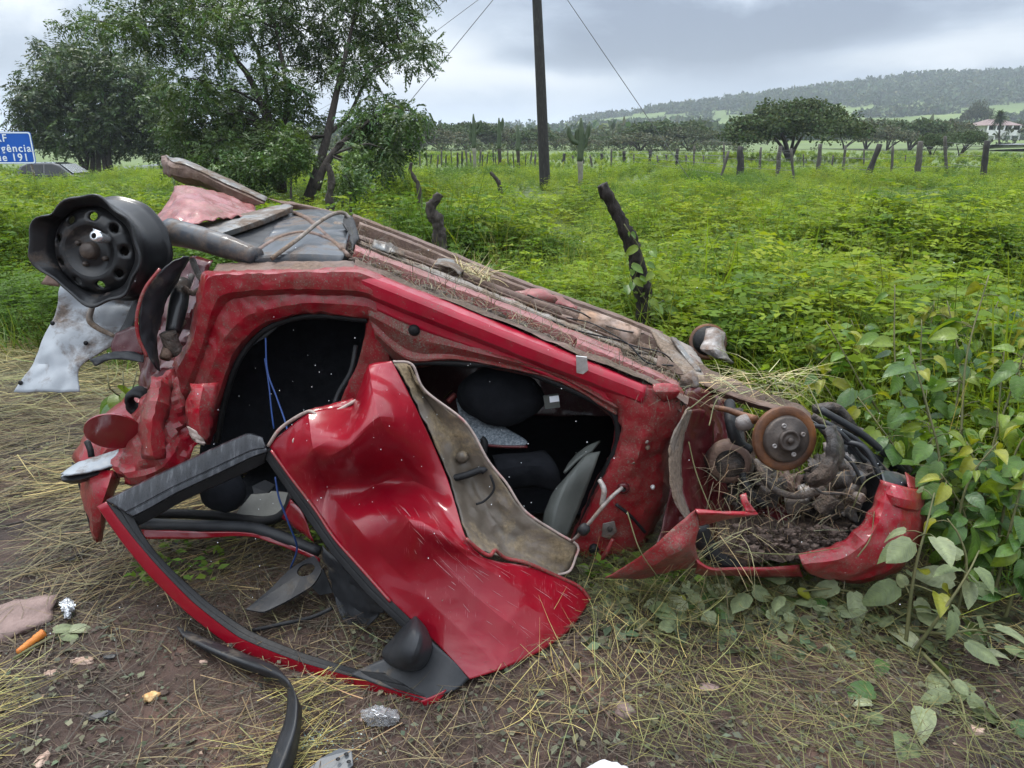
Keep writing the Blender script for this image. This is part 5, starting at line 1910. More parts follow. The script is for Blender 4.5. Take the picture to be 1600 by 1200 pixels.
u_, v_, _ = frame_of(bax)
for k in range(4):
    a = R(20 + 90 * k)
    V, Fc = lathe_geo(bc + (u_ * math.cos(a) + v_ * math.sin(a)) * .050 + bax * .017, bax, [(0, .004), (.003, .004), (.004, .007), (.0075, .007), (.008, 0)], 12)
    obj("wheel_bolt", V, Fc, M["alloy"], disc)
# caliper wraps the lower right edge of the disc
sheet("brake_caliper", [
    [(1286, 672, 2.36), (1292, 690, 2.35), (1292, 712, 2.35), (1278, 732, 2.36), (1258, 744, 2.37)],
    [(1296, 666, 2.38), (1304, 692, 2.34), (1302, 718, 2.34), (1286, 742, 2.35), (1262, 752, 2.38)],
    [(1300, 668, 2.46), (1312, 694, 2.45), (1306, 726, 2.45), (1290, 750, 2.45), (1264, 758, 2.46)]], M["engine"], car, "D", nu=22, nv=5, th=.02, amp=.012, fr=14)
for px, py, d, s in ((1300, 700, 2.4, .022), (1282, 738, 2.4, .024), (1310, 726, 2.44, .02)):
    V, Fc = blob_geo(D(px, py, d), (s * 1.3, s, s), px * .1, .4, 1.8, 2)
    obj("caliper_boss", V, Fc, M["alloy" if py < 720 else "engine"], car)
# tie rod, strut and shaft boots
tube("tie_rod", [D(1110, 636, 2.62), D(1135, 640, 2.58), D(1158, 648, 2.55), D(1180, 656, 2.5)], [.010, .010, .012, .016], M["rust"], car, 10, 16)
V, Fc = blob_geo(D(1164, 660, 2.52), (.035, .03, .028), 4, .3, 1.8, 2)
obj("ball_joint", V, Fc, M["alloy"], car)
tube("strut", [D(1146, 640, 2.68), D(1150, 680, 2.66), D(1158, 720, 2.64)], [.035, .03, .034], M["engine"], car, 12, 10)
tube("coolant_hose", [D(1140, 630, 2.7), D(1142, 662, 2.6), D(1152, 690, 2.6), D(1170, 704, 2.62)], .02, M["rubber"], car, 10, 20)
V, Fc = blob_geo(D(1140, 722, 2.68), (.085, .08, .075), 5, .16, 1.3, 3)
obj("gearbox_cover", V, Fc, M["engine"], car)
V, Fc = lathe_geo(D(1140, 722, 2.62), (-.2, -.9, .1), [(.05, .02), (.07, .02), (.075, .0), (.078, -.03)], 30)
obj("gearbox_rim", V, Fc, M["brown_metal"], car)
for i, (px, py, d, ln, r, ax) in enumerate(((1262, 770, 2.60, .07, .026, (.7, -.4, .5)), (1300, 752, 2.56, .06, .03, (.5, -.6, .4)), (1330, 774, 2.54, .05, .018, (.3, -.8, .2)), (1216, 756, 2.58, .06, .022, (-.4, -.7, .3)), (1352, 762, 2.58, .05, .02, (.8, -.3, .4)))):
    c_ = D(px, py, d)
    V, Fc = lathe_geo(c_, ax, [(0, ln)] + [(r * (1 if k % 2 else .86), ln * (1 - k / 9)) for k in range(10)] + [(r * 1.3, -.002), (r * 1.3, -.02), (0, -.02)], 16)
    obj("ribbed_housing", V, Fc, M["engine" if i % 2 else "alloy"], car)
for i, (px, py, d, sz, a) in enumerate(((1296, 790, 2.56, (.10, .05, .07), .6), (1246, 788, 2.60, (.08, .04, .05), -.3), (1330, 748, 2.60, (.07, .04, .05), .7), (1200, 776, 2.62, (.06, .05, .06), .2))):
    V, Fc = box_geo(D(px, py, d), sz, Matrix.Rotation(a, 3, "Y") @ Matrix.Rotation(a * .7, 3, "Z"))
    bevel(obj("engine_bracket", V, Fc, M["engine"], car, smooth=False), .006)
for i, P in enumerate((((1180, 720, 2.6), (1205, 760, 2.5), (1240, 775, 2.48), (1280, 768, 2.5)), ((1300, 700, 2.6), (1330, 722, 2.54), (1350, 760, 2.52)), ((1262, 750, 2.5), (1285, 770, 2.47), (1320, 772, 2.48), (1345, 790, 2.5)), ((1160, 740, 2.6), (1172, 770, 2.56), (1196, 790, 2.56)))):
    tube("engine_hose", [D(*p) for p in P], (.011, .007, .005, .014)[i], M["rubber" if i % 2 else "engine"], car, 8, 24)
for i, (px, py, d, rx, ry, rz, mt) in enumerate(((1190, 752, 2.72, .07, .07, .06, "engine"), (1310, 776, 2.62, .075, .07, .085, "alloy"), (1340, 790, 2.66, .05, .05, .07, "engine"), (1270, 770, 2.72, .10, .09, .07, "engine"), (1232, 762, 2.7, .05, .06, .05, "brown_metal"),
                                             (1160, 775, 2.72, .06, .06, .05, "engine"), (1290, 735, 2.62, .06, .06, .05, "engine"), (1355, 742, 2.66, .05, .05, .04, "engine"), (1322, 730, 2.72, .05, .06, .04, "alloy"), (1210, 800, 2.74, .08, .08, .05, "paint_dark"))):
    V, Fc = blob_geo(D(px, py, d), (rx * .9, ry, rz * .9), i * 2.3, .75, 2.6, 4)
    obj("engine_block" if rx > .07 else "gearbox_lump", V, Fc, M[mt], car)
V, Fc = blob_geo(D(1340, 746, 2.56), (.028, .03, .026), 1, .1, 1.3, 3)
obj("lamp_bulge", V, Fc, M["black_tank"], car)
# radiator support: black bars heading into the bush
for i, (a, b_, r) in enumerate((((1270, 650, 2.72), (1400, 752, 2.75), .012), ((1282, 640, 2.8), (1418, 744, 2.82), .014), ((1290, 660, 2.68), (1392, 748, 2.7), .009), ((1300, 660, 2.9), (1425, 742, 2.9), .02), ((1266, 664, 2.66), (1352, 722, 2.66), .008), ((1320, 690, 2.66), (1380, 756, 2.6), .010), ((1270, 640, 2.9), (1340, 680, 2.9), .02))):
    A, B = D(*a), D(*b_)
    mid = A.lerp(B, .5) + Vector((0, 0, .02 + .006 * i))
    tube("radiator_bar", [A, mid, B], r, M["black_plastic" if i % 3 else "engine"], car, 8, 14)
sheet("radiator_panel", [[(1268, 645, 2.78), (1330, 680, 2.8), (1390, 722, 2.82), (1428, 748, 2.84)], [(1280, 672, 2.74), (1330, 712, 2.74), (1380, 752, 2.76), (1420, 770, 2.8)], [(1300, 700, 2.78), (1340, 735, 2.78), (1372, 765, 2.78), (1410, 790, 2.8)]], M["black_plastic"], car, "D", nu=26, nv=7, amp=.035, fr=9, seed=2)
sheet("headlight_housing", [[(1375, 735, 2.62), (1400, 738, 2.66), (1418, 744, 2.7)], [(1382, 752, 2.52), (1402, 752, 2.58), (1422, 756, 2.64)], [(1390, 768, 2.52), (1408, 764, 2.58), (1420, 762, 2.64)]], M["black_tank"], car, "D", nu=14, nv=6, amp=.006)
# inner liner next to the bumper
sheet("bumper_liner", [
    [(1362, 740, 2.50), (1376, 756, 2.48), (1370, 790, 2.48), (1345, 826, 2.48), (1310, 856, 2.48)],
    [(1345, 752, 2.56), (1356, 772, 2.56), (1346, 805, 2.56), (1318, 836, 2.55), (1290, 858, 2.52)],
    [(1325, 790, 2.66), (1330, 806, 2.66), (1320, 826, 2.66), (1300, 842, 2.62), (1278, 858, 2.56)]], M["rubber"], car, "D", nu=36, nv=7, amp=.012, fr=9)
# front bumper skin: curved red shell
sheet("front_bumper", [
    [(1376, 750, 2.50), (1366, 786, 2.47), (1342, 824, 2.44), (1305, 852, 2.42), (1246, 868, 2.40)],
    [(1386, 755, 2.44), (1378, 800, 2.41), (1356, 842, 2.38), (1315, 872, 2.37), (1252, 880, 2.38)],
    [(1412, 764, 2.45), (1408, 816, 2.43), (1388, 862, 2.41), (1335, 892, 2.40), (1262, 892, 2.41)],
    [(1438, 768, 2.54), (1432, 826, 2.50), (1398, 880, 2.47), (1345, 902, 2.45), (1285, 900, 2.45)],
    [(1452, 765, 2.72), (1444, 828, 2.66), (1405, 886, 2.60), (1350, 908, 2.55), (1300, 905, 2.52)]], M["paint_mid"], car, "D", nu=50, nv=6, amp=.009, fr=8, seed=21, th=.005, ridge=.85, ten=.55)
sheet("front_bumper_step", [
    [(1374, 749, 2.49), (1400, 757, 2.43), (1430, 764, 2.48), (1452, 764, 2.70)],
    [(1380, 770, 2.44), (1404, 778, 2.40), (1432, 784, 2.45), (1450, 782, 2.66)],
    [(1384, 784, 2.43), (1405, 791, 2.405), (1432, 796, 2.46), (1448, 794, 2.66)],
    [(1384, 790, 2.46), (1405, 797, 2.44), (1430, 801, 2.50), (1446, 800, 2.70)]], M["paint_mid"], car, "D", nu=24, nv=4, amp=.003, fr=9, ten=.7)
sheet("grille_corner", [[(1414, 738, 2.62), (1432, 748, 2.66), (1446, 752, 2.72)], [(1418, 752, 2.58), (1434, 758, 2.62), (1444, 762, 2.7)], [(1420, 762, 2.56), (1436, 764, 2.6), (1446, 766, 2.7)]], M["paint_mid"], car, "D", nu=10, nv=4, amp=.004)
# torn wing: folded red triangle with a thin strip reaching right
sheet("torn_wing", [
    [(946, 906, 2.44), (985, 880, 2.38), (1019, 855, 2.30), (1055, 822, 2.26), (1088, 796, 2.24)],
    [(965, 905, 2.46), (1010, 888, 2.36), (1048, 868, 2.27), (1072, 850, 2.25), (1092, 826, 2.27)],
    [(985, 904, 2.50), (1035, 888, 2.42), (1076, 872, 2.34), (1086, 862, 2.32), (1086, 850, 2.32)],
    [(990, 905, 2.52), (1040, 896, 2.48), (1090, 886, 2.42), (1092, 880, 2.40), (1094, 884, 2.40)]], M["paint"], car, "D", nu=40, nv=6, amp=.008, fr=8, ten=.3, seed=31)
sheet("torn_wing_strip", [
    [(1086, 795, 2.24), (1110, 797, 2.25), (1140, 799, 2.27), (1180, 799, 2.29)],
    [(1090, 803, 2.23), (1112, 803, 2.24), (1142, 804, 2.26), (1184, 804, 2.28)],
    [(1092, 812, 2.28), (1115, 812, 2.3), (1140, 810, 2.3), (1170, 806, 2.3)],
    [(1092, 822, 2.32), (1110, 818, 2.33), (1125, 814, 2.33), (1140, 810, 2.32)]], M["paint_mid"], car, "D", nu=24, nv=4, amp=.004, fr=12)
sheet("torn_wing_tip", [[(1156, 774, 2.30), (1160, 788, 2.29), (1166, 800, 2.28)], [(1166, 771, 2.30), (1170, 784, 2.28), (1182, 800, 2.28)]], M["paint_mid"], car, "D", nu=10, nv=4, amp=.005, fr=20)
sheet("wing_lower_edge", [
    [(1086, 872, 2.36), (1110, 886, 2.37), (1150, 886, 2.40), (1200, 886, 2.44), (1250, 882, 2.46)],
    [(1090, 882, 2.36), (1112, 892, 2.37), (1150, 892, 2.40), (1200, 892, 2.44), (1250, 890, 2.46)],
    [(1085, 896, 2.44), (1112, 900, 2.45), (1150, 900, 2.48), (1200, 902, 2.5), (1255, 902, 2.5)]], M["paint_mid"], car, "D", nu=30, nv=4, amp=.005, fr=10)
tube("wing_liner", [D(1092, 820, 2.40), D(1102, 850, 2.42), D(1125, 875, 2.43), D(1165, 890, 2.46)], [.03, .03, .026, .015], M["rubber"], car, 10, 18)
# muck heaped in the engine bay
geos = []
rnd = random.Random(19)
for k in range(620):
    px, py = rnd.uniform(1150, 1345), rnd.uniform(822, 872)
    if py > 872 - (px - 1290) * .9 or py < 812 - (px - 1150) * .12:
        continue
    s = rnd.choice((.003, .004, .005, .007, .012))
    geos.append(blob_geo(D(px, py, rnd.uniform(2.46, 2.6) - (py - 800) * .0007), (s * 1.4, s, s), k * .9, .55, 1.9, 1))
joined("mud_heap", geos, M["clod"], car, smooth=False, kind="stuff")
V, Fc = loft([pts(r, "D") for r in ([(1120, 800, 2.78), (1200, 790, 2.76), (1290, 800, 2.7), (1350, 790, 2.7)], [(1120, 850, 2.62), (1190, 830, 2.6), (1270, 832, 2.56), (1330, 820, 2.58)], [(1110, 890, 2.5), (1180, 880, 2.47), (1250, 872, 2.45), (1300, 858, 2.5)])], 40, 14)
obj("mud_bank", crumple(V, Fc, .025, 9, 3, .4), Fc, M["clod"], car)
q.add(*hay_on(480, lambda r: (D(r.uniform(1110, 1345), r.uniform(720, 870), r.uniform(2.45, 2.6)), Vector((r.normal(), r.normal() * .4, r.normal()))), (.04, .14), (.002, .0035), (.17, .13, .08), 1, 4))
q.add(*hay_on(260, lambda r: (D(r.uniform(1100, 1250), 560 + (lambda x: x)(r.uniform(20, 70)), r.uniform(2.8, 3.0)), Vector((r.normal() + .6, r.normal() * .4, r.normal() * .4))), (.06, .24), (.002, .0035), (.34, .30, .15), 1, 5))
q.add(*hay_on(55, lambda r: (D(r.uniform(1090, 1180), r.uniform(820, 890), r.uniform(2.35, 2.42)), Vector((r.normal(), -.2, r.normal() * .6 - .2))), (.08, .26), (.0015, .003), (.28, .24, .12), 1, 6))
for a, b_, c_ in (((1075, 640, 2.4), (1130, 605, 2.7), (1225, 600, 2.8)), ((1272, 620, 2.6), (1290, 665, 2.45), (1308, 712, 2.38)), ((1108, 665, 2.45), (1120, 625, 2.6), (1150, 604, 2.75)),
                  ((1076, 690, 2.4), (1090, 745, 2.38), (1125, 830, 2.3)), ((1332, 795, 2.48), (1350, 755, 2.46), (1380, 738, 2.5)), ((1150, 862, 2.34), (1240, 866, 2.36), (1312, 856, 2.36)), ((1340, 870, 2.33), (1360, 840, 2.38), (1366, 800, 2.42)),
                  ((980, 800, 2.3), (1000, 860, 2.26), (1030, 905, 2.3)), ((1262, 600, 2.7), (1280, 640, 2.55), (1300, 690, 2.42))):
    tube("grass_stalk", [D(*a), D(*b_), D(*c_)], [.0022, .002, .0012], M["stem"], car, 5, 20)
V, Q, C = q.out()
np_obj("caught_straw", V, Q, M["straw"], C, parent=car, kind="stuff")

# hinge-pillar fittings: door check strap, hinge, grommet hole, cables
tube("check_strap", [D(972, 762, 2.40), D(950, 782, 2.36), D(930, 806, 2.34), D(908, 832, 2.36), D(893, 846, 2.40)], [.006, .007, .006, .006, .005], M["alloy"], car, 8, 20)
V, Fc = lathe_geo(D(911, 826, 2.35), (.6, -.5, -.4), [(0, .02), (.012, .02), (.02, .012), (.02, -.006), (.012, -.012), (0, -.012)], 16)
obj("strap_bush", V, Fc, M["rubber"], car)
V, Fc = lathe_geo(S(974, 764, .038), -SN, [(.010, .004), (.018, .004), (.022, 0), (.022, -.02)], 20)
obj("cable_hole", V, Fc, M["paint_dark"], car)
V, Fc = lathe_geo(S(974, 764, .036), -SN, [(0, -.004), (.012, .002)], 16)
obj("cable_hole_void", V, Fc, M["rubber"], car)
tube("hinge_arm", [D(937, 750, 2.38), D(944, 766, 2.36), D(940, 790, 2.36)], [.008, .009, .008], M["alloy"], car, 8, 12)
V, Fc = plate_geo([S(942, 818, .036), S(960, 814, .036), S(964, 830, .034), S(952, 842, .034), S(940, 838, .036)], .006)
hg = bevel(obj("hinge", V, Fc, M["alloy"], car, smooth=False), .002)
V, Fc = lathe_geo(S(953, 826, .04), -SN, [(0, .014), (.006, .014), (.009, .01), (.01, 0)], 12)
obj("hinge_pin", V, Fc, M["engine"], hg)
tube("hinge_bracket", [S(958, 842, .06), S(948, 862, .07), S(936, 876, .06), S(928, 874, .05)], [.007, .009, .009, .007], M["paint_mid"], car, 8, 16)
V, Fc = blob_geo(S(928, 858, .03), (.02, .02, .022), 3, .2, 1.6, 2)
obj("door_stop", V, Fc, M["rubber"], car)
tube("cable", [S(962, 788, .05), S(985, 806, .05), S(1008, 832, .03)], .006, M["rubber"], car, 8, 14)
for px, py in ((994, 715), (1012, 700), (990, 722), (1020, 762), (1010, 690)):
    V, Fc = lathe_geo(S(px, py, .03), -SN, [(0, .008), (.004, .008), (.007, .004), (.009, -.006)], 10)
    obj("clip", V, Fc, M["bare"], car)

# ---- rear end
# wheel: steel rim with no tyre, its outer lip bent in twice
wc = D(157, 391, 2.62)
wax = Vector((-.06, -.985, .11)).normalized()


def dent(r, h, t):
    # t measured in the wheel plane; lip pinched near the top and the bottom
    k = max(0.0, (h - .02) / .09)
    k = min(1, k)
    p1 = math.exp(-((t - WT1 + math.pi) % (2 * math.pi) - math.pi) ** 2 / .11)
    p2 = math.exp(-((t - WT2 + math.pi) % (2 * math.pi) - math.pi) ** 2 / .13)
    s = 1 - k * (.24 * p1 + .28 * p2) + k * .10 * math.exp(-((t - WT3 + math.pi) % (2 * math.pi) - math.pi) ** 2 / .22) + k * .05 * math.sin(9 * t)
    return r * s, h + k * .03 * p1 * (1 if r > .15 else 0)


wu, wv, _ = frame_of(wax)


def wheel_angle(px, py):
    p = D(px, py, 2.6) - D(146, 392, 2.6)
    return math.atan2(p.dot(wv), p.dot(wu))


WT1, WT2, WT3 = wheel_angle(112, 332), wheel_angle(100, 446), wheel_angle(48, 372)
rim_prof = [(.142, .022), (.150, .030), (.152, .05), (.158, .06), (.166, .068), (.176, .080), (.184, .090), (.189, .088), (.190, .080), (.182, .072), (.172, .060), (.172, .03), (.158, .0), (.158, -.06), (.172, -.085), (.176, -.11), (.182, -.125), (.190, -.130), (.190, -.138), (.178, -.136), (.168, -.115), (.150, -.09), (.145, -.02), (.142, .022)]
V, Fc = lathe_geo(wc, wax, rim_prof, 72, dent)
V = [v + (v - wc) * (.02 * noise.noise(v * 14)) for v in V]
rim = obj("rear_wheel", V, Fc, M["black_steel"], car, label="bare black steel rim with a bent lip and no tyre")


def wheel_disc():
    """wheel centre with ten round holes, dished"""
    V, Fc = [], []
    ns, r0, r1 = 9, .088, .148
    dish = lambda r: float(np.interp(r, [0, .035, .06, .085, .105, .13, .150], [.052, .052, .044, .062, .064, .052, .024]))

    def pt(r, a):
        return wc + (wu * math.cos(a) + wv * math.sin(a)) * r + wax * dish(r)
    for s in range(ns):
        a0, a1 = 2 * math.pi * s / ns, 2 * math.pi * (s + 1) / ns
        n = 24
        b0 = len(V)
        ring = []
        for k in range(n):
            t = 2 * math.pi * k / n + math.pi / 4
            cx, cy = math.cos(t), math.sin(t)
            m_ = max(abs(cx), abs(cy))
            sx, sy = cx / m_, cy / m_
            ring.append(((sx, sy), (cx * .42, cy * .48)))
        for f in (0, .5, 1):
            for (o_, i_) in ring:
                x = o_[0] + (i_[0] - o_[0]) * f
                y = o_[1] + (i_[1] - o_[1]) * f
                V.append(pt(r0 + (r1 - r0) * (y + 1) / 2, a0 + (a1 - a0) * (x + 1) / 2))
        for (o_, i_) in ring:
            V.append(pt(r0 + (r1 - r0) * (i_[1] + 1) / 2, a0 + (a1 - a0) * (i_[0] + 1) / 2) - wax * .016)
        for L in range(3):
            for k in range(n):
                k2 = (k + 1) % n
                Fc.append((b0 + L * n + k, b0 + L * n + k2, b0 + (L + 1) * n + k2, b0 + (L + 1) * n + k))
    b0 = len(V)
    rr = [.088, .075, .06, .05, .04, .030]
    for r in rr:
        for k in range(45):
            V.append(pt(r, 2 * math.pi * k / 45))
    for i in range(len(rr) - 1):
        for k in range(45):
            k2 = (k + 1) % 45
            Fc.append((b0 + i * 45 + k, b0 + i * 45 + k2, b0 + (i + 1) * 45 + k2, b0 + (i + 1) * 45 + k))
    return obj("wheel_disc", V, Fc, M["black_steel"], rim)


wheel_disc()
V, Fc = lathe_geo(wc, wax, [(0, .085), (.022, .084), (.028, .076), (.031, .06), (.033, .045)], 28)
obj("hub_cap", V, Fc, M["hub"], rim)
for k in range(4):
    a = WT1 + .5 + k * math.pi / 2
    c = wc + (wu * math.cos(a) + wv * math.sin(a)) * .052 + wax * .045
    V, Fc = lathe_geo(c, wax, [(0, .016), (.007, .016), (.010, .010), (.011, 0)], 6)
    obj("wheel_bolt", V, Fc, M["hub"], rim)
c = D(157, 371, 2.52)
V, Fc = lathe_geo(c, (-.2, -.9, .3), [(.010, .03), (.017, .03), (.018, .0), (.015, -.03)], 14)
joined("bent_valve", [(V, Fc), plate_geo([c + Vector((-.02, 0, .03)), c + Vector((.005, 0, .02)), c + Vector((0, 0, -.02)), c + Vector((-.01, 0, -.01))], .004)], M["chrome"], rim)
V, Fc = lathe_geo(wc - wax * .10, wax, [(0, .0), (.11, .0), (.125, -.01), (.125, -.05), (.0, -.06)], 30)
obj("brake_drum", V, Fc, M["engine"], rim)
# axle beam from the wheel to the flank
tube("axle_beam", [D(266, 362, 2.86), D(310, 372, 2.80), D(355, 386, 2.74), D(402, 403, 2.70)], [.052, .046, .044, .036], M["black_tank"], car, 16, 24)
q = Quads()
q.add(*hay_on(220, lambda r: (D(r.uniform(270, 340), 372 + r.uniform(-6, 26), 2.74), Vector((1 + r.normal() * .5, r.normal() * .3, r.normal() * .5 - .3))), (.04, .15), (.002, .003), (.22, .17, .11), 1, 8))
# swing-arm plate and shock hanging behind the wheel
sheet("arch_liner", [
    [(286, 400, 2.62), (252, 420, 2.58), (228, 452, 2.56), (217, 490, 2.56), (219, 525, 2.58), (230, 556, 2.6)],
    [(296, 402, 2.66), (270, 430, 2.64), (246, 466, 2.62), (236, 500, 2.62), (234, 535, 2.62), (240, 572, 2.62)],
    [(288, 412, 2.74), (274, 440, 2.74), (258, 472, 2.72), (248, 508, 2.70), (244, 545, 2.68), (250, 580, 2.66)]], M["black_plastic"], car, "D", nu=40, nv=7, amp=.010, fr=9)
tube("liner_edge", [D(250, 420, 2.575), D(226, 452, 2.555), D(214, 492, 2.555), D(216, 526, 2.575), D(230, 558, 2.6)], .006, M["paint_mid"], car, 6, 24)
tube("shock_absorber", [D(285, 440, 2.80), D(278, 480, 2.74), D(270, 520, 2.70)], [.03, .034, .026], M["black_steel"], car, 12, 12)
tube("shock_rod", [D(282, 500, 2.74), D(268, 530, 2.7), D(258, 560, 2.66)], [.022, .02, .02], M["brown_metal"], car, 10, 10)
for a, b_, r in (((300, 430, 2.9), (275, 470, 2.78), .012), ((312, 452, 2.76), (286, 448, 2.74), .010), ((300, 405, 2.85), (320, 440, 2.8), .012), ((262, 520, 2.66), (276, 548, 2.7), .03)):
    tube("suspension_link", [D(*a), D(*a).lerp(D(*b_), .5) + Vector((0, 0, -.02)), D(*b_)], r, M["engine"], car, 8, 10)
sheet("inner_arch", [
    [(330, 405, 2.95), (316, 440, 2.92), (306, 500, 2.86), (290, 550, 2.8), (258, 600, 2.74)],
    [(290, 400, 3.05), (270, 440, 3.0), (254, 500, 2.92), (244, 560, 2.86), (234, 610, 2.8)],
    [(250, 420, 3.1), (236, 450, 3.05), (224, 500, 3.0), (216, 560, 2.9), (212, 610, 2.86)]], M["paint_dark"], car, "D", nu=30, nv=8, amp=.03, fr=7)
# fuel tank and floor at the rear
tank = sheet("fuel_tank", [
    [(392, 411, 2.70), (460, 413, 2.70), (532, 413, 2.72)],
    [(388, 402, 2.70), (460, 398, 2.70), (538, 400, 2.74)],
    [(402, 390, 2.80), (470, 384, 2.80), (540, 388, 2.84)],
    [(420, 368, 3.05), (478, 362, 3.05), (545, 366, 3.1)],
    [(424, 362, 3.08), (480, 358, 3.12), (545, 360, 3.14)],
    [(430, 352, 3.25), (486, 346, 3.3), (545, 352, 3.3)],
    [(446, 338, 3.6), (490, 332, 3.65), (544, 342, 3.65)],
    [(452, 330, 3.95), (500, 328, 4.0), (548, 338, 4.0)]], M["black_tank"], car, "D", nu=30, nv=4, amp=.003, fr=6, ten=.5)
V, Fc = lathe_geo(D(531, 352, 3.3), UBN, [(.0, .012), (.008, .012), (.012, .004), (.022, .004), (.026, .008), (.03, .0)], 20)
obj("tank_cap", V, Fc, M["rail"], tank)
tube("tank_strap", [D(394, 400, 2.70), D(412, 386, 2.84), D(442, 370, 2.98), D(480, 364, 3.02), D(520, 378, 2.92), D(545, 400, 2.74)], .010, M["brown_metal"], car, 6, 30)
tube("tank_strap", [D(452, 330, 3.7), D(480, 342, 3.35), D(506, 366, 3.05), D(536, 392, 2.80)], .012, M["brown_metal"], car, 6, 30)
tube("brake_cable", [D(424, 404, 2.66), D(446, 388, 2.70), D(470, 370, 2.82), D(500, 346, 3.0), D(522, 334, 3.15), D(538, 333, 3.2), D(548, 344, 3.2)], .0085, M["rail"], car, 8, 40)
sheet("tank_bracket", [[(540, 333, 3.25), (552, 340, 3.2), (562, 372, 3.0)], [(536, 345, 3.15), (544, 360, 3.05), (552, 384, 2.9)], [(540, 358, 3.1), (546, 372, 3.0), (550, 392, 2.85)]], M["rubber"], car, "D", nu=14, nv=5, amp=.012, fr=12)
# angle-section cross member
sheet("cross_member", [
    [(300, 352, 3.15), (370, 336, 3.4), (446, 318, 3.7)],
    [(330, 364, 2.98), (400, 343, 3.2), (458, 322, 3.52)],
    [(337, 367, 2.96), (402, 346, 3.18), (457, 324, 3.5)],
    [(340, 375, 2.98), (404, 354, 3.2), (458, 331, 3.52)]], M["plate"], car, "D", nu=30, nv=5, amp=.005, fr=7, ten=.8)
sheet("floor_tunnel", [[(340, 372, 3.02), (400, 352, 3.25), (455, 328, 3.58)], [(380, 392, 2.95), (420, 366, 3.15), (462, 336, 3.55)], [(398, 400, 2.9), (440, 372, 3.1), (480, 340, 3.6)]], M["black_plastic"], car, "D", nu=24, nv=5, amp=.012)
# upturned spare-wheel well, pinkish red
sheet("spare_wheel_well", [
    [(236, 346, 3.35), (262, 318, 3.45), (276, 288, 3.6), (300, 290, 3.66), (332, 296, 3.72), (366, 308, 3.8), (396, 322, 3.85)],
    [(252, 346, 3.2), (272, 324, 3.28), (288, 304, 3.4), (314, 302, 3.45), (346, 308, 3.55), (372, 318, 3.6), (400, 328, 3.7)],
    [(272, 352, 3.05), (290, 338, 3.1), (306, 326, 3.18), (330, 322, 3.25), (352, 324, 3.35), (376, 330, 3.4), (398, 334, 3.5)],
    [(290, 358, 3.0), (300, 350, 3.0), (316, 344, 3.05), (334, 340, 3.1), (352, 338, 3.2), (374, 336, 3.3), (396, 336, 3.45)]], M["pink"], car, "D", nu=44, nv=8, amp=.022, fr=6, seed=5)
sheet("rail_top", [
    [(258, 242, 4.11), (268, 246, 4.06), (288, 249, 4.01), (346, 274, 3.96), (418, 308, 3.91)], [(262, 245, 4.04), (270, 250, 3.99), (290, 253, 3.93), (345, 278, 3.87), (416, 311, 3.84)],
    [(264, 248, 3.985), (272, 254, 3.935), (292, 258, 3.865), (345, 283, 3.805), (415, 314, 3.785)]], M["plate"], car, "D", nu=40, nv=3, amp=.004, fr=9)
sheet("rear_chassis_rail", [
    [(258, 243, 4.1), (268, 247, 4.05), (288, 250, 4.0), (346, 275, 3.95), (418, 309, 3.9)],
    [(264, 248, 4.0), (272, 254, 3.95), (292, 258, 3.88), (345, 283, 3.82), (415, 314, 3.8)],
    [(262, 256, 3.96), (270, 262, 3.92), (300, 266, 3.86), (345, 288, 3.8), (412, 318, 3.78)],
    [(264, 270, 3.96), (278, 276, 3.92), (312, 282, 3.86), (350, 302, 3.82), (396, 322, 3.8)],
    [(272, 280, 4.0), (290, 288, 3.98), (322, 294, 3.95), (356, 310, 3.92), (390, 326, 3.9)]], M["brown_metal"], car, "D", nu=60, nv=5, amp=.006, fr=9, ten=.8, label="long muddy channel sticking up at the far rear corner")
sheet("rail_cap", [[(252, 244, 4.12), (260, 242, 4.1), (268, 247, 4.06)], [(252, 258, 4.08), (258, 256, 4.02), (266, 258, 3.96)], [(256, 272, 4.08), (262, 274, 4.02), (268, 278, 3.98)]], M["brown_metal"], car, "D", nu=10, nv=5, amp=.012, fr=12)
sheet("far_rear_flank", [[(418, 309, 3.95), (470, 318, 4.0), (548, 336, 4.05)], [(440, 318, 3.95), (490, 324, 4.0), (548, 340, 4.05)], [(430, 326, 3.98), (490, 330, 4.0), (546, 348, 4.04)]], M["brown_metal"], car, "D", nu=30, nv=4, amp=.012, fr=8)
# crushed rear skin
sheet("rear_panel", [
    [(320, 690, 2.66), (296, 664, 2.62), (288, 636, 2.6), (282, 610, 2.6), (272, 575, 2.62)],
    [(300, 700, 2.58), (276, 690, 2.55), (264, 660, 2.54), (256, 625, 2.56), (256, 588, 2.60)],
    [(285, 722, 2.56), (262, 720, 2.50), (246, 690, 2.50), (238, 645, 2.54), (240, 606, 2.60)],
    [(262, 742, 2.56), (244, 738, 2.50), (230, 712, 2.50), (222, 672, 2.56), (226, 632, 2.62)],
    [(212, 754, 2.58), (206, 740, 2.54), (202, 716, 2.56), (208, 690, 2.6), (216, 660, 2.64)],
    [(186, 742, 2.62), (184, 728, 2.60), (184, 710, 2.62), (198, 696, 2.64), (212, 676, 2.66)]], M["paint_mid"], car, "D", nu=22, nv=3, amp=.030, fr=11, seed=14, ridge=.8, ten=1, uten=1)
sheet("torn_flap", [
    [(300, 600, 2.52), (292, 640, 2.50), (293, 660, 2.50), (304, 680, 2.50), (318, 694, 2.50)],
    [(318, 600, 2.50), (312, 640, 2.46), (312, 660, 2.46), (316, 678, 2.46), (324, 690, 2.48)],
    [(340, 598, 2.54), (334, 630, 2.52), (330, 655, 2.52), (326, 676, 2.52), (324, 688, 2.50)]], M["paint_mid"], car, "D", nu=12, nv=3, amp=.012, fr=14, seed=3, ridge=.8, ten=1, uten=1)
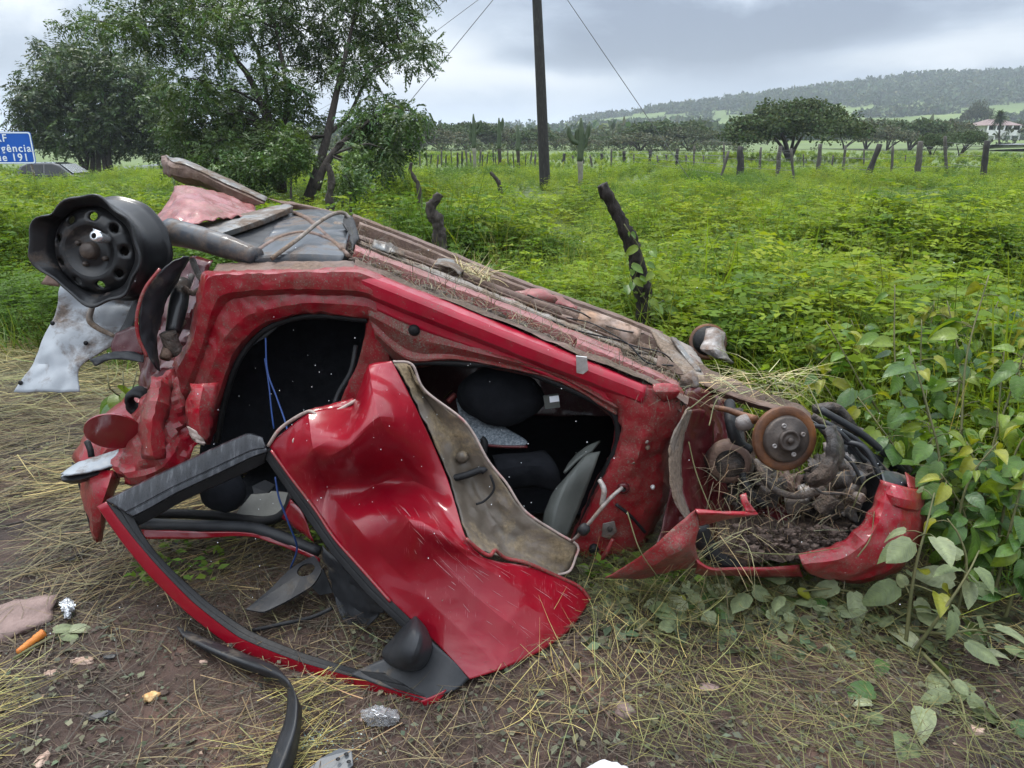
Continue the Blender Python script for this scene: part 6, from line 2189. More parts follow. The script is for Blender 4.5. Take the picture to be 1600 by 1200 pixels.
sheet("torn_edge", [[(292, 666, 2.475), (304, 672, 2.465), (316, 678, 2.47)], [(298, 684, 2.475), (310, 690, 2.465), (320, 692, 2.47)], [(312, 696, 2.48), (318, 697, 2.475), (322, 694, 2.48)]], M["edge_metal"], car, "D", nu=12, nv=5, amp=.010, fr=24)
sheet("crushed_pillar", [
    [(240, 590, 2.56), (232, 620, 2.52), (224, 655, 2.50), (220, 690, 2.50), (228, 715, 2.50)],
    [(254, 592, 2.50), (246, 625, 2.44), (240, 660, 2.42), (240, 695, 2.42), (244, 718, 2.44)],
    [(266, 600, 2.56), (260, 632, 2.52), (254, 665, 2.50), (256, 695, 2.48), (254, 716, 2.48)]], M["paint_mid"], car, "D", nu=16, nv=3, amp=.018, fr=14, seed=9, ridge=.8, ten=1, uten=1)
sheet("tailgate", [
    [(214, 606, 2.86), (190, 630, 2.86), (160, 652, 2.84), (136, 678, 2.82), (116, 716, 2.80)],
    [(222, 626, 2.78), (204, 640, 2.76), (172, 662, 2.74), (148, 690, 2.72), (126, 730, 2.70)],
    [(226, 650, 2.74), (206, 664, 2.72), (180, 690, 2.70), (160, 712, 2.68), (140, 742, 2.66)],
    [(224, 680, 2.72), (206, 696, 2.72), (186, 712, 2.70), (166, 730, 2.68), (150, 752, 2.68)]], M["paint_mid"], car, "D", nu=14, nv=3, amp=.018, fr=12, seed=18, ten=1, uten=1)
sheet("rear_bumper", [
    [(124, 726, 2.72), (126, 752, 2.70), (130, 780, 2.70), (138, 806, 2.70), (150, 844, 2.72)],
    [(146, 736, 2.60), (142, 764, 2.58), (142, 788, 2.58), (146, 812, 2.60), (152, 846, 2.66)],
    [(176, 736, 2.58), (166, 762, 2.55), (158, 788, 2.56), (156, 812, 2.60), (155, 846, 2.68)],
    [(184, 744, 2.64), (178, 768, 2.64), (170, 792, 2.64), (162, 816, 2.66), (157, 846, 2.7)]], M["paint_mid"], car, "D", nu=12, nv=3, amp=.012, fr=14, seed=25, ten=1, uten=1)
sheet("bumper_beam", [[(112, 722, 2.78), (122, 750, 2.76), (132, 785, 2.76), (142, 825, 2.76)], [(122, 740, 2.74), (128, 765, 2.74), (136, 800, 2.74), (146, 835, 2.74)]], M["rubber"], car, "D", nu=16, nv=4, amp=.006)
# fuel flap
fc = D(177, 674, 2.52)
fax = Vector((.22, -.86, -.46)).normalized()
fu = (Vector((1, 0, 0)) - fax * fax.x).normalized()
fv = fax.cross(fu)
P = [fc + fu * .089 * math.cos(2 * math.pi * k / 48) + fv * .088 * math.sin(2 * math.pi * k / 48) for k in range(48)]
V, Fc = plate_geo(P, .007)
flap = bevel(obj("fuel_flap", V, Fc, M["mirror_red"], car, smooth=False, label="round dark red fuel filler flap hanging open"), .002)
V, Fc = lathe_geo(D(213, 630, 2.62), (.2, -.9, -.1), [(.018, -.05), (.020, .01), (.026, .016), (.033, .010), (.036, -.01), (.030, -.06)], 26, lambda r, h, t: (r * (1 + .35 * abs(math.sin(t))), h))
obj("filler_neck", V, Fc, M["rubber"], car)
# broken tail lamp
lamp = sheet("tail_lamp", [
    [(95, 741, 2.60), (112, 727, 2.62), (148, 714, 2.63), (186, 702, 2.64)],
    [(100, 742, 2.56), (118, 736, 2.57), (152, 726, 2.58), (184, 716, 2.60)],
    [(96, 744, 2.56), (120, 741, 2.555), (155, 733, 2.56), (178, 728, 2.58)]], M["white_panel"], car, "D", nu=24, nv=4, amp=.006, fr=14, th=.006, label="broken pale tail lamp poking out to the left")
sheet("lamp_housing", [[(94, 744, 2.60), (120, 741, 2.59), (155, 733, 2.6), (176, 728, 2.6)], [(98, 752, 2.58), (122, 750, 2.57), (150, 742, 2.58), (172, 734, 2.6)], [(110, 756, 2.64), (128, 754, 2.64), (150, 746, 2.64), (168, 738, 2.64)]], M["black_plastic"], lamp, "D", nu=16, nv=4, amp=.004)
tube("bulb_strip", [D(136, 690, 2.66), D(141, 702, 2.65), D(143, 714, 2.65)], .012, M["rubber"], car, 6, 8)
# pale panel hanging under the wheel
wp = sheet("hanging_panel", [
    [(98, 436, 2.86), (124, 448, 2.85), (152, 454, 2.84), (182, 460, 2.84), (212, 468, 2.84)],
    [(82, 492, 2.84), (110, 498, 2.83), (140, 502, 2.82), (172, 504, 2.82), (198, 506, 2.83)],
    [(66, 530, 2.82), (94, 536, 2.80), (124, 540, 2.80), (154, 538, 2.81), (180, 536, 2.82)],
    [(46, 570, 2.78), (70, 572, 2.77), (94, 573, 2.77), (112, 573, 2.77), (126, 572, 2.78)],
    [(19, 611, 2.74), (44, 612, 2.74), (72, 612, 2.74), (98, 612, 2.74), (123, 611, 2.75)]], M["white_panel"], car, "D", nu=40, nv=8, amp=.020, fr=5, seed=3, ridge=.75, th=.006, label="dirty pale panel hanging below the bare wheel")
for px, py in ((32, 598), (134, 536), (82, 505)):
    V, Fc = lathe_geo(D(px, py, 2.755 if py > 590 else 2.80), (.1, -.95, .3), [(0, .004), (.007, .004), (.009, 0)], 12)
    obj("clip", V, Fc, M["rubber"], wp)
tube("panel_bracket", [D(152, 456, 2.80), D(144, 480, 2.79), D(140, 500, 2.79), D(152, 512, 2.79), D(180, 526, 2.78)], [.012, .010, .012, .010, .007], M["rail"], car, 8, 20)
sheet("torn_bumper_edge", [[(140, 562, 2.76), (165, 552, 2.74), (195, 548, 2.70), (222, 552, 2.68)], [(148, 572, 2.74), (170, 562, 2.72), (198, 562, 2.68), (224, 566, 2.66)]], M["black_plastic"], car, "D", nu=20, nv=4, amp=.012, fr=14)
sheet("torn_bumper_skin", [[(180, 520, 2.74), (200, 512, 2.72), (216, 506, 2.70)], [(172, 540, 2.74), (198, 535, 2.71), (218, 532, 2.68)], [(176, 554, 2.74), (200, 552, 2.70), (222, 556, 2.68)]], M["paint_dark"], car, "D", nu=14, nv=4, amp=.008)
sheet("mud_flap", [[(76, 424, 2.86), (96, 432, 2.86)], [(64, 444, 2.86), (92, 448, 2.86)]], M["brown_metal"], car, "D", nu=6, nv=4, amp=.006)
sheet("panel_stay", [[(212, 462, 2.80), (222, 470, 2.78)], [(196, 500, 2.80), (206, 512, 2.78)], [(184, 520, 2.79), (190, 526, 2.77)]], M["black_plastic"], car, "D", nu=6, nv=5, amp=.006)

# ---- cabin: dark shell, seats, roof pressed on the ground
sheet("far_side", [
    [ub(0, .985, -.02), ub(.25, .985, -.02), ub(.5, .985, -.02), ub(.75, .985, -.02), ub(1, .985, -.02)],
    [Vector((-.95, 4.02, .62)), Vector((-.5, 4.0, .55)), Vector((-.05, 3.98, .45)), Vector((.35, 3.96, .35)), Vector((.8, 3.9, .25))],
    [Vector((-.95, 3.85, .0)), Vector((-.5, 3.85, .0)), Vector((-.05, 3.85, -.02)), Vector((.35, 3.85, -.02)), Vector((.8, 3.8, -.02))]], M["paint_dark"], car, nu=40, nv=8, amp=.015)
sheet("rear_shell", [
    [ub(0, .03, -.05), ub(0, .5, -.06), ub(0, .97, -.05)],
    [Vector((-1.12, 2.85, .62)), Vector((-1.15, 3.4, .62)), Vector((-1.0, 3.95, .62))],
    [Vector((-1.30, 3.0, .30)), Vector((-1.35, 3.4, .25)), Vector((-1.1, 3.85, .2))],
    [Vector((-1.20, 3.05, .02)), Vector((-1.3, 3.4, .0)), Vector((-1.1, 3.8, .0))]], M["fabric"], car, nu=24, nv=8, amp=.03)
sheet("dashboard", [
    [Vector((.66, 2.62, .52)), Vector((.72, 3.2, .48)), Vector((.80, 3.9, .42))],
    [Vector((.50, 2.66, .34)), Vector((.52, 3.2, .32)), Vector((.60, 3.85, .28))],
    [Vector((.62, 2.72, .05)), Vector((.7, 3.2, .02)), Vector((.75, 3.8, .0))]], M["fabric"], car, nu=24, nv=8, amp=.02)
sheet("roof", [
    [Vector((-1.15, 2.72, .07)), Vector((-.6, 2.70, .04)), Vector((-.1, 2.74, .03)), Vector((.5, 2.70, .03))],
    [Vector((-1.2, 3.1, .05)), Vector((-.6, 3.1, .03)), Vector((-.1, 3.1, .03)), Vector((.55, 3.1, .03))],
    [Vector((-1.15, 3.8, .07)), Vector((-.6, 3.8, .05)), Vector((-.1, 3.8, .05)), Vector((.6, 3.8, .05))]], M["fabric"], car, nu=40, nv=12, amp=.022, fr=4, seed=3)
sheet("headliner", [
    [(392, 772, 2.84), (420, 768, 2.86), (455, 770, 2.88)], [(372, 798, 2.80), (415, 800, 2.80), (448, 792, 2.84)], [(366, 812, 2.78), (410, 814, 2.78), (446, 806, 2.80)]], M["liner_grey"], car, "D", nu=16, nv=5, amp=.006)


def seat(name, rails, label=None, seed=0):
    return sheet(name, rails, M["fabric"], car, nu=24, nv=8, amp=.012, fr=5, seed=seed, th=.05, label=label)


seat("rear_seat", [[(392, 522, 2.80), (455, 508, 2.80), (560, 505, 2.80)], [(372, 600, 2.90), (450, 590, 2.90), (545, 580, 2.9)], [(350, 690, 3.0), (430, 690, 3.0), (520, 690, 3.0)]], seed=1)
seat("front_seat", [[(705, 580, 2.9), (780, 575, 2.8), (850, 600, 2.85)], [(712, 620, 2.82), (780, 620, 2.66), (848, 628, 2.74)], [(735, 650, 2.9), (790, 664, 2.78), (842, 652, 2.85)]], "rounded dark seat back seen through the front door opening", 2)
V, Fc = blob_geo(D(782, 618, 2.85), (.165, .10, .115), 2, .12, 1.2, 3)
obj("seat_back", V, Fc, M["fabric"], car)
V, Fc = blob_geo(D(348, 766, 2.72), (.085, .06, .082), 6, .08, 1.2, 3)
obj("headrest", V, Fc, M["fabric"], car)
seat("seat_cushion", [[(840, 600, 2.85), (890, 620, 2.85), (950, 650, 2.85)], [(838, 700, 2.9), (890, 700, 2.9), (940, 710, 2.9)], [(780, 800, 2.95), (850, 800, 2.9), (910, 800, 2.9)]], seed=5)
sheet("kick_trim", [
    [(938, 705, 2.66), (925, 740, 2.64), (905, 790, 2.64), (885, 840, 2.62)],
    [(915, 712, 2.66), (892, 745, 2.60), (872, 790, 2.58), (862, 836, 2.58)],
    [(900, 735, 2.70), (872, 760, 2.64), (852, 800, 2.62), (850, 836, 2.62)]], M["grey_trim"], car, "D", nu=20, nv=6, amp=.004, th=.01)
sheet("kick_trim", [[(938, 690, 2.72), (915, 700, 2.70), (890, 725, 2.70)], [(925, 705, 2.68), (905, 718, 2.66), (882, 740, 2.66)]], M["grey_trim"], car, "D", nu=14, nv=5, amp=.004, th=.01)
M["glass_wet"] = grained("wet_glass", [(0.42, (0.10, 0.12, 0.14)), (0.6, (0.22, 0.25, 0.28))], 120, 0.12, 0.6, 160)
sheet("side_glass", [[(712, 622, 2.95), (735, 628, 2.95), (755, 640, 2.95)], [(720, 655, 2.9), (755, 662, 2.88), (790, 668, 2.88)], [(742, 685, 2.84), (785, 690, 2.82), (822, 688, 2.82)], [(765, 695, 2.82), (795, 697, 2.81), (820, 697, 2.81)]], M["glass_wet"], car, "D", nu=16, nv=5, label="far window glass covered in raindrops")
tube("glass_rail", [D(762, 696, 2.8), D(795, 698, 2.8), D(824, 698, 2.8)], .006, M["paint_dark"], car, 6, 10)
tube("glass_rail", [D(700, 628, 2.96), D(712, 616, 2.96)], .012, M["paint_mid"], car, 6, 6)
V, Fc = box_geo(D(862, 627, 2.70), (.055, .012, .05), Matrix.Rotation(R(-8), 3, "Y"))
tg = obj("paper_tag", V, Fc, M["grey_trim"], car, smooth=False)
V, Fc = box_geo(D(866, 623, 2.69), (.034, .008, .022), Matrix.Rotation(R(-8), 3, "Y"))
obj("sticker", V, Fc, M["sign_white"], tg, smooth=False)
tube("seat_stalk", [D(756, 710, 2.74), D(757, 690, 2.74), D(752, 684, 2.74)], [.012, .014, .010], M["rubber"], car, 8, 8)
sheet("centre_console", [[(770, 715, 2.80), (820, 708, 2.80), (850, 705, 2.82)], [(778, 735, 2.74), (822, 728, 2.74), (870, 730, 2.78)], [(790, 765, 2.78), (830, 760, 2.8), (880, 770, 2.82)]], M["fabric"], car, "D", nu=14, nv=5, amp=.01, th=.02)
tube("seat_belt", [D(556, 540, 2.62), D(548, 580, 2.60), D(530, 612, 2.58), D(522, 632, 2.56)], .008, M["rubber"], car, 6, 16)
for a in (((415, 528, 2.66), (418, 580, 2.66), (432, 620, 2.64), (446, 660, 2.60), (452, 690, 2.58)), ((414, 560, 2.67), (420, 600, 2.66), (424, 640, 2.65), (428, 670, 2.65)),
          ((430, 745, 2.48), (436, 778, 2.48), (452, 820, 2.50), (464, 856, 2.56), (454, 888, 2.62))):
    tube("blue_cord", [D(*p) for p in a], .0032, M["blue_wire"], car, 6, 24)
sheet("dark_backing", [  # added dark sheet, blocks the daylight seen through the rear opening
    [(330, 490, 3.0), (420, 480, 3.05), (520, 478, 3.05), (640, 520, 3.05)], [(322, 600, 3.05), (420, 600, 3.1), (520, 600, 3.1), (650, 600, 3.1)], [(310, 720, 3.05), (420, 720, 3.1), (520, 720, 3.1), (660, 700, 3.1)]], M["fabric"], car, "D", nu=24, nv=8, amp=.02, fr=5)
# far-side roof frame seen through the torn window
tube("roof_frame", [D(214, 818, 2.74), D(250, 820, 2.72), D(320, 822, 2.70), D(384, 824, 2.68), D(420, 832, 2.66), D(500, 862, 2.64)], [.024, .022, .022, .02, .022, .018], M["black_plastic"], car, 10, 30)
tube("roof_frame", [D(222, 803, 2.84), D(280, 803, 2.82), D(340, 806, 2.80), D(414, 814, 2.78), D(446, 800, 2.76), D(458, 770, 2.76)], [.018] * 6, M["rubber"], car, 10, 30)
sheet("roof_rail", [[(216, 826, 2.72), (300, 830, 2.68), (385, 832, 2.66), (430, 842, 2.64), (500, 872, 2.62)], [(220, 842, 2.72), (300, 842, 2.68), (385, 838, 2.66), (430, 850, 2.64), (500, 878, 2.62)]], M["mirror_red"], car, "D", nu=30, nv=4, amp=.006)
sheet("lower_pillar", [[(452, 780, 2.62), (470, 800, 2.60), (480, 820, 2.60)], [(440, 810, 2.64), (462, 826, 2.62), (490, 848, 2.60)]], M["mirror_red"], car, "D", nu=12, nv=4, amp=.008)
V, Fc = plate_geo([D(395, 760, 2.75), D(415, 750, 2.75), D(430, 758, 2.74), D(420, 770, 2.74), D(398, 772, 2.74)], .012)
obj("broken_trim", V, Fc, M["black_plastic"], car, smooth=False)

# ---- torn front door
rows = [
    [(419, 695, 2.42), (440, 727, 2.40), (470, 770, 2.385), (500, 812, 2.36), (545, 868, 2.31), (606, 938, 2.24), (672, 995, 2.185), (734, 1061, 2.125)],
    [(482, 645, 2.36), (490, 702, 2.25), (512, 765, 2.395), (556, 820, 2.265), (600, 874, 2.25), (660, 930, 2.20), (720, 985, 2.175), (784, 1046, 2.165)],
    [(552, 630, 2.42), (545, 695, 2.165), (588, 757, 2.41), (640, 813, 2.15), (684, 872, 2.19), (735, 925, 2.20), (790, 970, 2.22), (850, 1015, 2.27)],
    [(576, 570, 2.37), (592, 650, 2.155), (648, 752, 2.40), (690, 830, 2.165), (730, 870, 2.21), (785, 905, 2.27), (840, 940, 2.33), (893, 982, 2.38)],
    [(612, 564, 2.38), (651, 640, 2.34), (698, 746, 2.365), (728, 841, 2.235), (760, 876, 2.27), (824, 885, 2.38), (900, 915, 2.48), (922, 938, 2.5)],
]
V, Fc = loft([pts(r, "D") for r in rows], 150, 26, .62, .30)
V = crumple(V, Fc, .0022, 6, 40, .8)
door = obj("front_door", V, Fc, M["door_paint"], car, label="big crumpled red front door with its window frame on the ground")
door.data.set_sharp_from_angle(angle=R(16))
DV, rnd = V, random.Random(64)


def on_door(u, v):
    a, b_ = min(103.99, max(0, v * 104)), min(148.99, max(0, u * 149))
    i, j = int(a), int(b_)
    p = DV[i * 150 + j].lerp(DV[i * 150 + j + 1], b_ - j).lerp(DV[(i + 1) * 150 + j].lerp(DV[(i + 1) * 150 + j + 1], b_ - j), a - i)
    return p + (CAM - p).normalized() * .0016


geos = []
for k in range(64):
    u, v = (rnd.uniform(.62, .95), rnd.uniform(.35, .97)) if k % 4 else (rnd.uniform(.46, .62), rnd.uniform(.4, .9))
    du, dv = rnd.uniform(.01, .065), rnd.uniform(-.015, .02)
    wd_ = rnd.choice((.00025, .0003, .0004, .0006))
    P = [on_door(min(1, u + du * t / 5), min(1, v + dv * t / 5)) for t in range(6)]
    ax = (P[-1] - P[0]).cross(P[0] - CAM).normalized()
    VV = []
    for t, p in enumerate(P):
        ww = wd_ * math.sin(math.pi * (t + .4) / 5.8)
        VV += [p + ax * ww, p - ax * ww]
    geos.append((VV, [(2 * t, 2 * t + 1, 2 * t + 3, 2 * t + 2) for t in range(5)]))
M["scratch"] = grained("scratched_primer", [(.3, (.22, .07, .08)), (.7, (.42, .30, .30))], 60, .6, 0)
joined("scratches", geos, M["scratch"], door, kind="stuff")
V = DV
md = door.modifiers.new("thickness", "SOLIDIFY")
md.thickness = .005
md.offset = -1
sheet("door_inner_panel", [
    [(616, 568, 2.41), (654, 640, 2.40), (700, 748, 2.41), (732, 846, 2.33), (776, 868, 2.35), (868, 900, 2.48)],
    [(632, 568, 2.455), (676, 645, 2.46), (724, 740, 2.47), (770, 830, 2.46), (800, 862, 2.45), (876, 898, 2.51)],
    [(638, 570, 2.46), (684, 650, 2.47), (740, 735, 2.48), (782, 810, 2.48), (820, 848, 2.48), (884, 894, 2.53)],
    [(644, 571, 2.41), (663, 611, 2.42), (726, 661, 2.44), (776, 738, 2.455), (820, 800, 2.46), (869, 834, 2.49), (903, 853, 2.51)]], M["primer"], door, "D", nu=70, nv=9, amp=.011, fr=9, th=.004, ridge=.6)
P = [D(*p) for p in ((614, 565, 2.39), (644, 570, 2.405), (664, 610, 2.415), (727, 660, 2.435), (761, 717, 2.445), (777, 738, 2.45), (792, 756, 2.455), (821, 799, 2.46), (870, 832, 2.485), (902, 852, 2.5), (899, 872, 2.5), (890, 892, 2.49), (872, 898, 2.48))]
tube("door_hem", P, .0045, M["edge_metal"], door, 8, 90)
P = [D(*p) for p in ((728, 842, 2.225), (752, 862, 2.255), (766, 868, 2.27), (774, 860, 2.30), (790, 872, 2.34), (824, 880, 2.375), (870, 900, 2.44), (905, 917, 2.48), (922, 937, 2.495))]
tube("door_hem", P, .006, M["paint_mid"], door, 8, 60)
P = [D(*p) for p in ((419, 697, 2.415), (440, 668, 2.39), (482, 643, 2.36), (500, 652, 2.36), (530, 640, 2.39), (556, 626, 2.41))]
tube("door_hem", P, .006, M["edge_metal"], door, 8, 40)
sheet("door_corner_fold", [[(482, 640, 2.40), (515, 632, 2.42), (552, 622, 2.42)], [(490, 650, 2.37), (520, 648, 2.38), (554, 636, 2.40)], [(500, 664, 2.34), (530, 660, 2.34), (558, 646, 2.36)]], M["paint_mid"], door, "D", nu=14, nv=5, amp=.008, fr=12)
P = [D(*p) for p in ((706, 748, 2.43), (730, 742, 2.43), (752, 734, 2.44), (758, 738, 2.44))]
tube("window_regulator", P, .012, M["rubber"], door, 8, 12)
tube("door_cable", [D(766, 742, 2.44), D(772, 764, 2.44), D(758, 782, 2.44), D(744, 788, 2.43)], .004, M["rubber"], door, 6, 16)
V, Fc = blob_geo(D(722, 714, 2.455), (.022, .018, .020), 3, .25, 1.5, 2)
obj("door_dimple", V, Fc, M["primer"], door)
# handle holes on the skin
for px, py, s in ((462, 688, .010), (473, 702, .008)):
    p = D(px, py, 2.33)
    hit = min(V_ for V_ in [(v - p).length for v in V]) if False else 0
for (px, py, s, d) in ((462, 689, .011, 2.352), (473, 703, .008, 2.345)):
    V, Fc = lathe_geo(D(px, py, d), (-.15, -.85, .45), [(.0, .002), (s * .6, .004), (s, .003), (s * 1.15, -.004)], 14)
    obj("handle_hole", V, Fc, M["edge_metal"], door)

# window frame: rear bar, curved red front edge, seal, sail panel and mirror
FR_OUT = [(152, 791, 2.44), (172, 820, 2.43), (195, 852, 2.42), (232, 897, 2.40), (292, 957, 2.37), (367, 1013, 2.32), (465, 1051, 2.22), (580, 1082, 2.13), (663, 1103, 2.075)]
FR_MID = [(166, 784, 2.43), (188, 814, 2.42), (210, 842, 2.41), (246, 884, 2.39), (303, 942, 2.36), (374, 996, 2.31), (468, 1034, 2.21), (582, 1066, 2.12), (666, 1090, 2.07)]
FR_SEAL = [(178, 790, 2.43), (200, 818, 2.42), (224, 846, 2.41), (260, 884, 2.39), (316, 936, 2.36), (384, 984, 2.315), (474, 1022, 2.215), (584, 1054, 2.125), (662, 1078, 2.075)]
FR_IN = [(208, 806, 2.44), (222, 834, 2.43), (242, 862, 2.42), (276, 898, 2.40), (328, 944, 2.375), (390, 986, 2.33), (470, 1020, 2.24), (556, 1046, 2.15), (600, 1052, 2.12)]


def strip(name, outer, inner, m, nu=70, lip=.012, groove=None, label=None, th=.004):
    """flat pressed strip between two outlines with turned-down edges and, optionally, a groove"""
    prof = [(0.0, lip), (0.05, .001), (0.30, 0.0)]
    if groove:
        prof += [(groove - .05, 0.0), (groove - .02, .005), (groove + .03, .005), (groove + .06, -.002)]
    prof += [(0.94, -.001), (1.0, lip)]
    a, b_ = crv(pts(outer, "D"), nu, .5), crv(pts(inner, "D"), nu, .5)
    rails = [[p.lerp(q_, f) + (p - CAM).normalized() * h for p, q_ in zip(a, b_)] for f, h in prof]
    V, Fc = loft(rails, nu, 2, 1.0, 1.0)
    o = obj(name, V, Fc, m, door, label=label)
    o.data.set_sharp_from_angle(angle=R(20))
    md = o.modifiers.new("thickness", "SOLIDIFY")
    md.thickness = th
    md.offset = 0
    return o


strip("window_frame", FR_OUT, FR_MID, M["door_paint"], lip=.02, label="red curved edge of the door's window frame")
strip("window_seal", FR_MID, FR_IN, M["rubber"], lip=.012, groove=.48)
strip("frame_bar", [(166, 782, 2.430), (205, 762, 2.430), (260, 735, 2.430), (326, 704, 2.424), (386, 678, 2.414), (410, 684, 2.408)],
      [(208, 808, 2.424), (236, 794, 2.424), (278, 770, 2.424), (338, 742, 2.42), (392, 716, 2.41), (418, 706, 2.403)], M["window_black"], groove=.72, lip=.018)
strip("frame_bar_seal", [(208, 808, 2.432), (236, 793, 2.432), (278, 769, 2.432), (338, 741, 2.428), (392, 715, 2.418), (416, 708, 2.408)],
      [(216, 821, 2.455), (246, 805, 2.455), (288, 781, 2.455), (346, 755, 2.45), (398, 731, 2.436), (414, 722, 2.43)], M["rubber"], lip=.012)
strip("belt_seal", [(408, 706, 2.425), (440, 752, 2.41), (476, 804, 2.38), (520, 866, 2.33), (570, 924, 2.27), (640, 990, 2.20), (720, 1062, 2.13)],
      [(422, 700, 2.415), (454, 742, 2.40), (492, 792, 2.37), (536, 856, 2.32), (588, 914, 2.26), (656, 982, 2.19), (734, 1062, 2.12)], M["rubber"], lip=.008, groove=.5)
tube("belt_hem", [D(*p) for p in ((424, 704, 2.40), (456, 748, 2.385), (494, 798, 2.36), (522, 840, 2.33), (566, 890, 2.28), (610, 940, 2.23))], .005, M["paint_mid"], door, 6, 40)
sheet("mirror_sail", [
    [(545, 1054, 2.145), (580, 1038, 2.15), (610, 1022, 2.16), (646, 978, 2.18)],
    [(585, 1068, 2.115), (620, 1056, 2.125), (650, 1040, 2.135), (686, 1012, 2.15)],
    [(630, 1084, 2.09), (660, 1076, 2.095), (692, 1062, 2.105), (712, 1036, 2.125)],
    [(662, 1094, 2.07), (690, 1086, 2.08), (716, 1076, 2.095), (732, 1061, 2.115)]], M["black_plastic"], door, "D", nu=26, nv=6, th=.006)
sheet("torn_frame_end", [[(656, 1096, 2.065), (680, 1086, 2.075), (697, 1078, 2.085)], [(664, 1104, 2.07), (684, 1096, 2.075), (696, 1082, 2.085)]], M["door_paint"], door, "D", nu=10, nv=4, amp=.004, fr=20)


def mirror():
    R_ = [[(649, 963, 2.17), (649, 964, 2.16), (650, 964, 2.15), (651, 965, 2.16)],
          [(632, 978, 2.20), (640, 984, 2.08), (656, 990, 2.06), (666, 984, 2.16)],
          [(614, 998, 2.19), (628, 1006, 2.06), (654, 1014, 2.03), (674, 1008, 2.14)],
          [(600, 1014, 2.17), (620, 1026, 2.06), (648, 1032, 2.035), (670, 1028, 2.12)],
          [(598, 1024, 2.16), (618, 1038, 2.08), (640, 1044, 2.07), (662, 1040, 2.11)],
          [(602, 1032, 2.15), (620, 1044, 2.11), (638, 1048, 2.10), (656, 1046, 2.11)]]
    o = sheet("side_mirror", R_, M["black_plastic"], door, "D", nu=26, nv=6, th=.006, amp=.002, label="black door mirror folded on the sail panel")
    return o


mirror()
# black trim hanging under the door
sheet("door_lining", [
    [(504, 852, 2.42), (540, 888, 2.38), (572, 918, 2.33), (602, 940, 2.29)],
    [(512, 900, 2.44), (545, 925, 2.40), (572, 945, 2.36), (600, 956, 2.32)],
    [(520, 930, 2.45), (545, 955, 2.42), (566, 968, 2.40), (590, 962, 2.36)],
    [(544, 990, 2.40), (552, 996, 2.40), (558, 1000, 2.40), (564, 985, 2.39)]], M["black_plastic"], door, "D", nu=24, nv=6, amp=.016, fr=9)

# ================================================================== BROAD-LEAVED PLANTS
def big_leaf_mesh(name, ln, wd, colr, fold, curl, seed, m):
    """pointed heart-shaped leaf, base at the origin, running along +Y, folded at the midrib"""
    rnd = random.Random(seed)
    ny, V, Q, C = 7, [], [], []
    for j in range(ny):
        t = j / (ny - 1)
        hw = wd / 2 * (math.sin(math.pi * min(1, t * 0.92 + .10)) ** .75) * (1 - .25 * t) if t < 1 else 0
        if j == 0:
            hw = wd * .16
        y = ln * t - (ln * .05 if 0 < j < 2 else 0)
        z = -curl * ln * t * t
        for s, f in ((-1, 1), (-.5, .5), (0, 0), (.5, .5), (1, 1)):
            V.append((hw * s, y - (abs(s) * ln * .06 if j < 2 else 0), z + fold * hw * abs(s) + .03 * wd * rnd.uniform(-1, 1) * (1 if s else 0)))
            k = (1.22 if s == 0 else 1) * rnd.uniform(.88, 1.12)
            C.append(tuple(c * k for c in colr))
    for j in range(ny - 1):
        for k in range(4):
            Q.append((j * 5 + k, j * 5 + k + 1, j * 5 + k + 6, j * 5 + k + 5))
    me = bpy.data.meshes.new(name)
    me.from_pydata(V, [], Q)
    a = me.attributes.new("leaf_colour", "FLOAT_COLOR", "POINT")
    c4 = np.ones((len(V), 4), dtype=np.float32)
    c4[:, :3] = np.array(C)
    a.data.foreach_set("color", c4.ravel())
    me.polygons.foreach_set("use_smooth", [True] * len(me.polygons))
    me.materials.append(m)
    return me


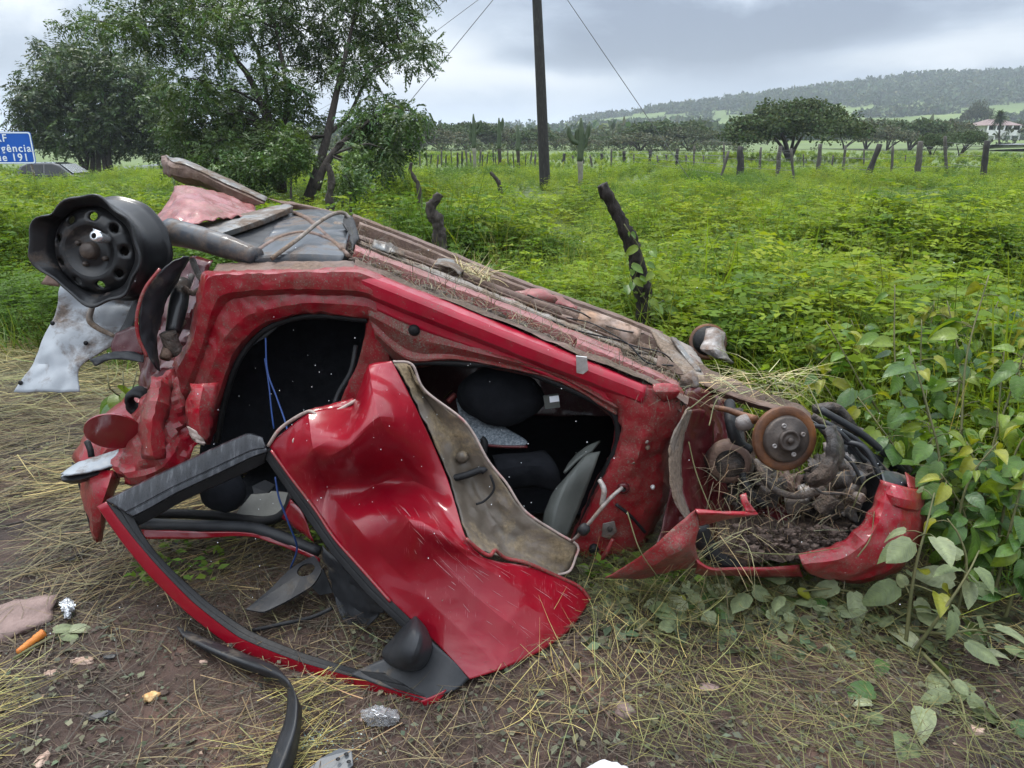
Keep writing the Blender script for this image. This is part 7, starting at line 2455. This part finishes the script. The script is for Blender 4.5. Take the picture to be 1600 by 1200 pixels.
def broad_leaf_mat(name, transl, rough):
    m, t, b = new_mat(name)
    a = N(t, "ShaderNodeAttribute", attribute_name="leaf_colour")
    tcn = N(t, "ShaderNodeTexCoord")
    n1 = noise_n(t, tcn.outputs["Object"], 26, 5, .6)
    c = mixc(t, 1.0, a.outputs["Color"], ramp(t, n1, [(.3, (.75, .75, .75)), (.7, (1.25, 1.2, 1.1))]), "MULTIPLY")
    sp_ = noise_n(t, tcn.outputs["Object"], 75, 3, .6)
    big = noise_n(t, tcn.outputs["Object"], 9, 3, .6)
    rot_ = ramp(t, math_n(t, "ADD", math_n(t, "MULTIPLY", sp_, .6), math_n(t, "MULTIPLY", big, .4)), [(.585, (0, 0, 0)), (.62, (1, 1, 1))])
    c = mixc(t, math_n(t, "MULTIPLY", rot_, .8), c, (.13, .085, .025))
    # side veins
    sx = N(t, "ShaderNodeSeparateXYZ")
    t.links.new(tcn.outputs["Object"], sx.inputs[0])
    ph = math_n(t, "SUBTRACT", math_n(t, "MULTIPLY", sx.outputs[1], 330), math_n(t, "MULTIPLY", math_n(t, "ABSOLUTE", sx.outputs[0]), 260))
    vn = ramp(t, math_n(t, "SINE", ph), [(.88, (0, 0, 0)), (.99, (1, 1, 1))])
    c = mixc(t, math_n(t, "MULTIPLY", vn, .28), c, (.22, .27, .09))
    t.links.new(c, b.inputs["Base Color"])
    b.inputs["Roughness"].default_value = rough
    b.inputs["Specular IOR Level"].default_value = .45
    bn = N(t, "ShaderNodeBump")
    bn.inputs["Strength"].default_value = .5
    bn.inputs["Distance"].default_value = .004
    t.links.new(math_n(t, "SUBTRACT", n1, vn), bn.inputs["Height"])
    t.links.new(bn.outputs[0], b.inputs["Normal"])
    tr = N(t, "ShaderNodeBsdfTranslucent")
    t.links.new(mixc(t, 1.0, c, (1.1, 1.1, .5), "MULTIPLY"), tr.inputs[0])
    ms = N(t, "ShaderNodeMixShader")
    ms.inputs[0].default_value = transl
    t.links.new(b.outputs[0], ms.inputs[1])
    t.links.new(tr.outputs[0], ms.inputs[2])
    t.links.new(ms.outputs[0], t.nodes["Material Output"].inputs[0])
    return m


M["broad_leaf"] = broad_leaf_mat("broad_leaf", .38, .38)
M["pale_leaf"] = broad_leaf_mat("pale_leaf_back", .2, .65)
GRN = [big_leaf_mesh("leaf", .115, .088, c, f, cu, i, M["broad_leaf"]) for i, (c, f, cu) in enumerate((
    ((.070, .145, .018), .25, .35), ((.052, .120, .022), .15, .5), ((.10, .185, .018), .35, .25), ((.040, .095, .024), .1, .3), ((.145, .21, .016), .3, .45), ((.078, .155, .022), .2, .15), ((.22, .235, .02), .5, .5)))]
VAR = [big_leaf_mesh("leaf", l_, w_, c, f, cu, 50 + i, M["broad_leaf"]) for i, (l_, w_, c, f, cu) in enumerate(((.10, .058, (.085, .17, .020), .5, .7), (.125, .098, (.05, .115, .024), -.15, .25), (.09, .075, (.12, .20, .018), .6, .1), (.13, .078, (.07, .14, .02), .05, .8), (.105, .09, (.06, .13, .026), .35, .55), (.08, .05, (.15, .205, .02), .8, .3)))]
PALE = [big_leaf_mesh("leaf", .13, .09, c, f, cu, 20 + i, M["pale_leaf"]) for i, (c, f, cu) in enumerate((((.17, .20, .11), .2, .5), ((.13, .16, .08), -.2, .2), ((.23, .255, .16), .4, .4), ((.105, .14, .06), .1, .6)))]


def put_leaf(me, p, heading, normal, s, parent):
    o = bpy.data.objects.new("leaf", me)
    COL.objects.link(o)
    y = Vector(heading).normalized()
    z = Vector(normal)
    z = (z - y * z.dot(y)).normalized()
    x = y.cross(z)
    Mx = Matrix((x, y, z)).transposed()
    o.parent = parent
    o.location = Vector(p) - wloc(parent)
    o.rotation_euler = Mx.to_euler()
    o.scale = (s, s * random.uniform(.9, 1.15), s)
    return o


def gp(px, py, h=0.0):
    p = G(px, py)
    z = gz(p.x, p.y) + h
    p = G(px, py, z)
    return p


def leafy_bush(name, label, base, stems, nleaf, pal, seed, size=(.75, 1.25), cat="bush", group=None, fallen=0):
    rnd = random.Random(seed)
    e = empty(name, base, label, cat, group)
    curves = []
    for P in stems:
        c = crv([Vector(p) for p in P], 26)
        curves.append(c)
        tube("stem", c, [float(x) for x in np.linspace(.0065, .0022, 26)], M["stem"], e, 6)
    tot = sum(len(c) for c in curves)
    for i in range(nleaf):
        c = curves[i % len(curves)]
        t = rnd.uniform(.12, 1.0) ** .72
        k = min(int(t * 25), 24)
        p = c[k]
        a = rnd.uniform(0, 6.28)
        hd = Vector((math.cos(a), math.sin(a), rnd.uniform(-.45, .35)))
        # short leaf stalk
        q_ = p + hd * rnd.uniform(.02, .07) + Vector((0, 0, .012))
        nrm = Vector((rnd.gauss(0, .45), rnd.gauss(-.35, .45), 1))
        y = 6 if t > .86 and rnd.random() < .5 else rnd.choice(pal)
        put_leaf(VAR[rnd.randrange(6)] if y < 6 and rnd.random() < .5 else (GRN + PALE)[y], q_, hd + Vector((0, 0, rnd.uniform(-.7, .1))), nrm, rnd.uniform(*size) * (1 if t < .9 else .7), e)
        if i % 2 == 0:
            tube("leaf_stalk", [p, p.lerp(q_, .5) + Vector((0, 0, .006)), q_], .0016, M["stem"], e, 4)
    for i in range(fallen):
        px, py = (rnd.uniform(1010, 1330), rnd.gauss(935, 22)) if i % 3 else (rnd.uniform(1360, 1590), rnd.uniform(930, 1150))
        g = gp(px, py, rnd.uniform(.008, .03))
        a = rnd.uniform(0, 6.28)
        put_leaf((GRN + PALE)[rnd.choice((7, 8, 10, 9, 8, 10, 3, 1))], g, Vector((math.cos(a), math.sin(a), rnd.uniform(0, .25))), Vector((rnd.gauss(0, .3), rnd.gauss(-.15, .3), 1)), rnd.uniform(.35, .85), e)
    return e


def stem_to(bx, by, bd, path):
    return [Vector((D(bx, by, bd).x, D(bx, by, bd).y, -.02))] + [D(*p) for p in path]


b1 = Vector((1.45, 2.75, 0))
leafy_bush("broad_leaf_bush", "large broad-leaved bush with big veined leaves growing against the nose of the wreck", b1, [
    stem_to(1490, 820, 2.75, [(1500, 700, 2.80), (1510, 560, 2.85), (1545, 430, 2.9)]),
    stem_to(1440, 800, 2.90, [(1430, 700, 2.95), (1400, 580, 3.0), (1398, 445, 3.05)]),
    stem_to(1520, 830, 2.65, [(1545, 720, 2.68), (1580, 610, 2.7), (1620, 500, 2.72)]),
    stem_to(1420, 780, 3.1, [(1390, 680, 3.12), (1340, 590, 3.15), (1290, 500, 3.2)]),
    stem_to(1480, 830, 2.60, [(1470, 740, 2.60), (1450, 640, 2.62), (1420, 540, 2.7)]),
    stem_to(1560, 850, 2.55, [(1570, 790, 2.55), (1590, 700, 2.52), (1640, 640, 2.5)]),
    stem_to(1450, 790, 3.0, [(1480, 690, 3.0), (1500, 580, 3.05), (1480, 470, 3.1)]),
    stem_to(1400, 760, 3.2, [(1345, 690, 3.2), (1300, 620, 3.25), (1270, 570, 3.3)]),
    stem_to(1530, 840, 2.75, [(1550, 740, 2.8), (1560, 640, 2.85), (1570, 540, 2.9)]),
    stem_to(1500, 860, 2.50, [(1500, 800, 2.48), (1520, 740, 2.46), (1560, 690, 2.44)]),
    stem_to(1440, 800, 2.85, [(1405, 720, 2.85), (1370, 660, 2.88), (1340, 620, 2.95)]),
    stem_to(1470, 810, 2.95, [(1460, 700, 3.0), (1440, 600, 3.02), (1440, 500, 3.05)]),
], 298, [0, 1, 2, 2, 5, 0, 4, 3, 4, 2], 3, (.45, .92))

leafy_bush("flattened_bush", "trampled broad-leaved shoots with pale upturned leaves lying below the red bumper", Vector((1.15, 2.25, 0)), [
    stem_to(1420, 985, 2.30, [(1428, 900, 2.28), (1448, 820, 2.30), (1460, 770, 2.34)]),
    stem_to(1430, 990, 2.28, [(1470, 960, 2.24), (1510, 900, 2.25), (1530, 860, 2.3)]),
    [G(1420, 985, .02), G(1480, 990, .08), G(1530, 985, .1), G(1590, 1010, .05)],
    [G(1410, 960, .02), G(1350, 930, .06), G(1290, 920, .07), G(1220, 930, .04)],
    [G(1240, 945, .02), G(1180, 930, .05), G(1120, 935, .05), G(1060, 950, .03)],
    [G(1440, 1020, .02), G(1480, 1060, .05), G(1500, 1090, .03), G(1510, 1130, .02)],
    stem_to(1500, 930, 2.4, [(1510, 890, 2.4), (1500, 840, 2.4), (1480, 810, 2.42)]),
    [G(1380, 930, .02), G(1400, 920, .10), G(1430, 915, .14), G(1470, 930, .16)],
], 48, [7, 8, 10, 10, 8, 10, 7, 8], 5, (.4, .95), fallen=95)

leafy_bush("seedling_shrub", "small broad-leaved plant with rounded leaves behind the hanging pale panel", Vector((-1.5, 2.95, 0)), [
    [G(205, 655, 0) + Vector((0, .25, 0)), D(200, 620, 2.95), D(192, 580, 2.98)], [G(205, 655, 0) + Vector((0, .25, 0)), D(180, 615, 2.95), D(168, 585, 2.98)],
    [G(205, 655, 0) + Vector((0, .25, 0)), D(210, 615, 2.95), D(214, 580, 2.98)]], 18, [0, 2, 4, 5], 8, (.7, 1.1), "plant")

leafy_bush("broad_leaf_bush", "low broad-leaved bush among grass in front of the large bush", Vector((1.75, 2.6, 0)), [
    stem_to(1560, 900, 2.45, [(1580, 820, 2.45), (1600, 740, 2.45), (1610, 660, 2.45)]),
    stem_to(1540, 880, 2.6, [(1540, 800, 2.6), (1530, 740, 2.6), (1510, 690, 2.62)]),
    stem_to(1580, 920, 2.4, [(1600, 880, 2.4), (1620, 820, 2.4), (1640, 760, 2.4)]),
    stem_to(1500, 860, 2.7, [(1480, 780, 2.7), (1460, 720, 2.7), (1450, 660, 2.72)]),
    stem_to(1520, 870, 2.5, [(1510, 820, 2.5), (1490, 770, 2.48), (1470, 740, 2.46)])], 150, [0, 1, 2, 4, 2, 5, 1], 13, (.4, .85))
leafy_bush("broad_leaf_bush", "broad-leaved bush behind the large one, farther from the nose of the wreck", Vector((1.5, 3.6, 0)), [
    stem_to(1400, 700, 3.7, [(1380, 620, 3.7), (1350, 550, 3.72), (1330, 500, 3.75)]),
    stem_to(1430, 700, 3.6, [(1440, 620, 3.6), (1450, 540, 3.62), (1460, 470, 3.65)]),
    stem_to(1480, 700, 3.5, [(1500, 620, 3.5), (1530, 540, 3.52), (1560, 470, 3.55)]),
    stem_to(1380, 700, 3.8, [(1340, 620, 3.8), (1290, 560, 3.82), (1260, 530, 3.85)]),
    stem_to(1520, 720, 3.4, [(1550, 640, 3.4), (1590, 560, 3.4), (1620, 480, 3.42)])], 260, [0, 2, 2, 4, 5, 1], 14, (.5, .95))

# vine leaves climbing the charred post
rnd = random.Random(31)
e = empty("climbing_vine", (at_y(1012, 540, 4.7).x, 4.7, 0), "leafy creeper climbing the lower half of the charred post", "vine")
c = crv([Vector((at_y(1016, 560, 4.66).x, 4.66, 0.0)), at_y(1022, 500, 4.66), at_y(992, 440, 4.64), at_y(1004, 400, 4.64), at_y(975, 350, 4.62)], 30)
tube("stem", c, .004, M["stem"], e, 5)
for k in range(46):
    p = c[min(29, int(29 * rnd.random() ** 1.4))]
    a = rnd.uniform(0, 6.28)
    put_leaf(GRN[rnd.choice((0, 2, 4, 5))], p + Vector((rnd.gauss(0, .05), rnd.gauss(-.02, .03), rnd.gauss(0, .04))), Vector((math.cos(a), math.sin(a) - .3, -.5)), Vector((rnd.gauss(0, .5), -1, .8)), rnd.uniform(.35, .75), e)

# ================================================================== LOOSE DEBRIS ON THE GROUND
def loose(name, label, cat, origin, group=None):
    return empty(name, origin, label, cat, group)


# long black trim strip in front of the door, bent down at its right end
V, Fc = loft([[gp(276, 980, .012), gp(330, 1002, .02), gp(385, 1024, .03), gp(432, 1044, .05), gp(448, 1072, .07), gp(446, 1120, .07), gp(430, 1165, .06), gp(410, 1215, .05)],
              [gp(284, 992, .03), gp(332, 1016, .05), gp(385, 1036, .06), gp(440, 1056, .09), gp(462, 1085, .10), gp(462, 1130, .10), gp(448, 1175, .09), gp(430, 1220, .08)],
              [gp(300, 1003, .01), gp(340, 1026, .01), gp(388, 1046, .02), gp(438, 1066, .05), gp(470, 1100, .055), gp(470, 1140, .05), gp(462, 1185, .04), gp(446, 1225, .03)]], 60, 5, .3, .2)
o = obj("trim_strip", V, Fc, M["black_plastic"], origin=gp(440, 1060))
tag(o, "long black plastic trim strip bent at a right angle, lying in the mud in front of the door", "car trim", "loose black trim pieces")
md = o.modifiers.new("thickness", "SOLIDIFY")
md.thickness = .004


def ring_plate(name, outer, hole_c, hole_r, th, m, label, cat, group=None):
    """plate with a round hole: outline points are joined to a ring"""
    P = crv(list(outer) + [outer[0]], 41, .6)[:40]
    nn = Vector((0, 0, 0))
    for i in range(40):
        nn += P[i].cross(P[(i + 1) % 40])
    nn.normalize()
    if nn.z < 0:
        nn = -nn
    H = []
    for p in P:
        d = p - hole_c
        d = (d - nn * d.dot(nn)).normalized()
        H.append(hole_c + d * hole_r)
    V = P + H + [p - nn * th for p in P] + [p - nn * th for p in H]
    Fc = []
    for i in range(40):
        j = (i + 1) % 40
        Fc += [(i, j, 40 + j, 40 + i), (80 + i, 120 + i, 120 + j, 80 + j), (i, 80 + i, 80 + j, j), (40 + i, 40 + j, 120 + j, 120 + i)]
    o = obj(name, V, Fc, m, smooth=False, origin=hole_c)
    return tag(o, label, cat, group)


ring_plate("pillar_trim", [gp(384, 952, .05), gp(420, 922, .07), gp(452, 890, .09), gp(490, 868, .12), gp(503, 890, .12), gp(488, 915, .10), gp(450, 938, .07), gp(412, 956, .05)], gp(478, 890, .105), .030, .006, M["black_plastic"],
           "black plastic pillar trim with a round hole, seen through the door's window frame", "car trim", "loose black trim pieces")
P = [gp(395, 985, .02), gp(440, 975, .03), gp(485, 965, .03), gp(520, 950, .05)]
o = tube("rubber_strip", P, .007, M["rubber"], seg=8, n=20, origin=gp(450, 970))
tag(o, "thin black rubber strip on the soil inside the window frame", "car trim", "loose black trim pieces")
V, Fc = plate_geo([gp(486, 916, .04), gp(505, 888, .10), gp(520, 926, .05), gp(500, 930, .03)], .005)
tag(obj("trim_shard", V, Fc, M["black_plastic"], smooth=False, origin=gp(500, 920)), "pointed black plastic piece standing beside the trim with the round hole", "plastic piece", "black plastic shards")
for (px, py, s, a, lb) in ((157, 1118, .030, .5, "oblong dark grey plastic shard lying on the mud left of the bread crust"), (172, 1026, .018, .3, "small bluish grey plastic chip on the pale streak of soil"), (118, 870, .03, 1.2, "crumpled dark shard under the torn bumper corner at the left"),
                           (272, 854, .03, 2.0, "broad dark shard on the ground below the roof frame"), (384, 872, .026, 1.0, "dark shard on the green sprouts below the roof frame")):
    c0 = gp(px, py, .012)
    pts_ = []
    rnd = random.Random(int(px))
    for k in range(7):
        t = 6.283 * k / 7
        q_ = Vector((math.cos(t) * s * rnd.uniform(.9, 1.3), math.sin(t) * s * .45 * rnd.uniform(.7, 1.2), rnd.uniform(-.004, .004)))
        pts_.append(c0 + Matrix.Rotation(a, 3, "Z") @ q_)
    V, Fc = plate_geo(pts_, .004, (0, 0, 1))
    tag(obj("plastic_shard", V, Fc, M["black_plastic"], smooth=False, origin=c0), lb, "plastic piece", "black plastic shards")
V, Fc = plate_geo([gp(372, 958, .02), gp(330, 905, .05), gp(352, 892, .05), gp(396, 940, .03)], .005)

# grey bracket at the bottom edge with three holes
c0 = gp(520, 1190, .02)
e = loose("plastic_bracket", "grey plastic bracket with slotted end lying at the bottom edge of the picture", "plastic piece", c0)
M["grey_plastic"] = grained("grey_plastic", [(.3, (.07, .075, .08)), (.7, (.12, .125, .13))], 8, .45, .1, 60, mud=.2)
P = [gp(470, 1212, .015), gp(500, 1186, .02), gp(530, 1170, .03), gp(550, 1172, .03), gp(552, 1196, .025), gp(535, 1210, .02), gp(505, 1216, .015)]
V, Fc = plate_geo(P, .006)
bk = bevel(obj("plate", V, Fc, M["grey_plastic"], e, smooth=False), .002)
for px, py in ((541, 1178), (545, 1190), (528, 1186)):
    V, Fc = lathe_geo(gp(px, py, .034), (0, 0, 1), [(.0, -.002), (.004, -.002), (.006, .0)], 12)
    obj("slot", V, Fc, M["rubber"], e)

# carrot
a_, b_ = gp(70, 988, .016), gp(26, 1020, .010)
e = loose("carrot", "muddy orange carrot lying on the soil at the lower left", "carrot", gp(48, 1005))
M["carrot"] = grained("carrot_skin", [(.3, (.36, .10, .014)), (.6, (.52, .17, .025)), (.8, (.42, .2, .07))], 30, .5, .4, 90, stretch=(1, 1, 1))
P = crv([a_, a_.lerp(b_, .3) + Vector((0, 0, .001)), a_.lerp(b_, .7), b_], 26)
rr = [.006] + [.0145 - .006 * (k / 24) + .0008 * math.sin(k * 2.1) - (.002 if k in (9, 10) else 0) for k in range(24)] + [.003]
V, Fc = tube_geo(P, rr, 14)
obj("root", V, Fc, M["carrot"], e)
V, Fc = lathe_geo(a_, a_ - b_, [(.008, -.003), (.006, .003), (0, .004)], 12)
obj("crown", V, Fc, M["stem"], e)
# wilted leaf and foil by the carrot
e = loose("wilted_leaf", "limp pale stalk with grey-green wilted leaves lying beside the carrot", "leaf", gp(85, 1000))
tube("stalk", [gp(20, 1030, .01), gp(50, 1012, .012), gp(80, 996, .014), gp(100, 988, .01)], .0045, M["grey_plastic"] if False else M["stem"], e, 6, 12)
for k, (px, py, a) in enumerate(((84, 985, .4), (98, 990, -.3), (110, 985, .2))):
    put_leaf(PALE[k], gp(px, py, .018), Vector((math.cos(a), math.sin(a), .05)), Vector((.1, -.2, 1)), .5, e)
M["foil"] = grained("crumpled_foil", [(.3, (.45, .47, .5)), (.7, (.72, .74, .77))], 40, .25, .6, 60, metallic=.55)
V, Fc = loft([[gp(92, 942, .02), gp(104, 932, .055), gp(119, 942, .03)], [gp(93, 948, .03), gp(105, 944, .06), gp(118, 950, .04)], [gp(98, 958, .02), gp(106, 960, .05), gp(116, 958, .02)], [gp(101, 966, .01), gp(106, 968, .02), gp(110, 966, .01)]], 16, 6)
V = crumple(V, Fc, .010, 60, 2, .8)
o = obj("foil_wrapper", V, Fc, M["foil"], smooth=False, origin=gp(105, 955))
tag(o, "crumpled silver foil wrapper among grass stalks near the carrot", "wrapper")
o.modifiers.new("thickness", "SOLIDIFY").thickness = .001
# bread crust / orange stone
M["crust"] = grained("bread_crust", [(.3, (.30, .12, .04)), (.5, (.55, .33, .14)), (.75, (.68, .50, .28))], 40, .8, .6, 90)
V, Fc = blob_geo(gp(235, 1089, .010), (.021, .014, .012), 6, .5, 1.8, 3, Matrix.Rotation(.5, 3, "Z"))
tag(obj("bread_crust", V, Fc, M["crust"], origin=gp(235, 1089)), "lump of orange-brown bread crust on the bare mud", "bread")
M["stone"] = grained("pale_stone", [(.3, (.24, .15, .11)), (.5, (.38, .26, .2)), (.75, (.52, .40, .32))], 30, .8, .5, 80)
M["dark_stone"] = grained("reddish_stone", [(.3, (.12, .085, .075)), (.5, (.19, .13, .115)), (.75, (.26, .185, .165))], 12, .75, .6, 60)
for i, (px, py, s, k, mt, lb) in enumerate(((132, 1033, .024, (1.6, .6, .35), "stone", "pale elongated stone on the reddish soil streak"), (65, 1188, .020, (.7, 1.4, .4), "stone", "narrow pale stone at the bottom left edge"),
                                       (80, 1052, .018, (1.2, .8, .3), "stone", "flat pale stone between the carrot and the reddish streak"), (318, 1034, .010, (1.2, .7, .5), "stone", "small pale pebble under the trim strip"),
                                       (30, 968, .12, (.9, 1.0, .28), "dark_stone", "broad flat reddish rock at the left edge above the carrot"), (975, 1110, .032, (1, .8, .5), "dark_stone", "rounded brown stone among straw at the lower middle"),
                                       (1525, 1142, .016, (1.2, .9, .8), "stone", "small reddish stone under leaves at the lower right"), (570, 1122, .014, (1.3, 1, .6), "stone", "pinkish pebble next to the clear plastic scrap"), (1108, 1075, .022, (1.3, .8, .4), "dark_stone", "flat brown stone in front of the torn wing"))):
    p = gp(px, py, s * k[2] * .35)
    V, Fc = blob_geo(p, (s * k[0], s * k[1], s * k[2]), i * 3.1, .45, 1.5, 3)
    tag(obj("stone", V, Fc, M[mt], origin=p), lb, "stone", "stones on the soil")
# clear plastic scrap, crumbs of window glass
m, t, b = new_mat("clear_plastic")
b.inputs["Base Color"].default_value = (.42, .42, .43, 1)
b.inputs["Roughness"].default_value = .25
b.inputs["Transmission Weight"].default_value = .7
b.inputs["IOR"].default_value = 1.3
M["clear"] = m
V, Fc = loft([[gp(562, 1108, .01), gp(590, 1100, .045), gp(622, 1108, .01)], [gp(564, 1122, .03), gp(592, 1116, .05), gp(625, 1122, .03)], [gp(574, 1136, .008), gp(598, 1136, .02), gp(620, 1134, .008)]], 16, 8)
V = crumple(V, Fc, .008, 50, 5, .8)
tag(obj("plastic_scrap", V, Fc, M["clear"], smooth=False, origin=gp(592, 1120)), "crumpled scrap of clear plastic on the mud below the mirror", "plastic scrap")
m, t, b = new_mat("glass_crumbs")
b.inputs["Base Color"].default_value = (.62, .85, .82, 1)
b.inputs["Roughness"].default_value = .08
b.inputs["Transmission Weight"].default_value = .6
geos = []
rnd = random.Random(2)
for k in range(170):
    px, py = rnd.gauss(492, 14), rnd.gauss(1160, 12)
    if k % 3 == 0:
        px, py = rnd.gauss(545, 40), rnd.gauss(1150, 22)
    s = rnd.uniform(.0018, .0038)
    geos.append(box_geo(gp(px, py, s * .7), (s, s, s * .8), Matrix.Rotation(rnd.uniform(0, 3), 3, (rnd.random(), rnd.random(), 1))))
joined("glass_crumbs", geos, m, smooth=False, kind="stuff")
# pale rag at the bottom edge
V, Fc = loft([[gp(905, 1205, .02), gp(945, 1188, .05), gp(990, 1204, .02)], [gp(900, 1225, .03), gp(945, 1215, .06), gp(1000, 1225, .03)], [gp(900, 1250, .01), gp(945, 1250, .02), gp(1000, 1250, .01)]], 24, 8)
V = crumple(V, Fc, .006, 25, 5, .6)
M["rag"] = grained("white_rag", [(.3, (.5, .5, .52)), (.7, (.7, .7, .72))], 8, .8, .4, 120)
o = tag(obj("white_rag", V, Fc, M["rag"], origin=gp(945, 1220)), "edge of a whitish rag cut off by the bottom of the picture", "rag")
o.modifiers.new("thickness", "SOLIDIFY").thickness = .003
# long twigs
for i, (a_, b_, c_, lb, r) in enumerate((
        ((880, 1040), (920, 1085), (965, 1132), "reddish-brown twig lying in the straw right of the door", .004), ((2, 822), (60, 812), (128, 818), "dark forked twig on the flattened grass at the left", .005),
        ((90, 880), (120, 868), (152, 852), "thin dark stick leaning under the torn bumper at the left", .005), ((1300, 1210), (1296, 1180), (1302, 1155), "short dry stalk at the bottom edge", .003), ((1470, 1060), (1500, 1110), (1545, 1190), "long thin dry stalk at the lower right corner", .0025))):
    P = [gp(*a_, .012), gp(*b_, .03), gp(*c_, .012)]
    tag(tube("twig", P, [r, r * .9, r * .5], M["brown_metal" if i == 0 else "bark" if i < 3 else "stem"], seg=7, n=16, origin=P[0]), lb, "twig", "twigs on the ground")

# falling rain, caught near the car
rnd = random.Random(77)
geos = []
for k in range(130):
    px, py, d = rnd.uniform(60, 1500), rnd.uniform(330, 1000), rnd.uniform(1.5, 2.15)
    if k % 2:
        px, py = rnd.uniform(330, 960), rnd.uniform(490, 800)
    p = D(px, py, d)
    if p.z < .25:
        continue
    s = rnd.choice((.0007, .0009, .0012))
    geos.append(blob_geo(p, (s, s, s * 1.25), k, 0, 1, 1))
M["drop"] = grained("raindrop", [(.3, (.55, .57, .6)), (.7, (.7, .72, .75))], 3, .2, 0)
joined("raindrops", geos, M["drop"], kind="stuff")

# ================================================================== AIR
bm = bmesh.new()
bmesh.ops.create_cube(bm, size=1)
me = bpy.data.meshes.new("haze")
for v in bm.verts:
    v.co = (v.co.x * 8400, v.co.y * 6200 + 2250, v.co.z * 92 + 41.0 - .0)
bm.to_mesh(me)
bm.free()
hz = bpy.data.objects.new("haze", me)
COL.objects.link(hz)
hz["kind"] = "stuff"
hm = bpy.data.materials.new("haze_air")
hm.use_nodes = True
t = hm.node_tree
t.nodes.clear()
vo = N(t, "ShaderNodeVolumePrincipled")
vo.inputs["Color"].default_value = (.80, .88, .98, 1)
vo.inputs["Density"].default_value = 0.00042
vo.inputs["Anisotropy"].default_value = 0.1
oo = N(t, "ShaderNodeOutputMaterial")
t.links.new(vo.outputs[0], oo.inputs["Volume"])
me.materials.append(hm)
